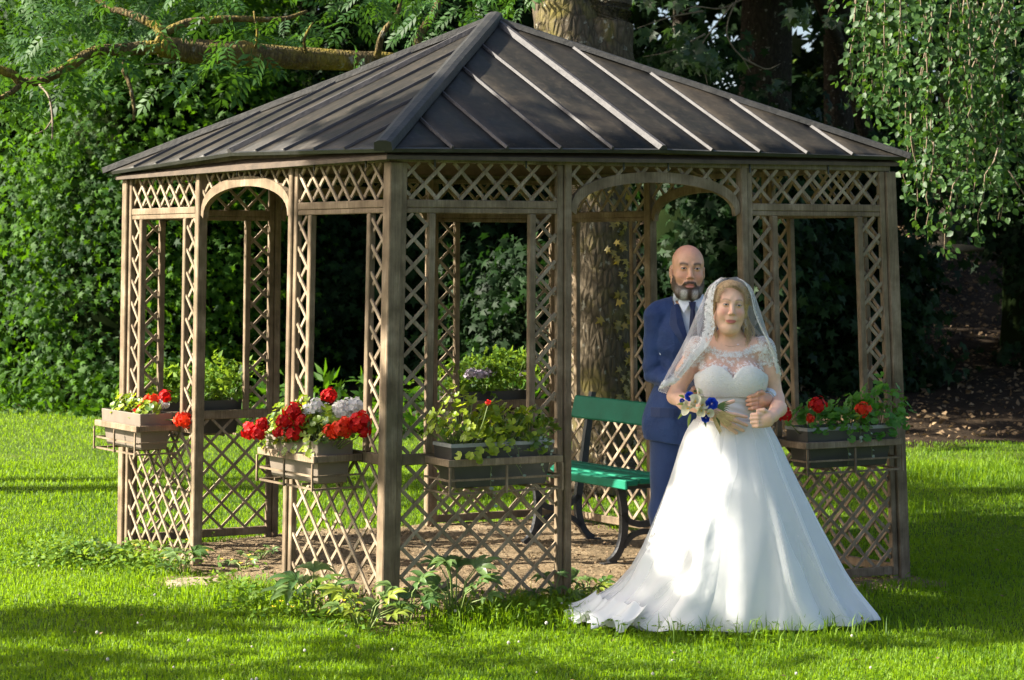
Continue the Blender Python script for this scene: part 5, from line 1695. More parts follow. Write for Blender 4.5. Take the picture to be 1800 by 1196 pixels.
class Head:
    """Head frame: x to the right of the picture, -y to the camera, z up; scale s, roll, yaw."""
    def __init__(self, c, s, roll=0, yaw=0, pitch=0):
        self.c = np.array(c, float); self.s = s
        self.M = np.array(Matrix.Rotation(roll, 3, 'Y') @ Matrix.Rotation(yaw, 3, 'Z') @ Matrix.Rotation(pitch, 3, 'X'))
    def w(self, p): return self.c + self.M @ (np.array(p, float) * self.s)
    def local(self, V): return ((V - self.c) @ self.M) / self.s
    def build(self, F, male):
        s = self.s; R = self.M
        def e(c, r, k=.012, sub=False): F.ell(self.w(c), [q * s for q in r], k * s, R, sub)
        def cn(a, b, ra, rb, k=.012, sub=False): F.cone(self.w(a), self.w(b), ra * s, rb * s, k * s, sub)
        e((0, .012, .052), (.076, .094, .080), .01)
        e((0, -.028, .03), (.067, .062, .075), .03)                # forehead and upper face
        if male:
            e((0, -.022, -.045), (.066, .066, .082), .03)
            e((0, -.055, -.098), (.036, .036, .030), .025)
            for sx in (-1, 1): cn((sx * .058, .0, -.045), (sx * .036, -.045, -.100), .024, .024, .03)
        else:
            e((0, -.022, -.04), (.062, .066, .078), .03)
            e((0, -.058, -.100), (.026, .028, .024), .025)
            for sx in (-1, 1): cn((sx * .054, -.0, -.045), (sx * .028, -.045, -.098), .022, .022, .03)
        for sx in (-1, 1):
            e((sx * .040, -.060, -.020), (.025, .024, .024), .025)     # cheeks
            e((sx * .0325, -.096, .019), (.0185, .014, .012), .014, True)  # eye sockets
            cn((sx * .016, -.086, .038 if male else .042), (sx * .046, -.074, .042), .0105 if male else .0088, .008, .014)   # brows
            e((sx * .0325, -.0785, .019), (.0155, .0135, .0125), .004)        # the ball of the eye under its lids
            e((sx * .080, .014, .000), (.010, .020, .031), .008)      # ears
            e((sx * .084, .010, .002), (.006, .010, .017), .006, True)
        cn((0, -.086, .030), (0, -.106, -.018), .0080, .0115, .012)     # nose
        for sx in (-1, 1):
            e((sx * .0115, -.098, -.024), (.0085, .010, .0075), .006)
            e((sx * .0065, -.105, -.0315), (.0035, .005, .003), .003, True)
        e((0, -.084, -.048), (.026, .012, .014), .014)
        if male:
            e((0, -.0895, -.0575), (.0225, .0080, .0055), .007)            # lips
            e((0, -.0880, -.0685), (.019, .0088, .0062), .007)
        else:
            e((0, -.0880, -.0585), (.0270, .0075, .0046), .007)
            e((0, -.0870, -.0675), (.022, .0080, .0056), .007)
            for sx in (-1, 1): e((sx * .030, -.078, -.0585), (.006, .006, .004), .006, True)
        e((0, -.0985, -.0628), (.025, .0065, .0016), .004, True)
    def colours(self, V, C, male, base):
        q = self.local(V); x, y, z = q.T; ax = np.abs(x)
        inhead = (np.abs(x) < .12) & (np.abs(y) < .15) & (z > -.16) & (z < .17)
        front = y < -.03
        def mixin(m, col):
            m = np.clip(m, 0, 1)[:, None]
            C[:] = C * (1 - m) + np.array(col) * m
        blush = np.exp(-(((ax - .043) / .022) ** 2 + ((z + .018) / .022) ** 2)) * front * inhead
        mixin(blush * (.55 if not male else .28), (.66, .24, .19))
        mixin(np.exp(-((x / .016) ** 2 + ((z + .02) / .016) ** 2)) * front * inhead * .35, (.58, .24, .18))
        lips = 1 - smst(np.hypot(x / (.0225 if male else .0300), (z + .0630 + (.9 if male else -3.5) * x * x) / (.0100 if male else .0108)), .75, 1.05)
        bz = (.0375 if male else .0405) + .006 * np.sin(np.clip((ax - .012) / .038, 0, 1) * 2.4) - .1 * np.clip(ax - .04, 0, 1)
        brow = smst(ax, .010, .016) * (1 - smst(ax, .048, .056)) * np.exp(-((z - bz) / (.0066 if male else .0042)) ** 2) * front * inhead
        lid = np.exp(-(((ax - .0325) / .019) ** 2 + ((z - .026) / .010) ** 2)) * front * inhead
        if male:
            mixin(inhead * smst(z, .06, .12) * .35, (.50, .20, .16))
            zl = np.interp(ax, [0, .010, .028, .036, .050, .062, .072, .082], [-.042, -.0405, -.045, -.060, -.062, -.046, -.010, .024])
            beard = smst(zl - z, -.004, .005) * smst(z, -.155, -.13) * (y < .035) * inhead
            beard *= 1 - smst(ax, .0725, .077) * (y > -.02)
            beard *= 1 - lips * (1 - 0)
            dark = np.stack([np.full(len(x), .040), np.full(len(x), .024), np.full(len(x), .015)], 1)
            g = np.exp(-(((ax - .027) / .015) ** 4 + ((z + .106) / .022) ** 4)) + .25 * np.exp(-(((ax - .055) / .010) ** 2 + ((z + .085) / .02) ** 2)) + .15 * smst(-z, .12, .135)
            g = np.clip(g * 1.1, 0, 1)[:, None]
            col = dark * (1 - g) + np.array((.50, .48, .45)) * g
            spk = (RNG.random(len(x)) * .7 + .65)[:, None]
            m = np.clip(beard * .95, 0, 1)[:, None]
            C[:] = C * (1 - m) + col * spk * m
            mixin(lips * front * .85, (.48, .17, .14))
            mixin(brow * .9, (.045, .028, .018))
            mixin(lid * .10, (.34, .18, .12))
            self.beard = beard
        else:
            mixin(lips * front * .9, (.52, .13, .13))
            mixin(brow * .65, (.20, .115, .065))
            mixin(lid * .30, (.36, .20, .15))
        return C

def eye_mesh(white, iris):
    """Almond shaped opening: a lens of white with iris and pupil in steps of radius."""
    v = []; f = []; cols = []
    n = 20
    def alm(t, s):   # outline point
        x = math.cos(t); z = math.sin(t)
        return (.0140 * s * x, (.0062 if z > 0 else .0046) * s * z * (1 - .25 * abs(x) ** 3))
    rings = [0.0, .30, .52, .53, .8, 1.0]
    v.append((0, -.0026, 0))
    for s in rings[1:]:
        for i in range(n):
            t = 2 * math.pi * i / n
            x, z = alm(t, s)
            if s < .535:      # iris: round, cut by the lids
                rr = .0058 * s / .53
                x = rr * math.cos(t); z = max(min(rr * math.sin(t), .0054), -.0046)
            v.append((x, -.0026 * (1 - (s if s > .6 else s * .6) ** 2), z))
    for i in range(n): f.append((0, 1 + (i + 1) % n, 1 + i))
    for r in range(len(rings) - 2):
        for i in range(n):
            a = 1 + r * n + i; b = 1 + r * n + (i + 1) % n
            f.append((a, b, b + n, a + n))
    return v, f, n
def cloth_mat(name, c1, c2, rough=.75, weave=260, bump=.25, sheen=.2, bump2=.0, big=(5, .5)):
    m, nt, out = new_mat(name)
    v = coords(nt)
    p = N(nt, 'ShaderNodeBsdfPrincipled', inp={'Roughness': rough, 'Sheen Weight': sheen, 'Specular IOR Level': .3})
    n1 = noise(nt, big[0], 5, .6, v); n2 = noise(nt, weave, 3, .7, v)
    r = ramp(nt, n1.outputs[0], [(.3, c1), (.7, c2)])
    nt.links.new(r.outputs[0], p.inputs['Base Color'])
    b1 = N(nt, 'ShaderNodeBump', inp={'Strength': bump, 'Distance': .002}); nt.links.new(n2.outputs[0], b1.inputs['Height'])
    b2 = N(nt, 'ShaderNodeBump', inp={'Strength': big[1], 'Distance': .02}); nt.links.new(n1.outputs[0], b2.inputs['Height']); nt.links.new(b1.outputs[0], b2.inputs['Normal'])
    nt.links.new(b2.outputs[0], p.inputs['Normal'])
    nt.links.new(p.outputs[0], out.inputs[0])
    return m

# ================================================================ the groom
groom = empty('person', (.908, 11.20, 0), 'bald bearded man in a navy suit standing close behind the bride', 'person', None)
groom.scale = (.99, .99, 1.0)
GH = Head((.0, -.02, 1.742), 1.07, roll=math.radians(2.0), yaw=math.radians(4))
F = Field((-.34, -.62, -.02), (.50, .26, 1.93), .0036)
GH.build(F, True)
F.cone((0, .03, 1.52), (0, .015, 1.68), .066, .062, .02)
F.cone((0, .04, 1.60), (-.11, .03, 1.51), .045, .040, .02); F.cone((0, .04, 1.60), (.11, .03, 1.51), .045, .040, .02)
F.ell((0, .03, 1.36), (.16, .095, .19), .03); F.ell((0, .02, 1.08), (.145, .10, .20), .03)
for sx in (-1, 1): F.chain([(sx * .09, .01, .95), (sx * .105, .0, .5), (sx * .11, .02, .1), (sx * .12, -.10, .04)], [.08, .055, .04, .035], .02)
# arms under the sleeves
F.chain([(-.145, .02, 1.49), (-.158, .025, 1.225), (.02, -.17, 1.13)], [.045, .036, .030], .01)
F.chain([(.15, .02, 1.49), (.345, .0, 1.258), (.395, -.315, 1.128), (.372, -.375, 1.108)], [.045, .036, .028, .028], .012)
# his right hand rests behind her arm
F.chain([(.02, -.17, 1.13), (.10, -.19, 1.12)], [.032, .03], .012)
for i, dz in enumerate((.027, .009, -.009, -.027)):
    F.chain([(.10, -.19, 1.12 + dz), (.15, -.20, 1.118 + dz), (.185, -.205, 1.115 + dz)], [.0105, .0095, .008], .006)
F.chain([(.05, -.19, 1.14), (.09, -.205, 1.17), (.12, -.215, 1.175)], [.012, .011, .009], .006)
# his left hand lies on her waist, fingers to the left
hb = np.array((.362, -.395, 1.107))
F.chain([(.372, -.375, 1.108), tuple(hb), (.34, -.425, 1.107)], [.030, .034, .032], .012)
for i, (dz, L) in enumerate(((.030, .045), (.010, .05), (-.010, .048), (-.029, .036))):
    F.chain([(.335, -.43, 1.107 + dz), (.312, -.452, 1.105 + dz * 1.05), (.312 - L * .55, -.458, 1.100 + dz * 1.05), (.312 - L, -.450, 1.097 + dz)], [.0115, .0105, .0095, .008], .005)
F.chain([(.362, -.412, 1.13), (.340, -.44, 1.15), (.318, -.455, 1.148)], [.013, .0115, .009], .006)
V, Q = F.mesh(); V = smooth_verts(V, Q, 1, .35)
C = np.tile((.64, .35, .215), (len(V), 1)).astype(float)
C = GH.colours(V, C, True, None)
NV = vert_normals(V, Q)
V = V + NV * (GH.beard * (.002 + RNG.random(len(V)) * .003))[:, None]
hands = (V[:, 1] < -.15) & (V[:, 2] < 1.3)
C[hands] = C[hands] * .9
me = mesh_from('body', V, tris=Q, mat=SKIN, smooth=True); put_color(me, C)
add_local('body', me, groom)
def eyes(head, root, iris, male):
    EYW = simple_mat('eye_white', (.55, .50, .47), rough=.2)
    IRI = simple_mat('iris', iris, rough=.15)
    PUP = simple_mat('pupil', (.004, .004, .004), rough=.1)
    LASH = simple_mat('lash', (.02, .012, .008) if male else (.035, .02, .015), rough=.8)
    for sx in (-1, 1):
        v, f, n = eye_mesh(None, None)
        vv = [head.w((sx * .0325 + p[0] * .98, -.0920 + p[1] + 26 * p[0] * p[0], .0185 + p[2] * (.66 if male else .64))) for p in v]
        me = mesh_from('eye', vv, f, mat=EYW, smooth=True)
        me.materials.append(IRI); me.materials.append(PUP)
        for i, p in enumerate(me.polygons): p.material_index = 2 if i < n else (1 if i < 2 * n else 0)
        e = add_local('eye', me, root)
        k = 9; zz = .0042 if not male else .0040
        mb = MB()
        mb.tube([head.w((sx * .0325 + .0150 * math.cos(t), -.0935 + .0055 * math.cos(t) ** 2, .0190 + zz * math.sin(t))) for t in [math.pi * i / k for i in range(k + 1)]], [.0005] + [.0012] * (k - 1) + [.0005], 5)
        add_local('eyelash', mesh_from('eyelash', mb.v, mb.f, mat=LASH, smooth=True), e)
eyes(GH, groom, (.03, .022, .014), True)

NAVY = cloth_mat('navy_wool', (.014, .034, .115), (.024, .055, .165), rough=.7, weave=420, bump=.3, sheen=.15, big=(11, .7))
NAVYT = cloth_mat('navy_trousers', (.014, .034, .110), (.024, .052, .155), rough=.7, weave=420, bump=.3, sheen=.25, big=(6, .4))
SHOEB = simple_mat('dark_button', (.010, .012, .02), rough=.35)
NAVYL = cloth_mat('navy_lapel', (.010, .024, .085), (.016, .038, .120), rough=.6, weave=420, bump=.3, sheen=.2, big=(7, .2))
SHIRT = cloth_mat('white_shirt', (.62, .66, .72), (.72, .76, .82), rough=.7, weave=300, bump=.15, big=(9, .2))
TIE = cloth_mat('navy_tie', (.008, .012, .045), (.014, .02, .065), rough=.45, weave=500, bump=.2)
# jacket
J = Field((-.36, -.50, .84), (.52, .26, 1.66), .0045)
J.ell((0.01, .02, 1.39), (.195, .132, .20), .03)
J.ell((0.01, .015, 1.13), (.178, .132, .24), .04)
J.ell((-.015, .005, .96), (.222, .150, .24), .05)
J.cone((-.11, .02, 1.535), (.12, .02, 1.540), .055, .055, .04)
J.cone((0, .05, 1.585), (-.15, .03, 1.545), .05, .05, .03); J.cone((0, .05, 1.585), (.15, .03, 1.545), .05, .05, .03)
J.chain([(-.158, .02, 1.512), (-.168, .03, 1.225), (-.02, -.15, 1.14)], [.070, .061, .048], .010)
J.chain([(.172, .02, 1.525), (.35, .0, 1.255), (.398, -.295, 1.135)], [.070, .060, .043], .03)
x, y, z = np.meshgrid(*J.ax, indexing='ij', sparse=True)
hem = z - (.893 - .10 * (x + .16) - .0)
hem = (.872 + .055 * np.clip(-(x + .16) / .14, -1, 1) * .3) - z
J.D = np.maximum(J.D, hem)
# V opening at the front, the collar and a vent of the hem
vx = np.abs(x - (.028 - .03 * (1.6 - z))) - np.clip((z - 1.30) * .27, -.05, .09)
vopen = np.maximum(vx, y - .015)
J.D = np.maximum(J.D, -np.maximum(vopen, 1.30 - z))
neck = np.sqrt((x / .078) ** 2 + ((y - .01) / .082) ** 2) - 1
J.D = np.maximum(J.D, -np.maximum(neck * .07, 1.53 - z))
# creases of the sleeve and the hem
J.D += .0055 * np.sin(70 * (z + .5 * x - .3 * y) + 6 * np.sin(14 * x)) * np.exp(-((z - 1.24) / .10) ** 2) * (x < -.08)
J.D += .004 * np.sin(60 * z - 25 * x + 5 * np.sin(20 * z)) * np.exp(-((z - 1.42) / .07) ** 2) * (x < -.07)
J.D += .004 * np.sin(38 * x + 9 * z) * np.exp(-((z - 1.0) / .10) ** 2)
V, Q = J.mesh(); V = smooth_verts(V, Q, 2, .45)
jk = add_local('suit_jacket', mesh_from('suit_jacket', V, tris=Q, mat=NAVY, smooth=True), groom)
def surf_y(Fd, x, z):
    """Front surface of a field at (x, z)."""
    i = int(round((x - Fd.lo[0]) / Fd.h)); k = int(round((z - Fd.lo[2]) / Fd.h))
    col = Fd.D[i, :, k]
    j = np.flatnonzero(col < 0)
    return Fd.lo[1] + (j[0] if len(j) else Fd.n[1] // 2) * Fd.h
def patch_on(Fd, x0, x1, z0, z1, name, mat, parent, lift=.006, n=6):
    v = []; f = []
    for i in range(n + 1):
        xx = x0 + (x1 - x0) * i / n
        for zz in (z0, z1):
            yy = surf_y(Fd, xx, zz)
            v += [(xx, yy - lift, zz), (xx, yy + .004, zz)]
    for i in range(n):
        k = i * 4
        f += [(k, k + 4, k + 6, k + 2), (k, k + 1, k + 5, k + 4), (k + 2, k + 6, k + 7, k + 3)]
    f += [(0, 2, 3, 1), (n * 4, n * 4 + 1, n * 4 + 3, n * 4 + 2)]
    return add_local(name, mesh_from(name, v, f, mat=mat), parent)
# lapels and collar: folded strips along the V
def strip(L, Rr, thick, name, mat, parent):
    n = len(L); v = []; f = []
    for a, b in zip(L, Rr):
        a = np.array(a, float); b = np.array(b, float)
        m = (a + b) * .5 + np.array((0, -thick, 0))
        v += [a, m, b, b + np.array((0, .006, 0)), a + np.array((0, .006, 0))]
    for i in range(n - 1):
        k = i * 5
        for j in range(5): f.append((k + j, k + (j + 1) % 5, k + 5 + (j + 1) % 5, k + 5 + j))
    f.append((0, 4, 3, 2, 1)); b = (n - 1) * 5; f.append((b, b + 1, b + 2, b + 3, b + 4))
    return add_local(name, mesh_from(name, v, f, mat=mat), parent)
J2 = Field((-.30, -.30, 1.2), (.30, .2, 1.68), .006)
J2.ell((0, .02, 1.40), (.205, .135, .20), .04); J2.ell((0, .015, 1.13), (.190, .135, .24), .05)
J2.cone((-.11, .02, 1.535), (.12, .02, 1.540), .055, .055, .04)
J2.cone((0, .05, 1.585), (-.15, .03, 1.545), .05, .05, .03); J2.cone((0, .05, 1.585), (.15, .03, 1.545), .05, .05, .03)
for sx in (-1, 1):
    L = []; Rr = []
    for t in np.linspace(0, 1, 12):
        zz = 1.32 + .262 * t
        xi = (.028 - .03 * (1.6 - zz)) + sx * max(.004, (zz - 1.30) * .27)
        wd = .012 + .062 * min(1, t / .62) - (.035 * max(0, (t - .62) / .38))
        xo = xi + sx * wd
        a = (xi, surf_y(J2, np.clip(xi, -.28, .28), zz) - .004, zz); b = (xo, surf_y(J2, np.clip(xo, -.28, .28), zz) - .004, zz - .012)
        L.append(a); Rr.append(b)
    strip(L, Rr, .012, 'lapel', NAVYL, jk)
patch_on(J, -.195, -.06, 1.000, 1.048, 'pocket_flap', NAVYL, jk)
for zz in (1.285, 1.19):
    yy = surf_y(J, .012, zz)
    add_local('button', mesh_from('button', *(lambda b: (b.v, b.f))(MB().tube([(.012, yy + .002, zz), (.012, yy - .005, zz)], [.009, .008], 8)), mat=SHOEB), jk)
# shirt with collar points
Sx = Field((-.2, -.24, 1.2), (.2, .2, 1.68), .004)
Sx.ell((0, .022, 1.38), (.185, .118, .20), .03); Sx.cone((0, .05, 1.56), (0, .02, 1.615), .082, .072, .03)
x, y, z = np.meshgrid(*Sx.ax, indexing='ij', sparse=True)
Sx.D = np.maximum(Sx.D, z - (1.628 + .30 * (y - .0)))
nk = np.sqrt((x) ** 2 + (y - .018) ** 2) - .0665
Sx.D = np.maximum(Sx.D, -np.maximum(nk, 1.575 - z))
V, Q = Sx.mesh(); V = smooth_verts(V, Q, 1, .4)
sh = add_local('shirt', mesh_from('shirt', V, tris=Q, mat=SHIRT, smooth=True), groom)
for sx in (-1, 1):
    mb = MB()
    p = [(.018 + sx * .006, -.083, 1.592), (.018 + sx * .062, -.040, 1.632), (.018 + sx * .070, -.060, 1.590), (.018 + sx * .046, -.106, 1.535)]
    q = [(a, b - .005, c) for a, b, c in p]
    mb.poly(p + q, [(0, 1, 2, 3), (7, 6, 5, 4), (0, 4, 5, 1), (1, 5, 6, 2), (2, 6, 7, 3), (3, 7, 4, 0)])
    me = mesh_from('collar', mb.v, mb.f, mat=SHIRT)
    add_local('collar', me, sh)
mb = MB()
mb.poly([(.000, -.096, 1.592), (.038, -.096, 1.592), (.031, -.112, 1.553), (.007, -.112, 1.553), (.002, -.082, 1.592), (.036, -.082, 1.592), (.030, -.092, 1.553), (.008, -.092, 1.553)], [(0, 1, 2, 3), (7, 6, 5, 4), (0, 4, 5, 1), (1, 5, 6, 2), (2, 6, 7, 3), (3, 7, 4, 0)])
tv = []
for t in np.linspace(0, 1, 8):
    zz = 1.553 - .26 * t; w_ = .012 + .022 * t; yy = -.112 - .020 * math.sin(t * 2.2) - .006
    tv += [(.019 - w_, yy + .004, zz), (.019, yy, zz), (.019 + w_, yy + .004, zz), (.019, yy + .012, zz)]
b0 = len(mb.v); mb.v += tv
for i in range(7):
    k = b0 + i * 4
    for j in range(4): mb.f.append((k + j, k + (j + 1) % 4, k + 4 + (j + 1) % 4, k + 4 + j))
add_local('necktie', mesh_from('necktie', mb.v, mb.f, mat=TIE), groom)
# trousers
Tr = Field((-.26, -.2, .04), (.26, .22, 1.02), .006)
Tr.ell((0, .015, .92), (.18, .125, .16), .03)
for sx in (-1, 1): Tr.chain([(sx * .088, .01, .88), (sx * .108, .0, .50), (sx * .112, .015, .09)], [.108, .086, .078], .03)
x, y, z = np.meshgrid(*Tr.ax, indexing='ij', sparse=True)
Tr.D = np.maximum(Tr.D, .07 - z)
Tr.D += .004 * np.sin(30 * z + 20 * x) * np.exp(-((z - .5) / .16) ** 2) + .005 * np.sin(60 * z) * np.exp(-((z - .12) / .06) ** 2)
V, Q = Tr.mesh(); V = smooth_verts(V, Q, 1, .4)
add_local('trousers', mesh_from('trousers', V, tris=Q, mat=NAVYT, smooth=True), groom)
SHOE = simple_mat('black_shoe', (.012, .01, .009), rough=.3)
for sx in (-1, 1):
    Sh = Field((sx * .118 - .08, -.26, -.01), (sx * .118 + .08, .12, .13), .006)
    Sh.chain([(sx * .112, .05, .05), (sx * .12, -.08, .04), (sx * .125, -.17, .034)], [.045, .042, .034], .02)
    x, y, z = np.meshgrid(*Sh.ax, indexing='ij', sparse=True); Sh.D = np.maximum(Sh.D, -z + .002)
    V, Q = Sh.mesh(); add_local('shoe', mesh_from('shoe', V, tris=Q, mat=SHOE, smooth=True), groom)
# bracelet on his left wrist
mb = MB()
ring = [(.384 + .030 * math.cos(a) * .5 + .0, -.352 + .030 * math.cos(a) * -.4, 1.116 + .036 * math.sin(a)) for a in [2 * math.pi * i / 20 for i in range(21)]]
ring = []
ax_ = Vector((-.024, -.06, -.02)).normalized(); u_ = Vector((0, 0, 1)) - ax_ * ax_.z; u_.normalize(); v__ = ax_.cross(u_)
for i in range(21):
    a = 2 * math.pi * i / 20
    ring.append(Vector((.381, -.352, 1.117)) + (u_ * math.cos(a) + v__ * math.sin(a)) * .0345)
mb.tube(ring, .0045, 6, caps=False)
add_local('bracelet', mesh_from('bracelet', mb.v, mb.f, mat=simple_mat('silver', (.6, .6, .58), rough=.25, metal=1.0), smooth=True), groom)
Cu = Field((.32, -.38, 1.05), (.46, -.27, 1.19), .004)
Cu.cone((.395, -.30, 1.131), (.389, -.334, 1.123), .041, .040, .01)
V, Q = Cu.mesh(); add_local('shirt_cuff', mesh_from('shirt_cuff', V, tris=Q, mat=SHIRT, smooth=True), groom)
# ================================================================ the bride
bride = empty('person', (1.098, 10.88, 0), 'smiling bride in a white gown and lace edged veil standing on the lawn', 'person')
bride.scale = (.99, .99, 1.0)
BH = Head((-.006, -.02, 1.565), 1.0, roll=math.radians(4.5), yaw=math.radians(3))
F = Field((-.38, -.42, -.02), (.34, .24, 1.72), .0036)
BH.build(F, False)
# fuller cheeks and chin
for sx in (-1, 1): F.ell(BH.w((sx * .041, -.040, -.036)), (.021, .032, .030), .03)
F.ell(BH.w((0, -.035, -.110)), (.024, .030, .014), .03)
F.cone((0, .035, 1.36), (0, .012, 1.475), .058, .052, .03)
F.cone((0, .04, 1.425), (-.12, .025, 1.372), .046, .042, .03); F.cone((0, .04, 1.425), (.12, .025, 1.372), .046, .042, .03)
def torso(Fd, g=0.0, kb=.035):
    Fd.ell((0, .015, 1.235), (.158 + g, .110 + g, .165 + g), .03)
    Fd.cone((-.145, .015, 1.352), (.145, .015, 1.352), .056 + g, .056 + g, .04)
    Fd.ell((0, .01, 1.06), (.150 + g, .112 + g, .15 + g), .04)
    Fd.ell((0, .02, .93), (.185 + g, .145 + g, .15 + g), .05)
    for sx in (-1, 1): Fd.ell((sx * .084, -.068, 1.205), (.088 + g, .072 + g, .080 + g), kb)
torso(F)
for sx in (-1, 1): F.chain([(sx * .09, .02, .90), (sx * .085, .0, .48), (sx * .08, .02, .09), (sx * .085, -.09, .05)], [.10, .065, .042, .035], .02)
# her right arm (left in the picture): elbow out, forearm across, hand spread on the waist
F.chain([(-.168, .015, 1.362), (-.225, .03, 1.245), (-.280, .015, 1.120)], [.050, .046, .038], .03)
F.chain([(-.280, .015, 1.120), (-.235, -.095, 1.098), (-.160, -.192, 1.074)], [.038, .039, .028], .02)
F.chain([(-.160, -.192, 1.074), (-.11, -.212, 1.056), (-.055, -.214, 1.040)], [.030, .030, .026], .015)
F.cone((-.11, -.208, 1.040), (-.055, -.212, 1.018), .026, .022, .015)
for (a, b, c) in (((-.052, -.216, 1.052), (.005, -.220, 1.046), (.060, -.206, 1.034)),
                  ((-.048, -.218, 1.034), (.008, -.222, 1.016), (.062, -.206, .992)),
                  ((-.052, -.216, 1.016), (.000, -.220, .990), (.045, -.206, .966)),
                  ((-.060, -.212, 1.002), (-.02, -.216, .976), (.012, -.206, .955))):
    F.chain([a, b, c], [.0115, .0102, .0082], .005)
F.chain([(-.10, -.208, 1.070), (-.052, -.216, 1.098), (-.004, -.208, 1.112)], [.0150, .0120, .0092], .008)
# her left arm (right in the picture): hand curled over his
F.chain([(.168, .015, 1.362), (.205, .03, 1.24), (.236, .02, 1.105)], [.050, .046, .039], .03)
F.chain([(.236, .02, 1.105), (.232, -.10, 1.068), (.192, -.196, 1.040)], [.040, .040, .031], .02)
F.chain([(.192, -.196, 1.040), (.165, -.222, 1.030), (.142, -.232, 1.026)], [.032, .030, .026], .015)
F.cone((.165, -.222, 1.010), (.142, -.230, 1.004), .026, .023, .015)
for i, (z0, L) in enumerate(((1.050, .052), (1.032, .056), (1.013, .053), (.995, .044))):
    F.chain([(.138, -.240, z0), (.112, -.252, z0 - .001), (.138 - L, -.238, z0 - .004), (.150 - L, -.214, z0 - .006)], [.0120, .0112, .0100, .0085], .0045)
F.chain([(.168, -.226, 1.052), (.142, -.246, 1.070), (.112, -.246, 1.068)], [.014, .0115, .009], .006)
V, Q = F.mesh(); V = smooth_verts(V, Q, 1, .35)
C = np.tile((.78, .485, .345), (len(V), 1)).astype(float)
C = BH.colours(V, C, False, None)
me = mesh_from('body', V, tris=Q, mat=SKIN, smooth=True); put_color(me, C)
add_local('body', me, bride)
BV, BQ = V, Q; BN = vert_normals(V, Q)
eyes(BH, bride, (.06, .08, .09), False)

# ---- hair: pulled back, with loose curls beside the neck
def hair_mat():
    m, nt, out = new_mat('blond_hair')
    p = N(nt, 'ShaderNodeBsdfPrincipled', inp={'Roughness': .38, 'Specular IOR Level': .5})
    g = noise(nt, 9, 4, .6, coords(nt, (22, 22, 2)))
    r = ramp(nt, g.outputs[0], [(.3, (.28, .18, .085)), (.5, (.52, .36, .19)), (.72, (.72, .56, .34))])
    nt.links.new(r.outputs[0], p.inputs['Base Color'])
    b = N(nt, 'ShaderNodeBump', inp={'Strength': .4, 'Distance': .002}); nt.links.new(g.outputs[0], b.inputs['Height']); nt.links.new(b.outputs[0], p.inputs['Normal'])
    nt.links.new(p.outputs[0], out.inputs[0])
    return m
HAIR = hair_mat()
H = Field((-.13, -.16, 1.38), (.12, .18, 1.75), .004)
def he(c, r, k=.01, sub=False): H.ell(BH.w(c), r, k, BH.M, sub)
he((0, .016, .056), (.083, .101, .088)); he((0, .055, -.005), (.074, .066, .075), .03)
he((0, .105, .01), (.05, .045, .05), .03)
for sx in (-1, 1): H.chain([BH.w((sx * .066, -.040, .090)), BH.w((sx * .078, -.018, .035)), BH.w((sx * .076, .012, -.03))], [.012, .015, .02], .02)
x, y, z = np.meshgrid(*H.ax, indexing='ij', sparse=True)
# the face opening: an oval window in front
qx = (x - BH.c[0]) + .075 * (z - BH.c[2]); qz = z - BH.c[2]; qy = y - BH.c[1]
face = np.sqrt((qx / .0705) ** 2 + ((qz - .005) / .101) ** 2) - 1
H.D = np.maximum(H.D, -np.maximum(face * .07, qy + .012))
H.D = np.maximum(H.D, -(np.maximum(-.03 - qz, 0) * 0 + np.maximum(qy + .035, -(qz + .05))) * 0 - 1e9 * 0) if False else H.D
V, Q = H.mesh(); V = smooth_verts(V, Q, 1, .3)
hair = add_local('hair', mesh_from('hair', V, tris=Q, mat=HAIR, smooth=True), bride)
mb = MB()
for (x0, y0, z0, dx, L, amp, ph) in ((.070, .00, 1.530, .035, .18, .012, 0), (.078, .02, 1.520, .045, .20, .014, 1), (.066, -.005, 1.515, .020, .15, .010, 2.2), (.082, .03, 1.54, .055, .17, .012, 3.1), (.072, .01, 1.50, .06, .16, .012, 4), (.060, .02, 1.49, .03, .15, .012, 5),
                                  (-.083, .02, 1.53, -.02, .17, .010, 0.7), (-.078, .0, 1.515, .012, .19, .008, 2), (-.082, .03, 1.53, -.04, .16, .012, 3.4)):
    for q in range(11):
        ox, oy, oz = RNG.normal(0, .007, 3)
        pts = []
        for j in range(16):
            t = j / 15
            pts.append((x0 + ox + dx * t + amp * math.sin(ph + 9 * t + q * .12) * t, y0 + oy + amp * .8 * math.cos(ph + 9 * t) * t - .03 * t, z0 + oz - L * t))
        mb.tube(pts, [.0017 * (1 - .6 * (j / 15)) for j in range(16)], 4)
tag(add_local('curls', mesh_from('curls', mb.v, mb.f, mat=HAIR, smooth=True), hair), kind='stuff')
# wisps along the hairline
mb = MB()
for i in range(260):
    a = RNG.uniform(-2.5, 2.5)
    p0 = BH.w((.071 * math.sin(a * .62), -.062 - .035 * math.cos(a * .62) * .9, .022 + .098 * math.cos(a * .62)))
    p0 = np.array(p0); d = np.array((math.sin(a * .62) * .6, .8, .45 * math.cos(a * .62)))
    d = d / np.linalg.norm(d)
    mb.tube([p0 + d * t * .06 + np.array((0, 0, .010 * math.sin(t * 3) - .012 * t)) + RNG.normal(0, .0015, 3) for t in np.linspace(-.12, 1, 6)], [.0003, .0008, .0010, .0010, .0008, .0003], 4)
tag(add_local('wisps', mesh_from('wisps', mb.v, mb.f, mat=HAIR, smooth=True), hair), kind='stuff')

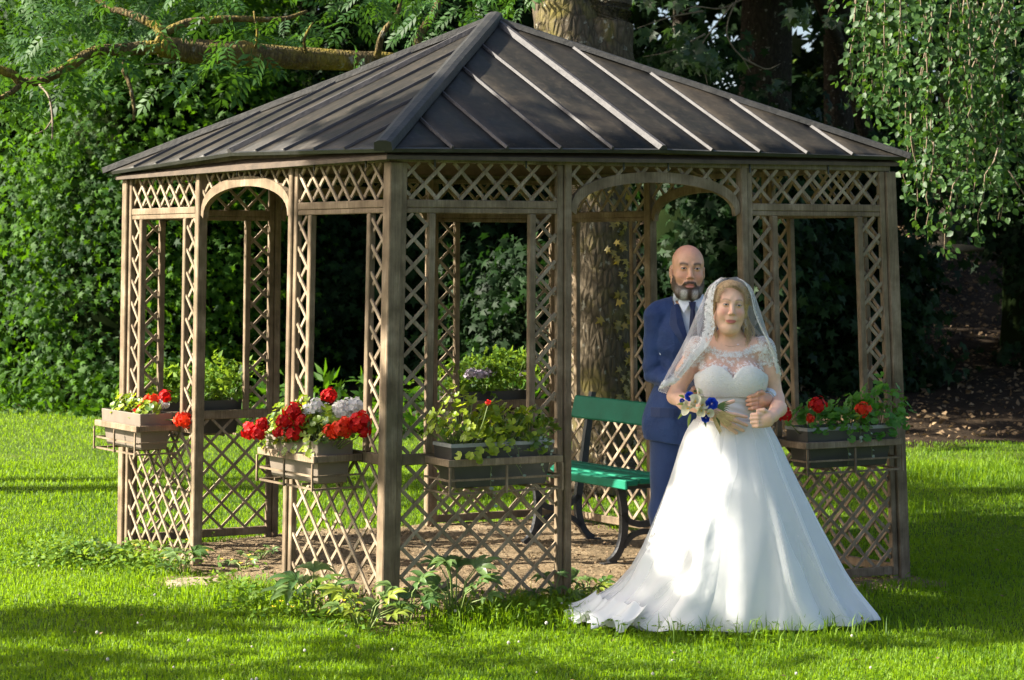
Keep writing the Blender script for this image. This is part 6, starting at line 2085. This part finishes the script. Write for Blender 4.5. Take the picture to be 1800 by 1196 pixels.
# ---- fabrics
def satin(name, c1, c2, rough=.5, lace=0.0):
    m, nt, out = new_mat(name)
    v = coords(nt)
    p = N(nt, 'ShaderNodeBsdfPrincipled', inp={'Roughness': rough, 'Specular IOR Level': .35, 'Sheen Weight': .3})
    n1 = noise(nt, 4, 4, .5, v)
    r = ramp(nt, n1.outputs[0], [(.3, c1), (.7, c2)])
    nt.links.new(r.outputs[0], p.inputs['Base Color'])
    if lace:
        vo = N(nt, 'ShaderNodeTexVoronoi', feature='SMOOTH_F1', inp={'Scale': 150.0}); nt.links.new(v, vo.inputs['Vector'])
        n3 = noise(nt, 130, 4, .7, v)
        b = N(nt, 'ShaderNodeBump', inp={'Strength': lace, 'Distance': .006}); nt.links.new(vo.outputs['Distance'], b.inputs['Height'])
        b2 = N(nt, 'ShaderNodeBump', inp={'Strength': lace * .8, 'Distance': .003}); nt.links.new(n3.outputs[0], b2.inputs['Height']); nt.links.new(b.outputs[0], b2.inputs['Normal'])
        nt.links.new(b2.outputs[0], p.inputs['Normal'])
    else:
        n2 = noise(nt, 22, 4, .55, v)
        b = N(nt, 'ShaderNodeBump', inp={'Strength': .18, 'Distance': .012}); nt.links.new(n2.outputs[0], b.inputs['Height'])
        nt.links.new(b.outputs[0], p.inputs['Normal'])
    t = N(nt, 'ShaderNodeBsdfTranslucent'); t.inputs[0].default_value = (*c2, 1)
    mx = N(nt, 'ShaderNodeMixShader', inp={0: .12}); nt.links.new(p.outputs[0], mx.inputs[1]); nt.links.new(t.outputs[0], mx.inputs[2])
    nt.links.new(mx.outputs[0], out.inputs[0])
    return m
SATIN = satin('white_satin', (.76, .76, .75), (.82, .82, .81))
LACEB = satin('lace_bodice', (.66, .65, .60), (.82, .81, .77), .6, .7)
LACE = simple_mat('white_lace', (.74, .74, .73), (.82, .82, .81), rough=.7)
def sheer(name, col, opacity, edge):
    m, nt, out = new_mat(name)
    tr = N(nt, 'ShaderNodeBsdfTransparent')
    d = N(nt, 'ShaderNodeBsdfDiffuse'); d.inputs[0].default_value = (*col, 1)
    t2 = N(nt, 'ShaderNodeBsdfTranslucent'); t2.inputs[0].default_value = (*col, 1)
    mx0 = N(nt, 'ShaderNodeMixShader', inp={0: .45}); nt.links.new(d.outputs[0], mx0.inputs[1]); nt.links.new(t2.outputs[0], mx0.inputs[2])
    lw = N(nt, 'ShaderNodeLayerWeight', inp={'Blend': .35})
    mp = N(nt, 'ShaderNodeMapRange', inp={'From Min': 0.0, 'From Max': 1.0, 'To Min': opacity, 'To Max': edge})
    nt.links.new(lw.outputs['Facing'], mp.inputs[0])
    mx = N(nt, 'ShaderNodeMixShader'); nt.links.new(mp.outputs[0], mx.inputs[0])
    nt.links.new(tr.outputs[0], mx.inputs[1]); nt.links.new(mx0.outputs[0], mx.inputs[2])
    nt.links.new(mx.outputs[0], out.inputs[0])
    return m
TULLE = sheer('veil_tulle', (.80, .82, .84), .17, .55)
NET = sheer('illusion_net', (.74, .68, .68), .22, .45)
ORGANZA = sheer('organza', (.82, .83, .82), .22, .75)

# ---- bodice: lace cups with a sweetheart edge, net above it, satin waist below
Bd = Field((-.24, -.24, .90), (.24, .20, 1.42), .0036)
torso(Bd, .005, .10)
x, y, z = np.meshgrid(*Bd.ax, indexing='ij', sparse=True)
dx = np.abs(x + .0)
sweet = np.where(dx < .10, 1.214 + .068 * np.sin(np.clip(dx / .085, 0, 1) * 1.5708) ** .62, 1.282 - 1.0 * np.maximum(dx - .10, 0) ** 1.2)
sweet = np.where(y > .02, 1.27, sweet)
cup = Bd.D.copy()
Bd.D = np.maximum(np.maximum(cup, (z - sweet) * .7), 1.125 - z)
V, Q = Bd.mesh(); V = smooth_verts(V, Q, 2, .4)
BODV, BODQ = V, Q
bod = add_local('bodice', mesh_from('bodice', V, tris=Q, mat=LACEB, smooth=True), bride)
Bw = Field((-.26, -.24, .88), (.26, .22, 1.16), .0036)
Bw.ell((0, .01, 1.06), (.158, .121, .15), .04); Bw.ell((0, .02, .93), (.192, .152, .16), .05); Bw.ell((0, .01, 1.13), (.160, .125, .10), .04)
x, y, z = np.meshgrid(*Bw.ax, indexing='ij', sparse=True)
Bw.D += .0022 * np.sin(150 * (z + .16 * x) + 2 * np.sin(9 * x))         # soft horizontal pleats
Bw.D = np.maximum(np.maximum(Bw.D, z - (1.132 + .06 * np.abs(x) ** 1.5)), .93 - z)
V, Q = Bw.mesh(); V = smooth_verts(V, Q, 1, .3)
add_local('waistband', mesh_from('waistband', V, tris=Q, mat=SATIN, smooth=True), bride)
# illusion net over the chest and shoulders
Nt = Field((-.26, -.22, 1.14), (.26, .16, 1.46), .0040)
torso(Nt, .0035, .05)
Nt.cone((0, .04, 1.425), (-.12, .025, 1.372), .050, .046, .03); Nt.cone((0, .04, 1.425), (.12, .025, 1.372), .050, .046, .03)
for sx in (-1, 1): Nt.chain([(sx * .168, .015, 1.362), (sx * (.225 if sx < 0 else .205), .03, 1.245)], [.061, .058], .03)
V, Q = Nt.mesh(); V = smooth_verts(V, Q, 1, .4)
NN = vert_normals(V, Q)
def neckline(v): return 1.345 + .035 * np.clip(np.abs(v[:, 0]) / .12, 0, 1) ** 2 + .25 * np.clip(v[:, 1] - .0, 0, 1)
sw = np.where(np.abs(V[:, 0]) < .10, 1.214 + .068 * np.sin(np.clip(np.abs(V[:, 0]) / .085, 0, 1) * 1.5708) ** .62, 1.275)
sleeve_cut = (np.abs(V[:, 0]) < .215) & ((V[:, 2] > 1.285) | (np.abs(V[:, 0]) < .165))
inn = (V[:, 2] < neckline(V)) & (V[:, 2] > sw - .015) & sleeve_cut
inn |= (np.abs(V[:, 0]) > .13) & (np.abs(V[:, 0]) < .235) & (V[:, 2] > 1.275) & (V[:, 2] < 1.42)
keepq = inn[Q].all(axis=1)
used = np.unique(Q[keepq]); rm = np.full(len(V), -1); rm[used] = np.arange(len(used))
add_local('illusion_net', mesh_from('illusion_net', V[used], tris=rm[Q[keepq]], mat=NET, smooth=True), bride)

def motif(k, seed):
    """A lace flower: petals as loops of cord with a filled heart, flat, unit size."""
    rr = random.Random(seed); v = []; f = []
    for q in range(k):
        a = 2 * math.pi * q / k + rr.uniform(-.15, .15); L = rr.uniform(.8, 1.1)
        n = 9; b = len(v)
        for i in range(n):
            t = 2 * math.pi * i / n
            for s in (.62, 1.0):
                lx = .52 * L + .46 * L * math.cos(t) * s; ly = .27 * math.sin(t) * s
                v.append((lx * math.cos(a) - ly * math.sin(a), lx * math.sin(a) + ly * math.cos(a), .10 * math.sin(t * 1) + .06))
        for i in range(n):
            j = (i + 1) % n
            f.append((b + 2 * i, b + 2 * i + 1, b + 2 * j + 1, b + 2 * j))
    b = len(v)
    v.append((0, 0, .16))
    for i in range(7): v.append((.2 * math.cos(i * .9), .2 * math.sin(i * .9), .1))
    for i in range(7): f.append((b, b + 1 + i, b + 1 + (i + 1) % 7))
    # a curling leaf sprig
    b = len(v)
    for i in range(6):
        t = i / 5; w_ = .10 * math.sin(math.pi * min(1, t + .08)) + .015
        cx2, cy2 = .3 + 1.1 * t, .45 * math.sin(t * 2.6)
        v += [(cx2, cy2 - w_, .05), (cx2, cy2 + w_, .05)]
    for i in range(5): f.append((b + 2 * i, b + 2 * i + 2, b + 2 * i + 3, b + 2 * i + 1))
    return v, f
MOT = [motif(5, 1), motif(6, 2), motif(4, 3)]
def motifs(mb, P, NRM, sizes, lift=.002):
    for p, n, s in zip(P, NRM, sizes):
        n = Vector(n).normalized(); u = n.cross(Vector((.2, .3, 1))).normalized(); a = RNG.random() * 6.28
        w_ = n.cross(u); uu = u * math.cos(a) + w_ * math.sin(a); ww = n.cross(uu)
        v, f = MOT[RNG.integers(0, 3)]
        p = Vector(p) + n * lift
        b = len(mb.v)
        mb.v += [tuple(p + uu * (x_ * s) + ww * (y_ * s) + n * (z_ * s * .35)) for x_, y_, z_ in v]
        mb.f += [tuple(i + b for i in q) for q in f]
def scatter(mask, V, NN, dmin, mx, size, mb, lift=.002):
    cand = np.flatnonzero(mask); RNG.shuffle(cand)
    chosen = []
    for i in cand:
        if len(chosen) >= mx: break
        if all((V[i] - V[j]) @ (V[i] - V[j]) > dmin * dmin for j in chosen): chosen.append(i)
    motifs(mb, V[chosen], NN[chosen], RNG.uniform(size[0], size[1], len(chosen)), lift)
mb = MB()
nl_ = neckline(V)
frontv = V[:, 1] < .06
scatter((np.abs(V[:, 2] - nl_ + .012) < .012) & (np.abs(V[:, 0]) < .20) & inn, V, NN, .012, 110, (.010, .015), mb)
scatter((np.abs(V[:, 2] - nl_ + .040) < .016) & (np.abs(V[:, 0]) < .20) & inn & frontv, V, NN, .026, 10, (.009, .014), mb)
scatter(inn & frontv & (np.abs(V[:, 0]) > .140) & (V[:, 2] > 1.245), V, NN, .0125, 190, (.009, .014), mb)
scatter(inn & frontv & (np.abs(V[:, 0]) < .045) & (V[:, 2] > 1.27), V, NN, .022, 9, (.009, .013), mb)
edge = np.abs(V[:, 2] - sw - .006) < .012
scatter(edge & frontv & (np.abs(V[:, 0]) < .16), V, NN, .013, 46, (.007, .010), mb)
BODN = vert_normals(BODV, BODQ)
scatter((BODV[:, 1] < .02), BODV, BODN, .0165, 330, (.009, .014), mb, .0012)
add_local('lace_applique', tag_me := mesh_from('lace_applique', mb.v, mb.f, mat=LACE), bride)

# ---- skirt: a wide bell with folds, train to both sides
ZR = np.array([1.00, .965, .92, .86, .78, .68, .57, .46, .35, .25, .16, .09, .045, .018])
LX = np.interp(ZR, [.018, .06, .12, .20, .31, .43, .55, .66, .78, .90, .965, 1.0], [-.775, -.71, -.60, -.505, -.440, -.390, -.345, -.305, -.270, -.238, -.206, -.180])
RX = np.interp(ZR, [.018, .06, .12, .20, .31, .43, .55, .66, .78, .90, .965, 1.0], [.700, .675, .622, .562, .510, .450, .395, .340, .285, .235, .200, .180])
FY = np.interp(ZR, [.018, .12, .3, .5, .7, .9, 1.0], [-.430, -.415, -.385, -.335, -.275, -.20, -.158])
BY = np.interp(ZR, [.018, .12, .3, .5, .7, .9, 1.0], [.72, .58, .46, .38, .30, .20, .15])
NA = 220
def skirt_mesh(off=0.0, z_top=1.0, amp=1.0, phase=0.0, flare=0.0):
    rows = []
    nz = 74
    zz = np.concatenate([np.linspace(1.0, .12, 50, endpoint=False), np.linspace(.12, .012, nz - 50)])
    zz = zz[zz <= z_top]
    a = np.linspace(0, 2 * np.pi, NA, endpoint=False)
    for zq in zz:
        lx, rx, fy, by = [np.interp(-zq, -ZR, q) for q in (LX, RX, FY, BY)]
        cx = np.cos(a); sy = np.sin(a)
        bx = np.where(cx < 0, -lx, rx); byy = np.where(sy < 0, -fy, by)
        e = .92
        X = np.sign(cx) * np.abs(cx) ** e * bx; Y = np.sign(sy) * np.abs(sy) ** e * byy
        low = 1 - zq
        fold = .012 * np.sin(7 * a + 1.3 + 1.6 * low + phase + .5 * np.sin(3 * a)) + .007 * np.sin(15 * a + .4 - 1.6 * low + phase + .8 * np.sin(2 * a)) + .014 * np.sin(4 * a + 2.1) + .002 * np.sin(29 * a + 3 * low + 2 * phase)
        # soft drapes gathered at her right hip and running down across the front
        phi = a + 1.15 * low ** 1.4
        fold += .014 * np.exp(-((np.angle(np.exp(1j * (phi - 4.1)))) / .10) ** 2) * low * 1.3
        fold += .016 * np.exp(-((np.angle(np.exp(1j * (phi - 4.75)))) / .13) ** 2) * low * 1.2
        fold -= .014 * np.exp(-((np.angle(np.exp(1j * (a + .5 * low - 5.35)))) / .09) ** 2) * low * 1.5
        fold += .015 * np.exp(-((np.angle(np.exp(1j * (a - 5.6)))) / .08) ** 2) * low * 1.6
        fold = fold * amp * np.clip(low * 1.6, .05, 1.35) + .004 + flare * low ** .8
        # ruffled hem, strongest to the left
        hemw = np.exp(-(zq / .085) ** 2)
        leftw = np.clip(-np.cos(a), 0, 1) ** 1.0 * (np.sin(a) < .75)
        fold += hemw * (.007 * np.sin(23 * a) + leftw * (.026 * np.sin(17 * a + 1.0) + .010 * np.sin(31 * a + 2 * np.sin(3 * a))))
        zoff = hemw * leftw * .012 * (np.sin(17 * a + 2.2) + .5 * np.sin(31 * a)) + hemw * .004 * np.sin(13 * a)
        r = 1 + (fold + off) / np.sqrt(X ** 2 + Y ** 2 + 1e-6) * 1.0
        rows.append(np.stack([X * r, Y * r, np.maximum(zq + zoff + .004, .006)], 1))
    V = np.concatenate(rows); m = len(zz)
    i = np.arange(m - 1)[:, None] * NA; j = np.arange(NA)[None]
    Q = np.stack([i + j, i + (j + 1) % NA, i + NA + (j + 1) % NA, i + NA + j], -1).reshape(-1, 4)[:, ::-1]
    return V, Q
V, Q = skirt_mesh(amp=1.2)
sk = add_local('skirt', mesh_from('skirt', V, tris=Q, mat=SATIN, smooth=True), bride)
V, Q = skirt_mesh(.0, 1.0, .55, phase=1.7, flare=.014)
add_local('organza_overlay', mesh_from('organza_overlay', V, tris=Q, mat=ORGANZA, smooth=True), bride)
# loose ruffle of organza lying on the grass at the left end of the train
mb = MB(); nn = 120; rows = 9
for r in range(rows + 1):
    for i in range(nn + 1):
        t = i / nn; u = r / rows
        a = 3.05 + .95 * t
        R0 = .66 + .15 * u
        px_ = R0 * math.cos(a) * 1.03; py_ = R0 * math.sin(a) * .72
        zq = .03 + .10 * (1 - u) ** 1.5 + .026 * math.sin(24 * t + 1.2 * u + math.sin(7 * t)) * (u + .25) + .007 * math.sin(45 * t + u)
        mb.v.append((px_ + .018 * math.sin(24 * t) * u, py_ + .03 * math.cos(24 * t) * u, max(.008, zq)))
for r in range(rows):
    for i in range(nn):
        k = r * (nn + 1) + i
        mb.f.append((k, k + 1, k + nn + 2, k + nn + 1))
add_local('train_ruffle', mesh_from('train_ruffle', mb.v, mb.f, mat=SATIN, smooth=True), bride)
SHW = simple_mat('white_shoe', (.7, .7, .68), rough=.4)
for sx in (-1, 1):
    Sh = Field((sx * .085 - .06, -.22, -.01), (sx * .085 + .06, .10, .12), .006)
    Sh.chain([(sx * .08, .03, .06), (sx * .085, -.07, .04), (sx * .088, -.14, .028)], [.035, .034, .026], .02)
    Sh.cone((sx * .08, .05, .05), (sx * .08, .06, .006), .012, .006, .01)
    V2, Q2 = Sh.mesh(); add_local('shoe', mesh_from('shoe', V2, tris=Q2, mat=SHW, smooth=True), bride)

# ---- veil
KEY = [ # height row: left edge, left outer, back, right outer, right edge
    [(-.035, -.045, 1.716), (-.045, .010, 1.722), (-.005, .070, 1.718), (.035, .010, 1.722), (.030, -.045, 1.716)],
    [(-.072, -.070, 1.690), (-.108, .010, 1.672), (-.005, .125, 1.670), (.100, .010, 1.672), (.066, -.070, 1.692)],
    [(-.096, -.075, 1.620), (-.140, .020, 1.600), (-.005, .150, 1.600), (.128, .020, 1.605), (.097, -.070, 1.630)],
    [(-.102, -.085, 1.550), (-.172, .030, 1.530), (-.005, .165, 1.520), (.155, .030, 1.530), (.112, -.075, 1.550)],
    [(-.098, -.100, 1.470), (-.210, .030, 1.440), (-.005, .175, 1.430), (.182, .040, 1.440), (.138, -.085, 1.475)],
    [(-.125, -.115, 1.395), (-.260, .020, 1.340), (-.005, .185, 1.330), (.208, .050, 1.350), (.176, -.080, 1.400)],
    [(-.195, -.110, 1.310), (-.312, .010, 1.240), (-.005, .190, 1.200), (.226, .055, 1.270), (.212, -.050, 1.320)],
    [(-.285, -.090, 1.200), (-.352, -.020, 1.150), (-.005, .190, 1.080), (.238, .060, 1.200), (.232, -.020, 1.245)],
]
K = np.array(KEY)
def spline1(P, m):
    """Catmull-Rom through rows of P, m samples per span."""
    n = len(P); out = []
    for i in range(n - 1):
        p0, p1, p2, p3 = P[max(i - 1, 0)], P[i], P[i + 1], P[min(i + 2, n - 1)]
        for j in range(m):
            t = j / m
            out.append(.5 * (2 * p1 + (p2 - p0) * t + (2 * p0 - 5 * p1 + 4 * p2 - p3) * t * t + (3 * p1 - p0 - 3 * p2 + p3) * t ** 3))
    out.append(P[-1]); return np.array(out)
G = spline1(K, 9)                                   # rows
G = np.stack([spline1(g_, 14) for g_ in G])         # rows x columns
nr, nc_ = G.shape[:2]
u_ = np.linspace(0, 1, nc_)[None, :]; v_ = np.linspace(0, 1, nr)[:, None]
pl = .007 * np.sin(u_ * 62 + 2 * v_) * v_ + .005 * np.sin(u_ * 31 + 4 * v_) * v_
G[:, :, 0] += pl * np.cos(u_ * 6.28) ; G[:, :, 1] += pl * .8
Vv = G.reshape(-1, 3)
i = np.arange(nr - 1)[:, None] * nc_ + np.arange(nc_ - 1)[None]
Qv = np.stack([i, i + 1, i + nc_ + 1, i + nc_], -1).reshape(-1, 4)
veil = add_local('veil', mesh_from('veil', Vv, tris=Qv, mat=TULLE, smooth=True), bride)
VN = vert_normals(Vv, Qv).reshape(nr, nc_, 3)
out_ = G - np.array((0, .03, 0)); out_[:, :, 2] = 0
sgn = np.sign(np.sum(VN * out_, axis=2, keepdims=True)); VN = VN * np.where(sgn == 0, 1, sgn)
mb = MB()
def lace_edge(Pe, Nin, Ne, w0, w1, dens, taper=True):
    """Lace band: motifs and a scalloped cord along a veil edge."""
    L = np.concatenate([[0], np.cumsum(np.linalg.norm(np.diff(Pe, axis=0), axis=1))])
    m = int(L[-1] * dens)
    for s in np.linspace(0, L[-1], m):
        k = min(np.searchsorted(L, s), len(Pe) - 1)
        wd = (w0 + (w1 - w0) * s / L[-1])
        q = RNG.random()
        p = Pe[k] + Nin[k] * wd * q
        motifs(mb, [p], [Ne[k] + RNG.normal(0, .15, 3)], [RNG.uniform(.008, .0125)], .003)
    # scallops
    m2 = int(L[-1] / .004)
    pts = []
    for j in range(m2):
        s = L[-1] * j / (m2 - 1)
        p = np.array([np.interp(s, L, Pe[:, c]) for c in range(3)]); k = min(np.searchsorted(L, s), len(Pe) - 1)
        pts.append(p - Nin[k] * (.004 * abs(math.sin(s * 150))) + Ne[k] * .003)
    mb.tube(pts, .0016, 4)
def unit(a): return a / (np.linalg.norm(a, axis=-1, keepdims=True) + 1e-9)
lace_edge(G[4:, 0], unit(G[4:, 5] - G[4:, 0]), VN[4:, 1], .026, .085, 620)
lace_edge(G[4:, -1], unit(G[4:, -6] - G[4:, -1]), VN[4:, -2], .018, .040, 380)
kk = 34
lace_edge(G[-1, :kk], unit(G[-8, :kk] - G[-1, :kk]), VN[-1, :kk], .03, .045, 330)
lace_edge(G[-1, -22:], unit(G[-8, -22:] - G[-1, -22:]), VN[-1, -22:], .012, .02, 120)
tag(add_local('veil_lace', mesh_from('veil_lace', mb.v, mb.f, mat=LACE), veil), kind='stuff')

# ---- jewellery
SILVER = simple_mat('silver_jewel', (.75, .73, .70), rough=.15, metal=1.0)
mb = MB()
e0 = Vector(BH.w((.080, -.010, -.045)))
for i in range(2):
    s = .010 if i else .006
    c = e0 + Vector((0, -.004, -.012 - .022 * i))
    mb.tube([c + Vector((0, 0, s * 1.5)), c + Vector((s * .8, 0, 0)), c + Vector((0, 0, -s * 1.5)), c + Vector((-s * .8, 0, 0)), c + Vector((0, 0, s * 1.5))], .0014, 5, caps=False)
add_local('earring', mesh_from('earring', mb.v, mb.f, mat=SILVER), bride)
mb = MB()
nk_ = []
for i in range(25):
    a = math.pi + math.pi * i / 24
    nk_.append((.062 * math.cos(a), .03 + .088 * math.sin(a) * 1.0, 1.425 - .045 * math.sin(a) * -1.0 * -1.0 if False else 1.425 + .05 * math.sin(a)))
mb.tube(nk_, .0009, 4, caps=False)
mb.tube([(.034, -.053, 1.388), (.034, -.055, 1.380)], [.003, .003], 6)
add_local('necklace', mesh_from('necklace', mb.v, mb.f, mat=SILVER), bride)
mb = MB()
rc = Vector((.118, -.2505, 1.0125))
mb.tube([rc + Vector((0, .0122 * math.cos(a), .0122 * math.sin(a))) for a in [2 * math.pi * i / 14 for i in range(15)]], .0016, 5, caps=False)
add_local('ring', mesh_from('ring', mb.v, mb.f, mat=SILVER), bride)

# ================================================================ the bouquet on her wrist
BO = Vector((1.098, 10.88, 0))
bouquet = empty('bouquet', BO + Vector((-.12, -.25, 1.06)), 'bridal bouquet of blue roses, cream callas and wheat in front of her waist', 'bouquet')
BLUE = petal_mat('blue_petal', (.006, .03, .42), (.02, .09, .62), .2)
CREAM = petal_mat('cream_petal', (.66, .62, .42), (.80, .78, .64), .25)
WHEAT = simple_mat('wheat', (.42, .30, .12), (.62, .48, .22), rough=.7, scale=50)
BGRN = simple_mat('bouquet_green', (.05, .10, .02), (.14, .20, .05), rough=.5, scale=30)
LIMEP = simple_mat('lime_leaf', (.20, .28, .04), (.36, .42, .08), rough=.5, scale=30)
def rose(c, r, mat):
    mb = MB(); d = Vector((RNG.normal(0, .2), -1, RNG.normal(.15, .2))).normalized()
    u = d.cross(Vector((0, 0, 1))).normalized(); w_ = d.cross(u)
    for ring_, (n, rad, op, hh) in enumerate(((4, .30, .15, .55), (5, .52, .45, .42), (6, .78, .8, .25), (7, 1.0, 1.15, .02))):
        for q in range(n):
            a = 2 * math.pi * q / n + ring_ * .5 + RNG.normal(0, .08)
            o_ = u * math.cos(a) + w_ * math.sin(a); t_ = -u * math.sin(a) + w_ * math.cos(a)
            wd = r * (.40 + .10 * ring_)
            vs2 = []
            for i in range(4):
                ti = i / 3
                rad2 = r * rad * (.35 + .65 * ti ** .7); up = r * (hh * ti + .1) - r * .25 * max(0, op - .9) * ti
                for j in (-1, -.5, 0, .5, 1):
                    fan = wd * j * (.4 + .6 * math.sin(math.pi * min(.95, ti * .75 + .15)))
                    vs2.append(Vector(c) + o_ * (rad2 - .22 * abs(j) ** 2 * r * rad) + t_ * fan + d * (up - .06 * r * abs(j)))
            fs2 = [(i * 5 + j, i * 5 + j + 1, i * 5 + j + 6, i * 5 + j + 5) for i in range(3) for j in range(4)]
            mb.poly(vs2, fs2)
    return mb
def blossom(name, mb, mat):
    return mb.build(name, mat, bouquet, smooth=True)
def bq(px, py, dy=-.235): # a place in the bouquet
    dd = 10.88 + dy * .99
    return Vector(((px - 900) / FPX * dd, dd, CAM_H + (HZ - py) / FPX * dd))
blossom('blue_rose', rose(bq(1251, 710, -.275), .033, BLUE), BLUE)
blossom('blue_rose', rose(bq(1212, 697, -.24), .025, BLUE), BLUE)
blossom('blue_rose', rose(bq(1240, 735, -.255), .025, BLUE), BLUE)
blossom('blue_rose', rose(bq(1199, 705, -.22), .014, BLUE), BLUE)
for (px, py, rr_) in ((1218, 711, .017), (1233, 701, .018), (1229, 727, .016), (1243, 718, .017), (1206, 709, .014), (1226, 699, .015)):
    blossom('cream_rose', rose(bq(px, py, -.25), rr_, CREAM), CREAM)
def calla(c, L, r, dirx, dirz):
    mb = MB(); d = Vector((dirx, -.55, dirz)).normalized(); u = d.cross(Vector((0, 1, .2))).normalized(); w_ = d.cross(u)
    n = 16; rows_ = 7
    for i in range(rows_ + 1):
        t = i / rows_
        rad = r * (.18 + .30 * t + .62 * t ** 3)
        for j in range(n):
            a = 2 * math.pi * j / n
            lip = max(0, math.cos(a)) ** 2 * L * .30 * t ** 3
            mb.v.append(tuple(Vector(c) + d * (L * t - L * .6 + lip) + (u * math.cos(a) + w_ * math.sin(a)) * rad))
    for i in range(rows_):
        for j in range(n):
            k = i * n + j; k2 = i * n + (j + 1) % n
            mb.f.append((k, k2, k2 + n, k + n))
    o = mb.build('calla_lily', CREAM, bouquet, smooth=True)
    m2 = MB().tube([Vector(c) - d * L * .3, Vector(c) + d * L * .2], [.0035, .0025], 6)
    m2.build('spadix', YEL, o)
calla(bq(1222, 706, -.265), .060, .026, .0, .35); calla(bq(1210, 718, -.255), .062, .024, -.5, -.15)
calla(bq(1226, 718, -.27), .050, .017, .55, -.1); calla(bq(1246, 727, -.28), .045, .020, .2, .1)
calla(bq(1228, 692, -.24), .045, .016, .25, .5); calla(bq(1235, 712, -.27), .05, .024, .2, .2); calla(bq(1233, 722, -.27), .045, .020, -.1, -.3)
def spear(c, d, L, wd, mat, name):
    mb = MB(); c = Vector(c); d = Vector(d).normalized(); u = d.cross(Vector((0, -1, 0.1))).normalized(); n_ = u.cross(d)
    for i in range(6):
        t = i / 5; q = wd * math.sin(math.pi * min(.98, .1 + t * .9))
        p = c + d * (L * t) + Vector((0, 0, -.02 * t * t))
        mb.v += [tuple(p - u * q), tuple(p + n_ * q * .4), tuple(p + u * q)]
    for i in range(5):
        k = i * 3; mb.f += [(k, k + 1, k + 4, k + 3), (k + 1, k + 2, k + 5, k + 4)]
    return mb.build(name, mat, bouquet, smooth=True)
for i in range(7): spear(bq(1258, 716, -.262), (1, -.12, .75 - .17 * i + .05), .085 - .004 * i, .0040, BGRN, 'palm_leaf')
for (px, py, dx, dz, L) in ((1205, 712, -1, .5, .05), (1207, 722, -1, -.5, .05), (1214, 728, -.3, -1, .05), (1203, 700, -.8, .9, .045), (1222, 690, .0, 1, .03), (1236, 729, .3, -1, .05), (1252, 730, .5, -1, .09), (1258, 726, .4, -1, .06)):
    spear(bq(px, py, -.235), (dx, -.2, dz), L, .008, LIMEP if px < 1215 else BGRN, 'leaf')
for (px, py, dx, dz) in ((1256, 721, 1.0, -.55), (1254, 724, .75, -.75), (1258, 722, 1.0, -.32), (1251, 727, .45, -.95), (1257, 724, .9, -.75)):
    mb = MB(); c = bq(px, py, -.272); d = Vector((dx, -.15, dz)).normalized(); u = d.cross(Vector((0, -1, 0))).normalized()
    mb.tube([c, c + d * .09], [.0016, .001], 5)
    for i in range(9):
        for sgn_ in (-1, 1):
            p = c + d * (.022 + i * .0085); q = (d * .8 + u * sgn_ * .55 + Vector((0, -.25, 0))).normalized()
            mb.tube([p, p + q * .008, p + q * .017], [.0012, .0034, .0006], 5)
    for sgn_ in (-1, 0, 1): mb.tube([c + d * .095, c + d * .125 + u * sgn_ * .012], [.0008, .0003], 4)
    mb.build('wheat_ear', WHEAT, bouquet, smooth=True)
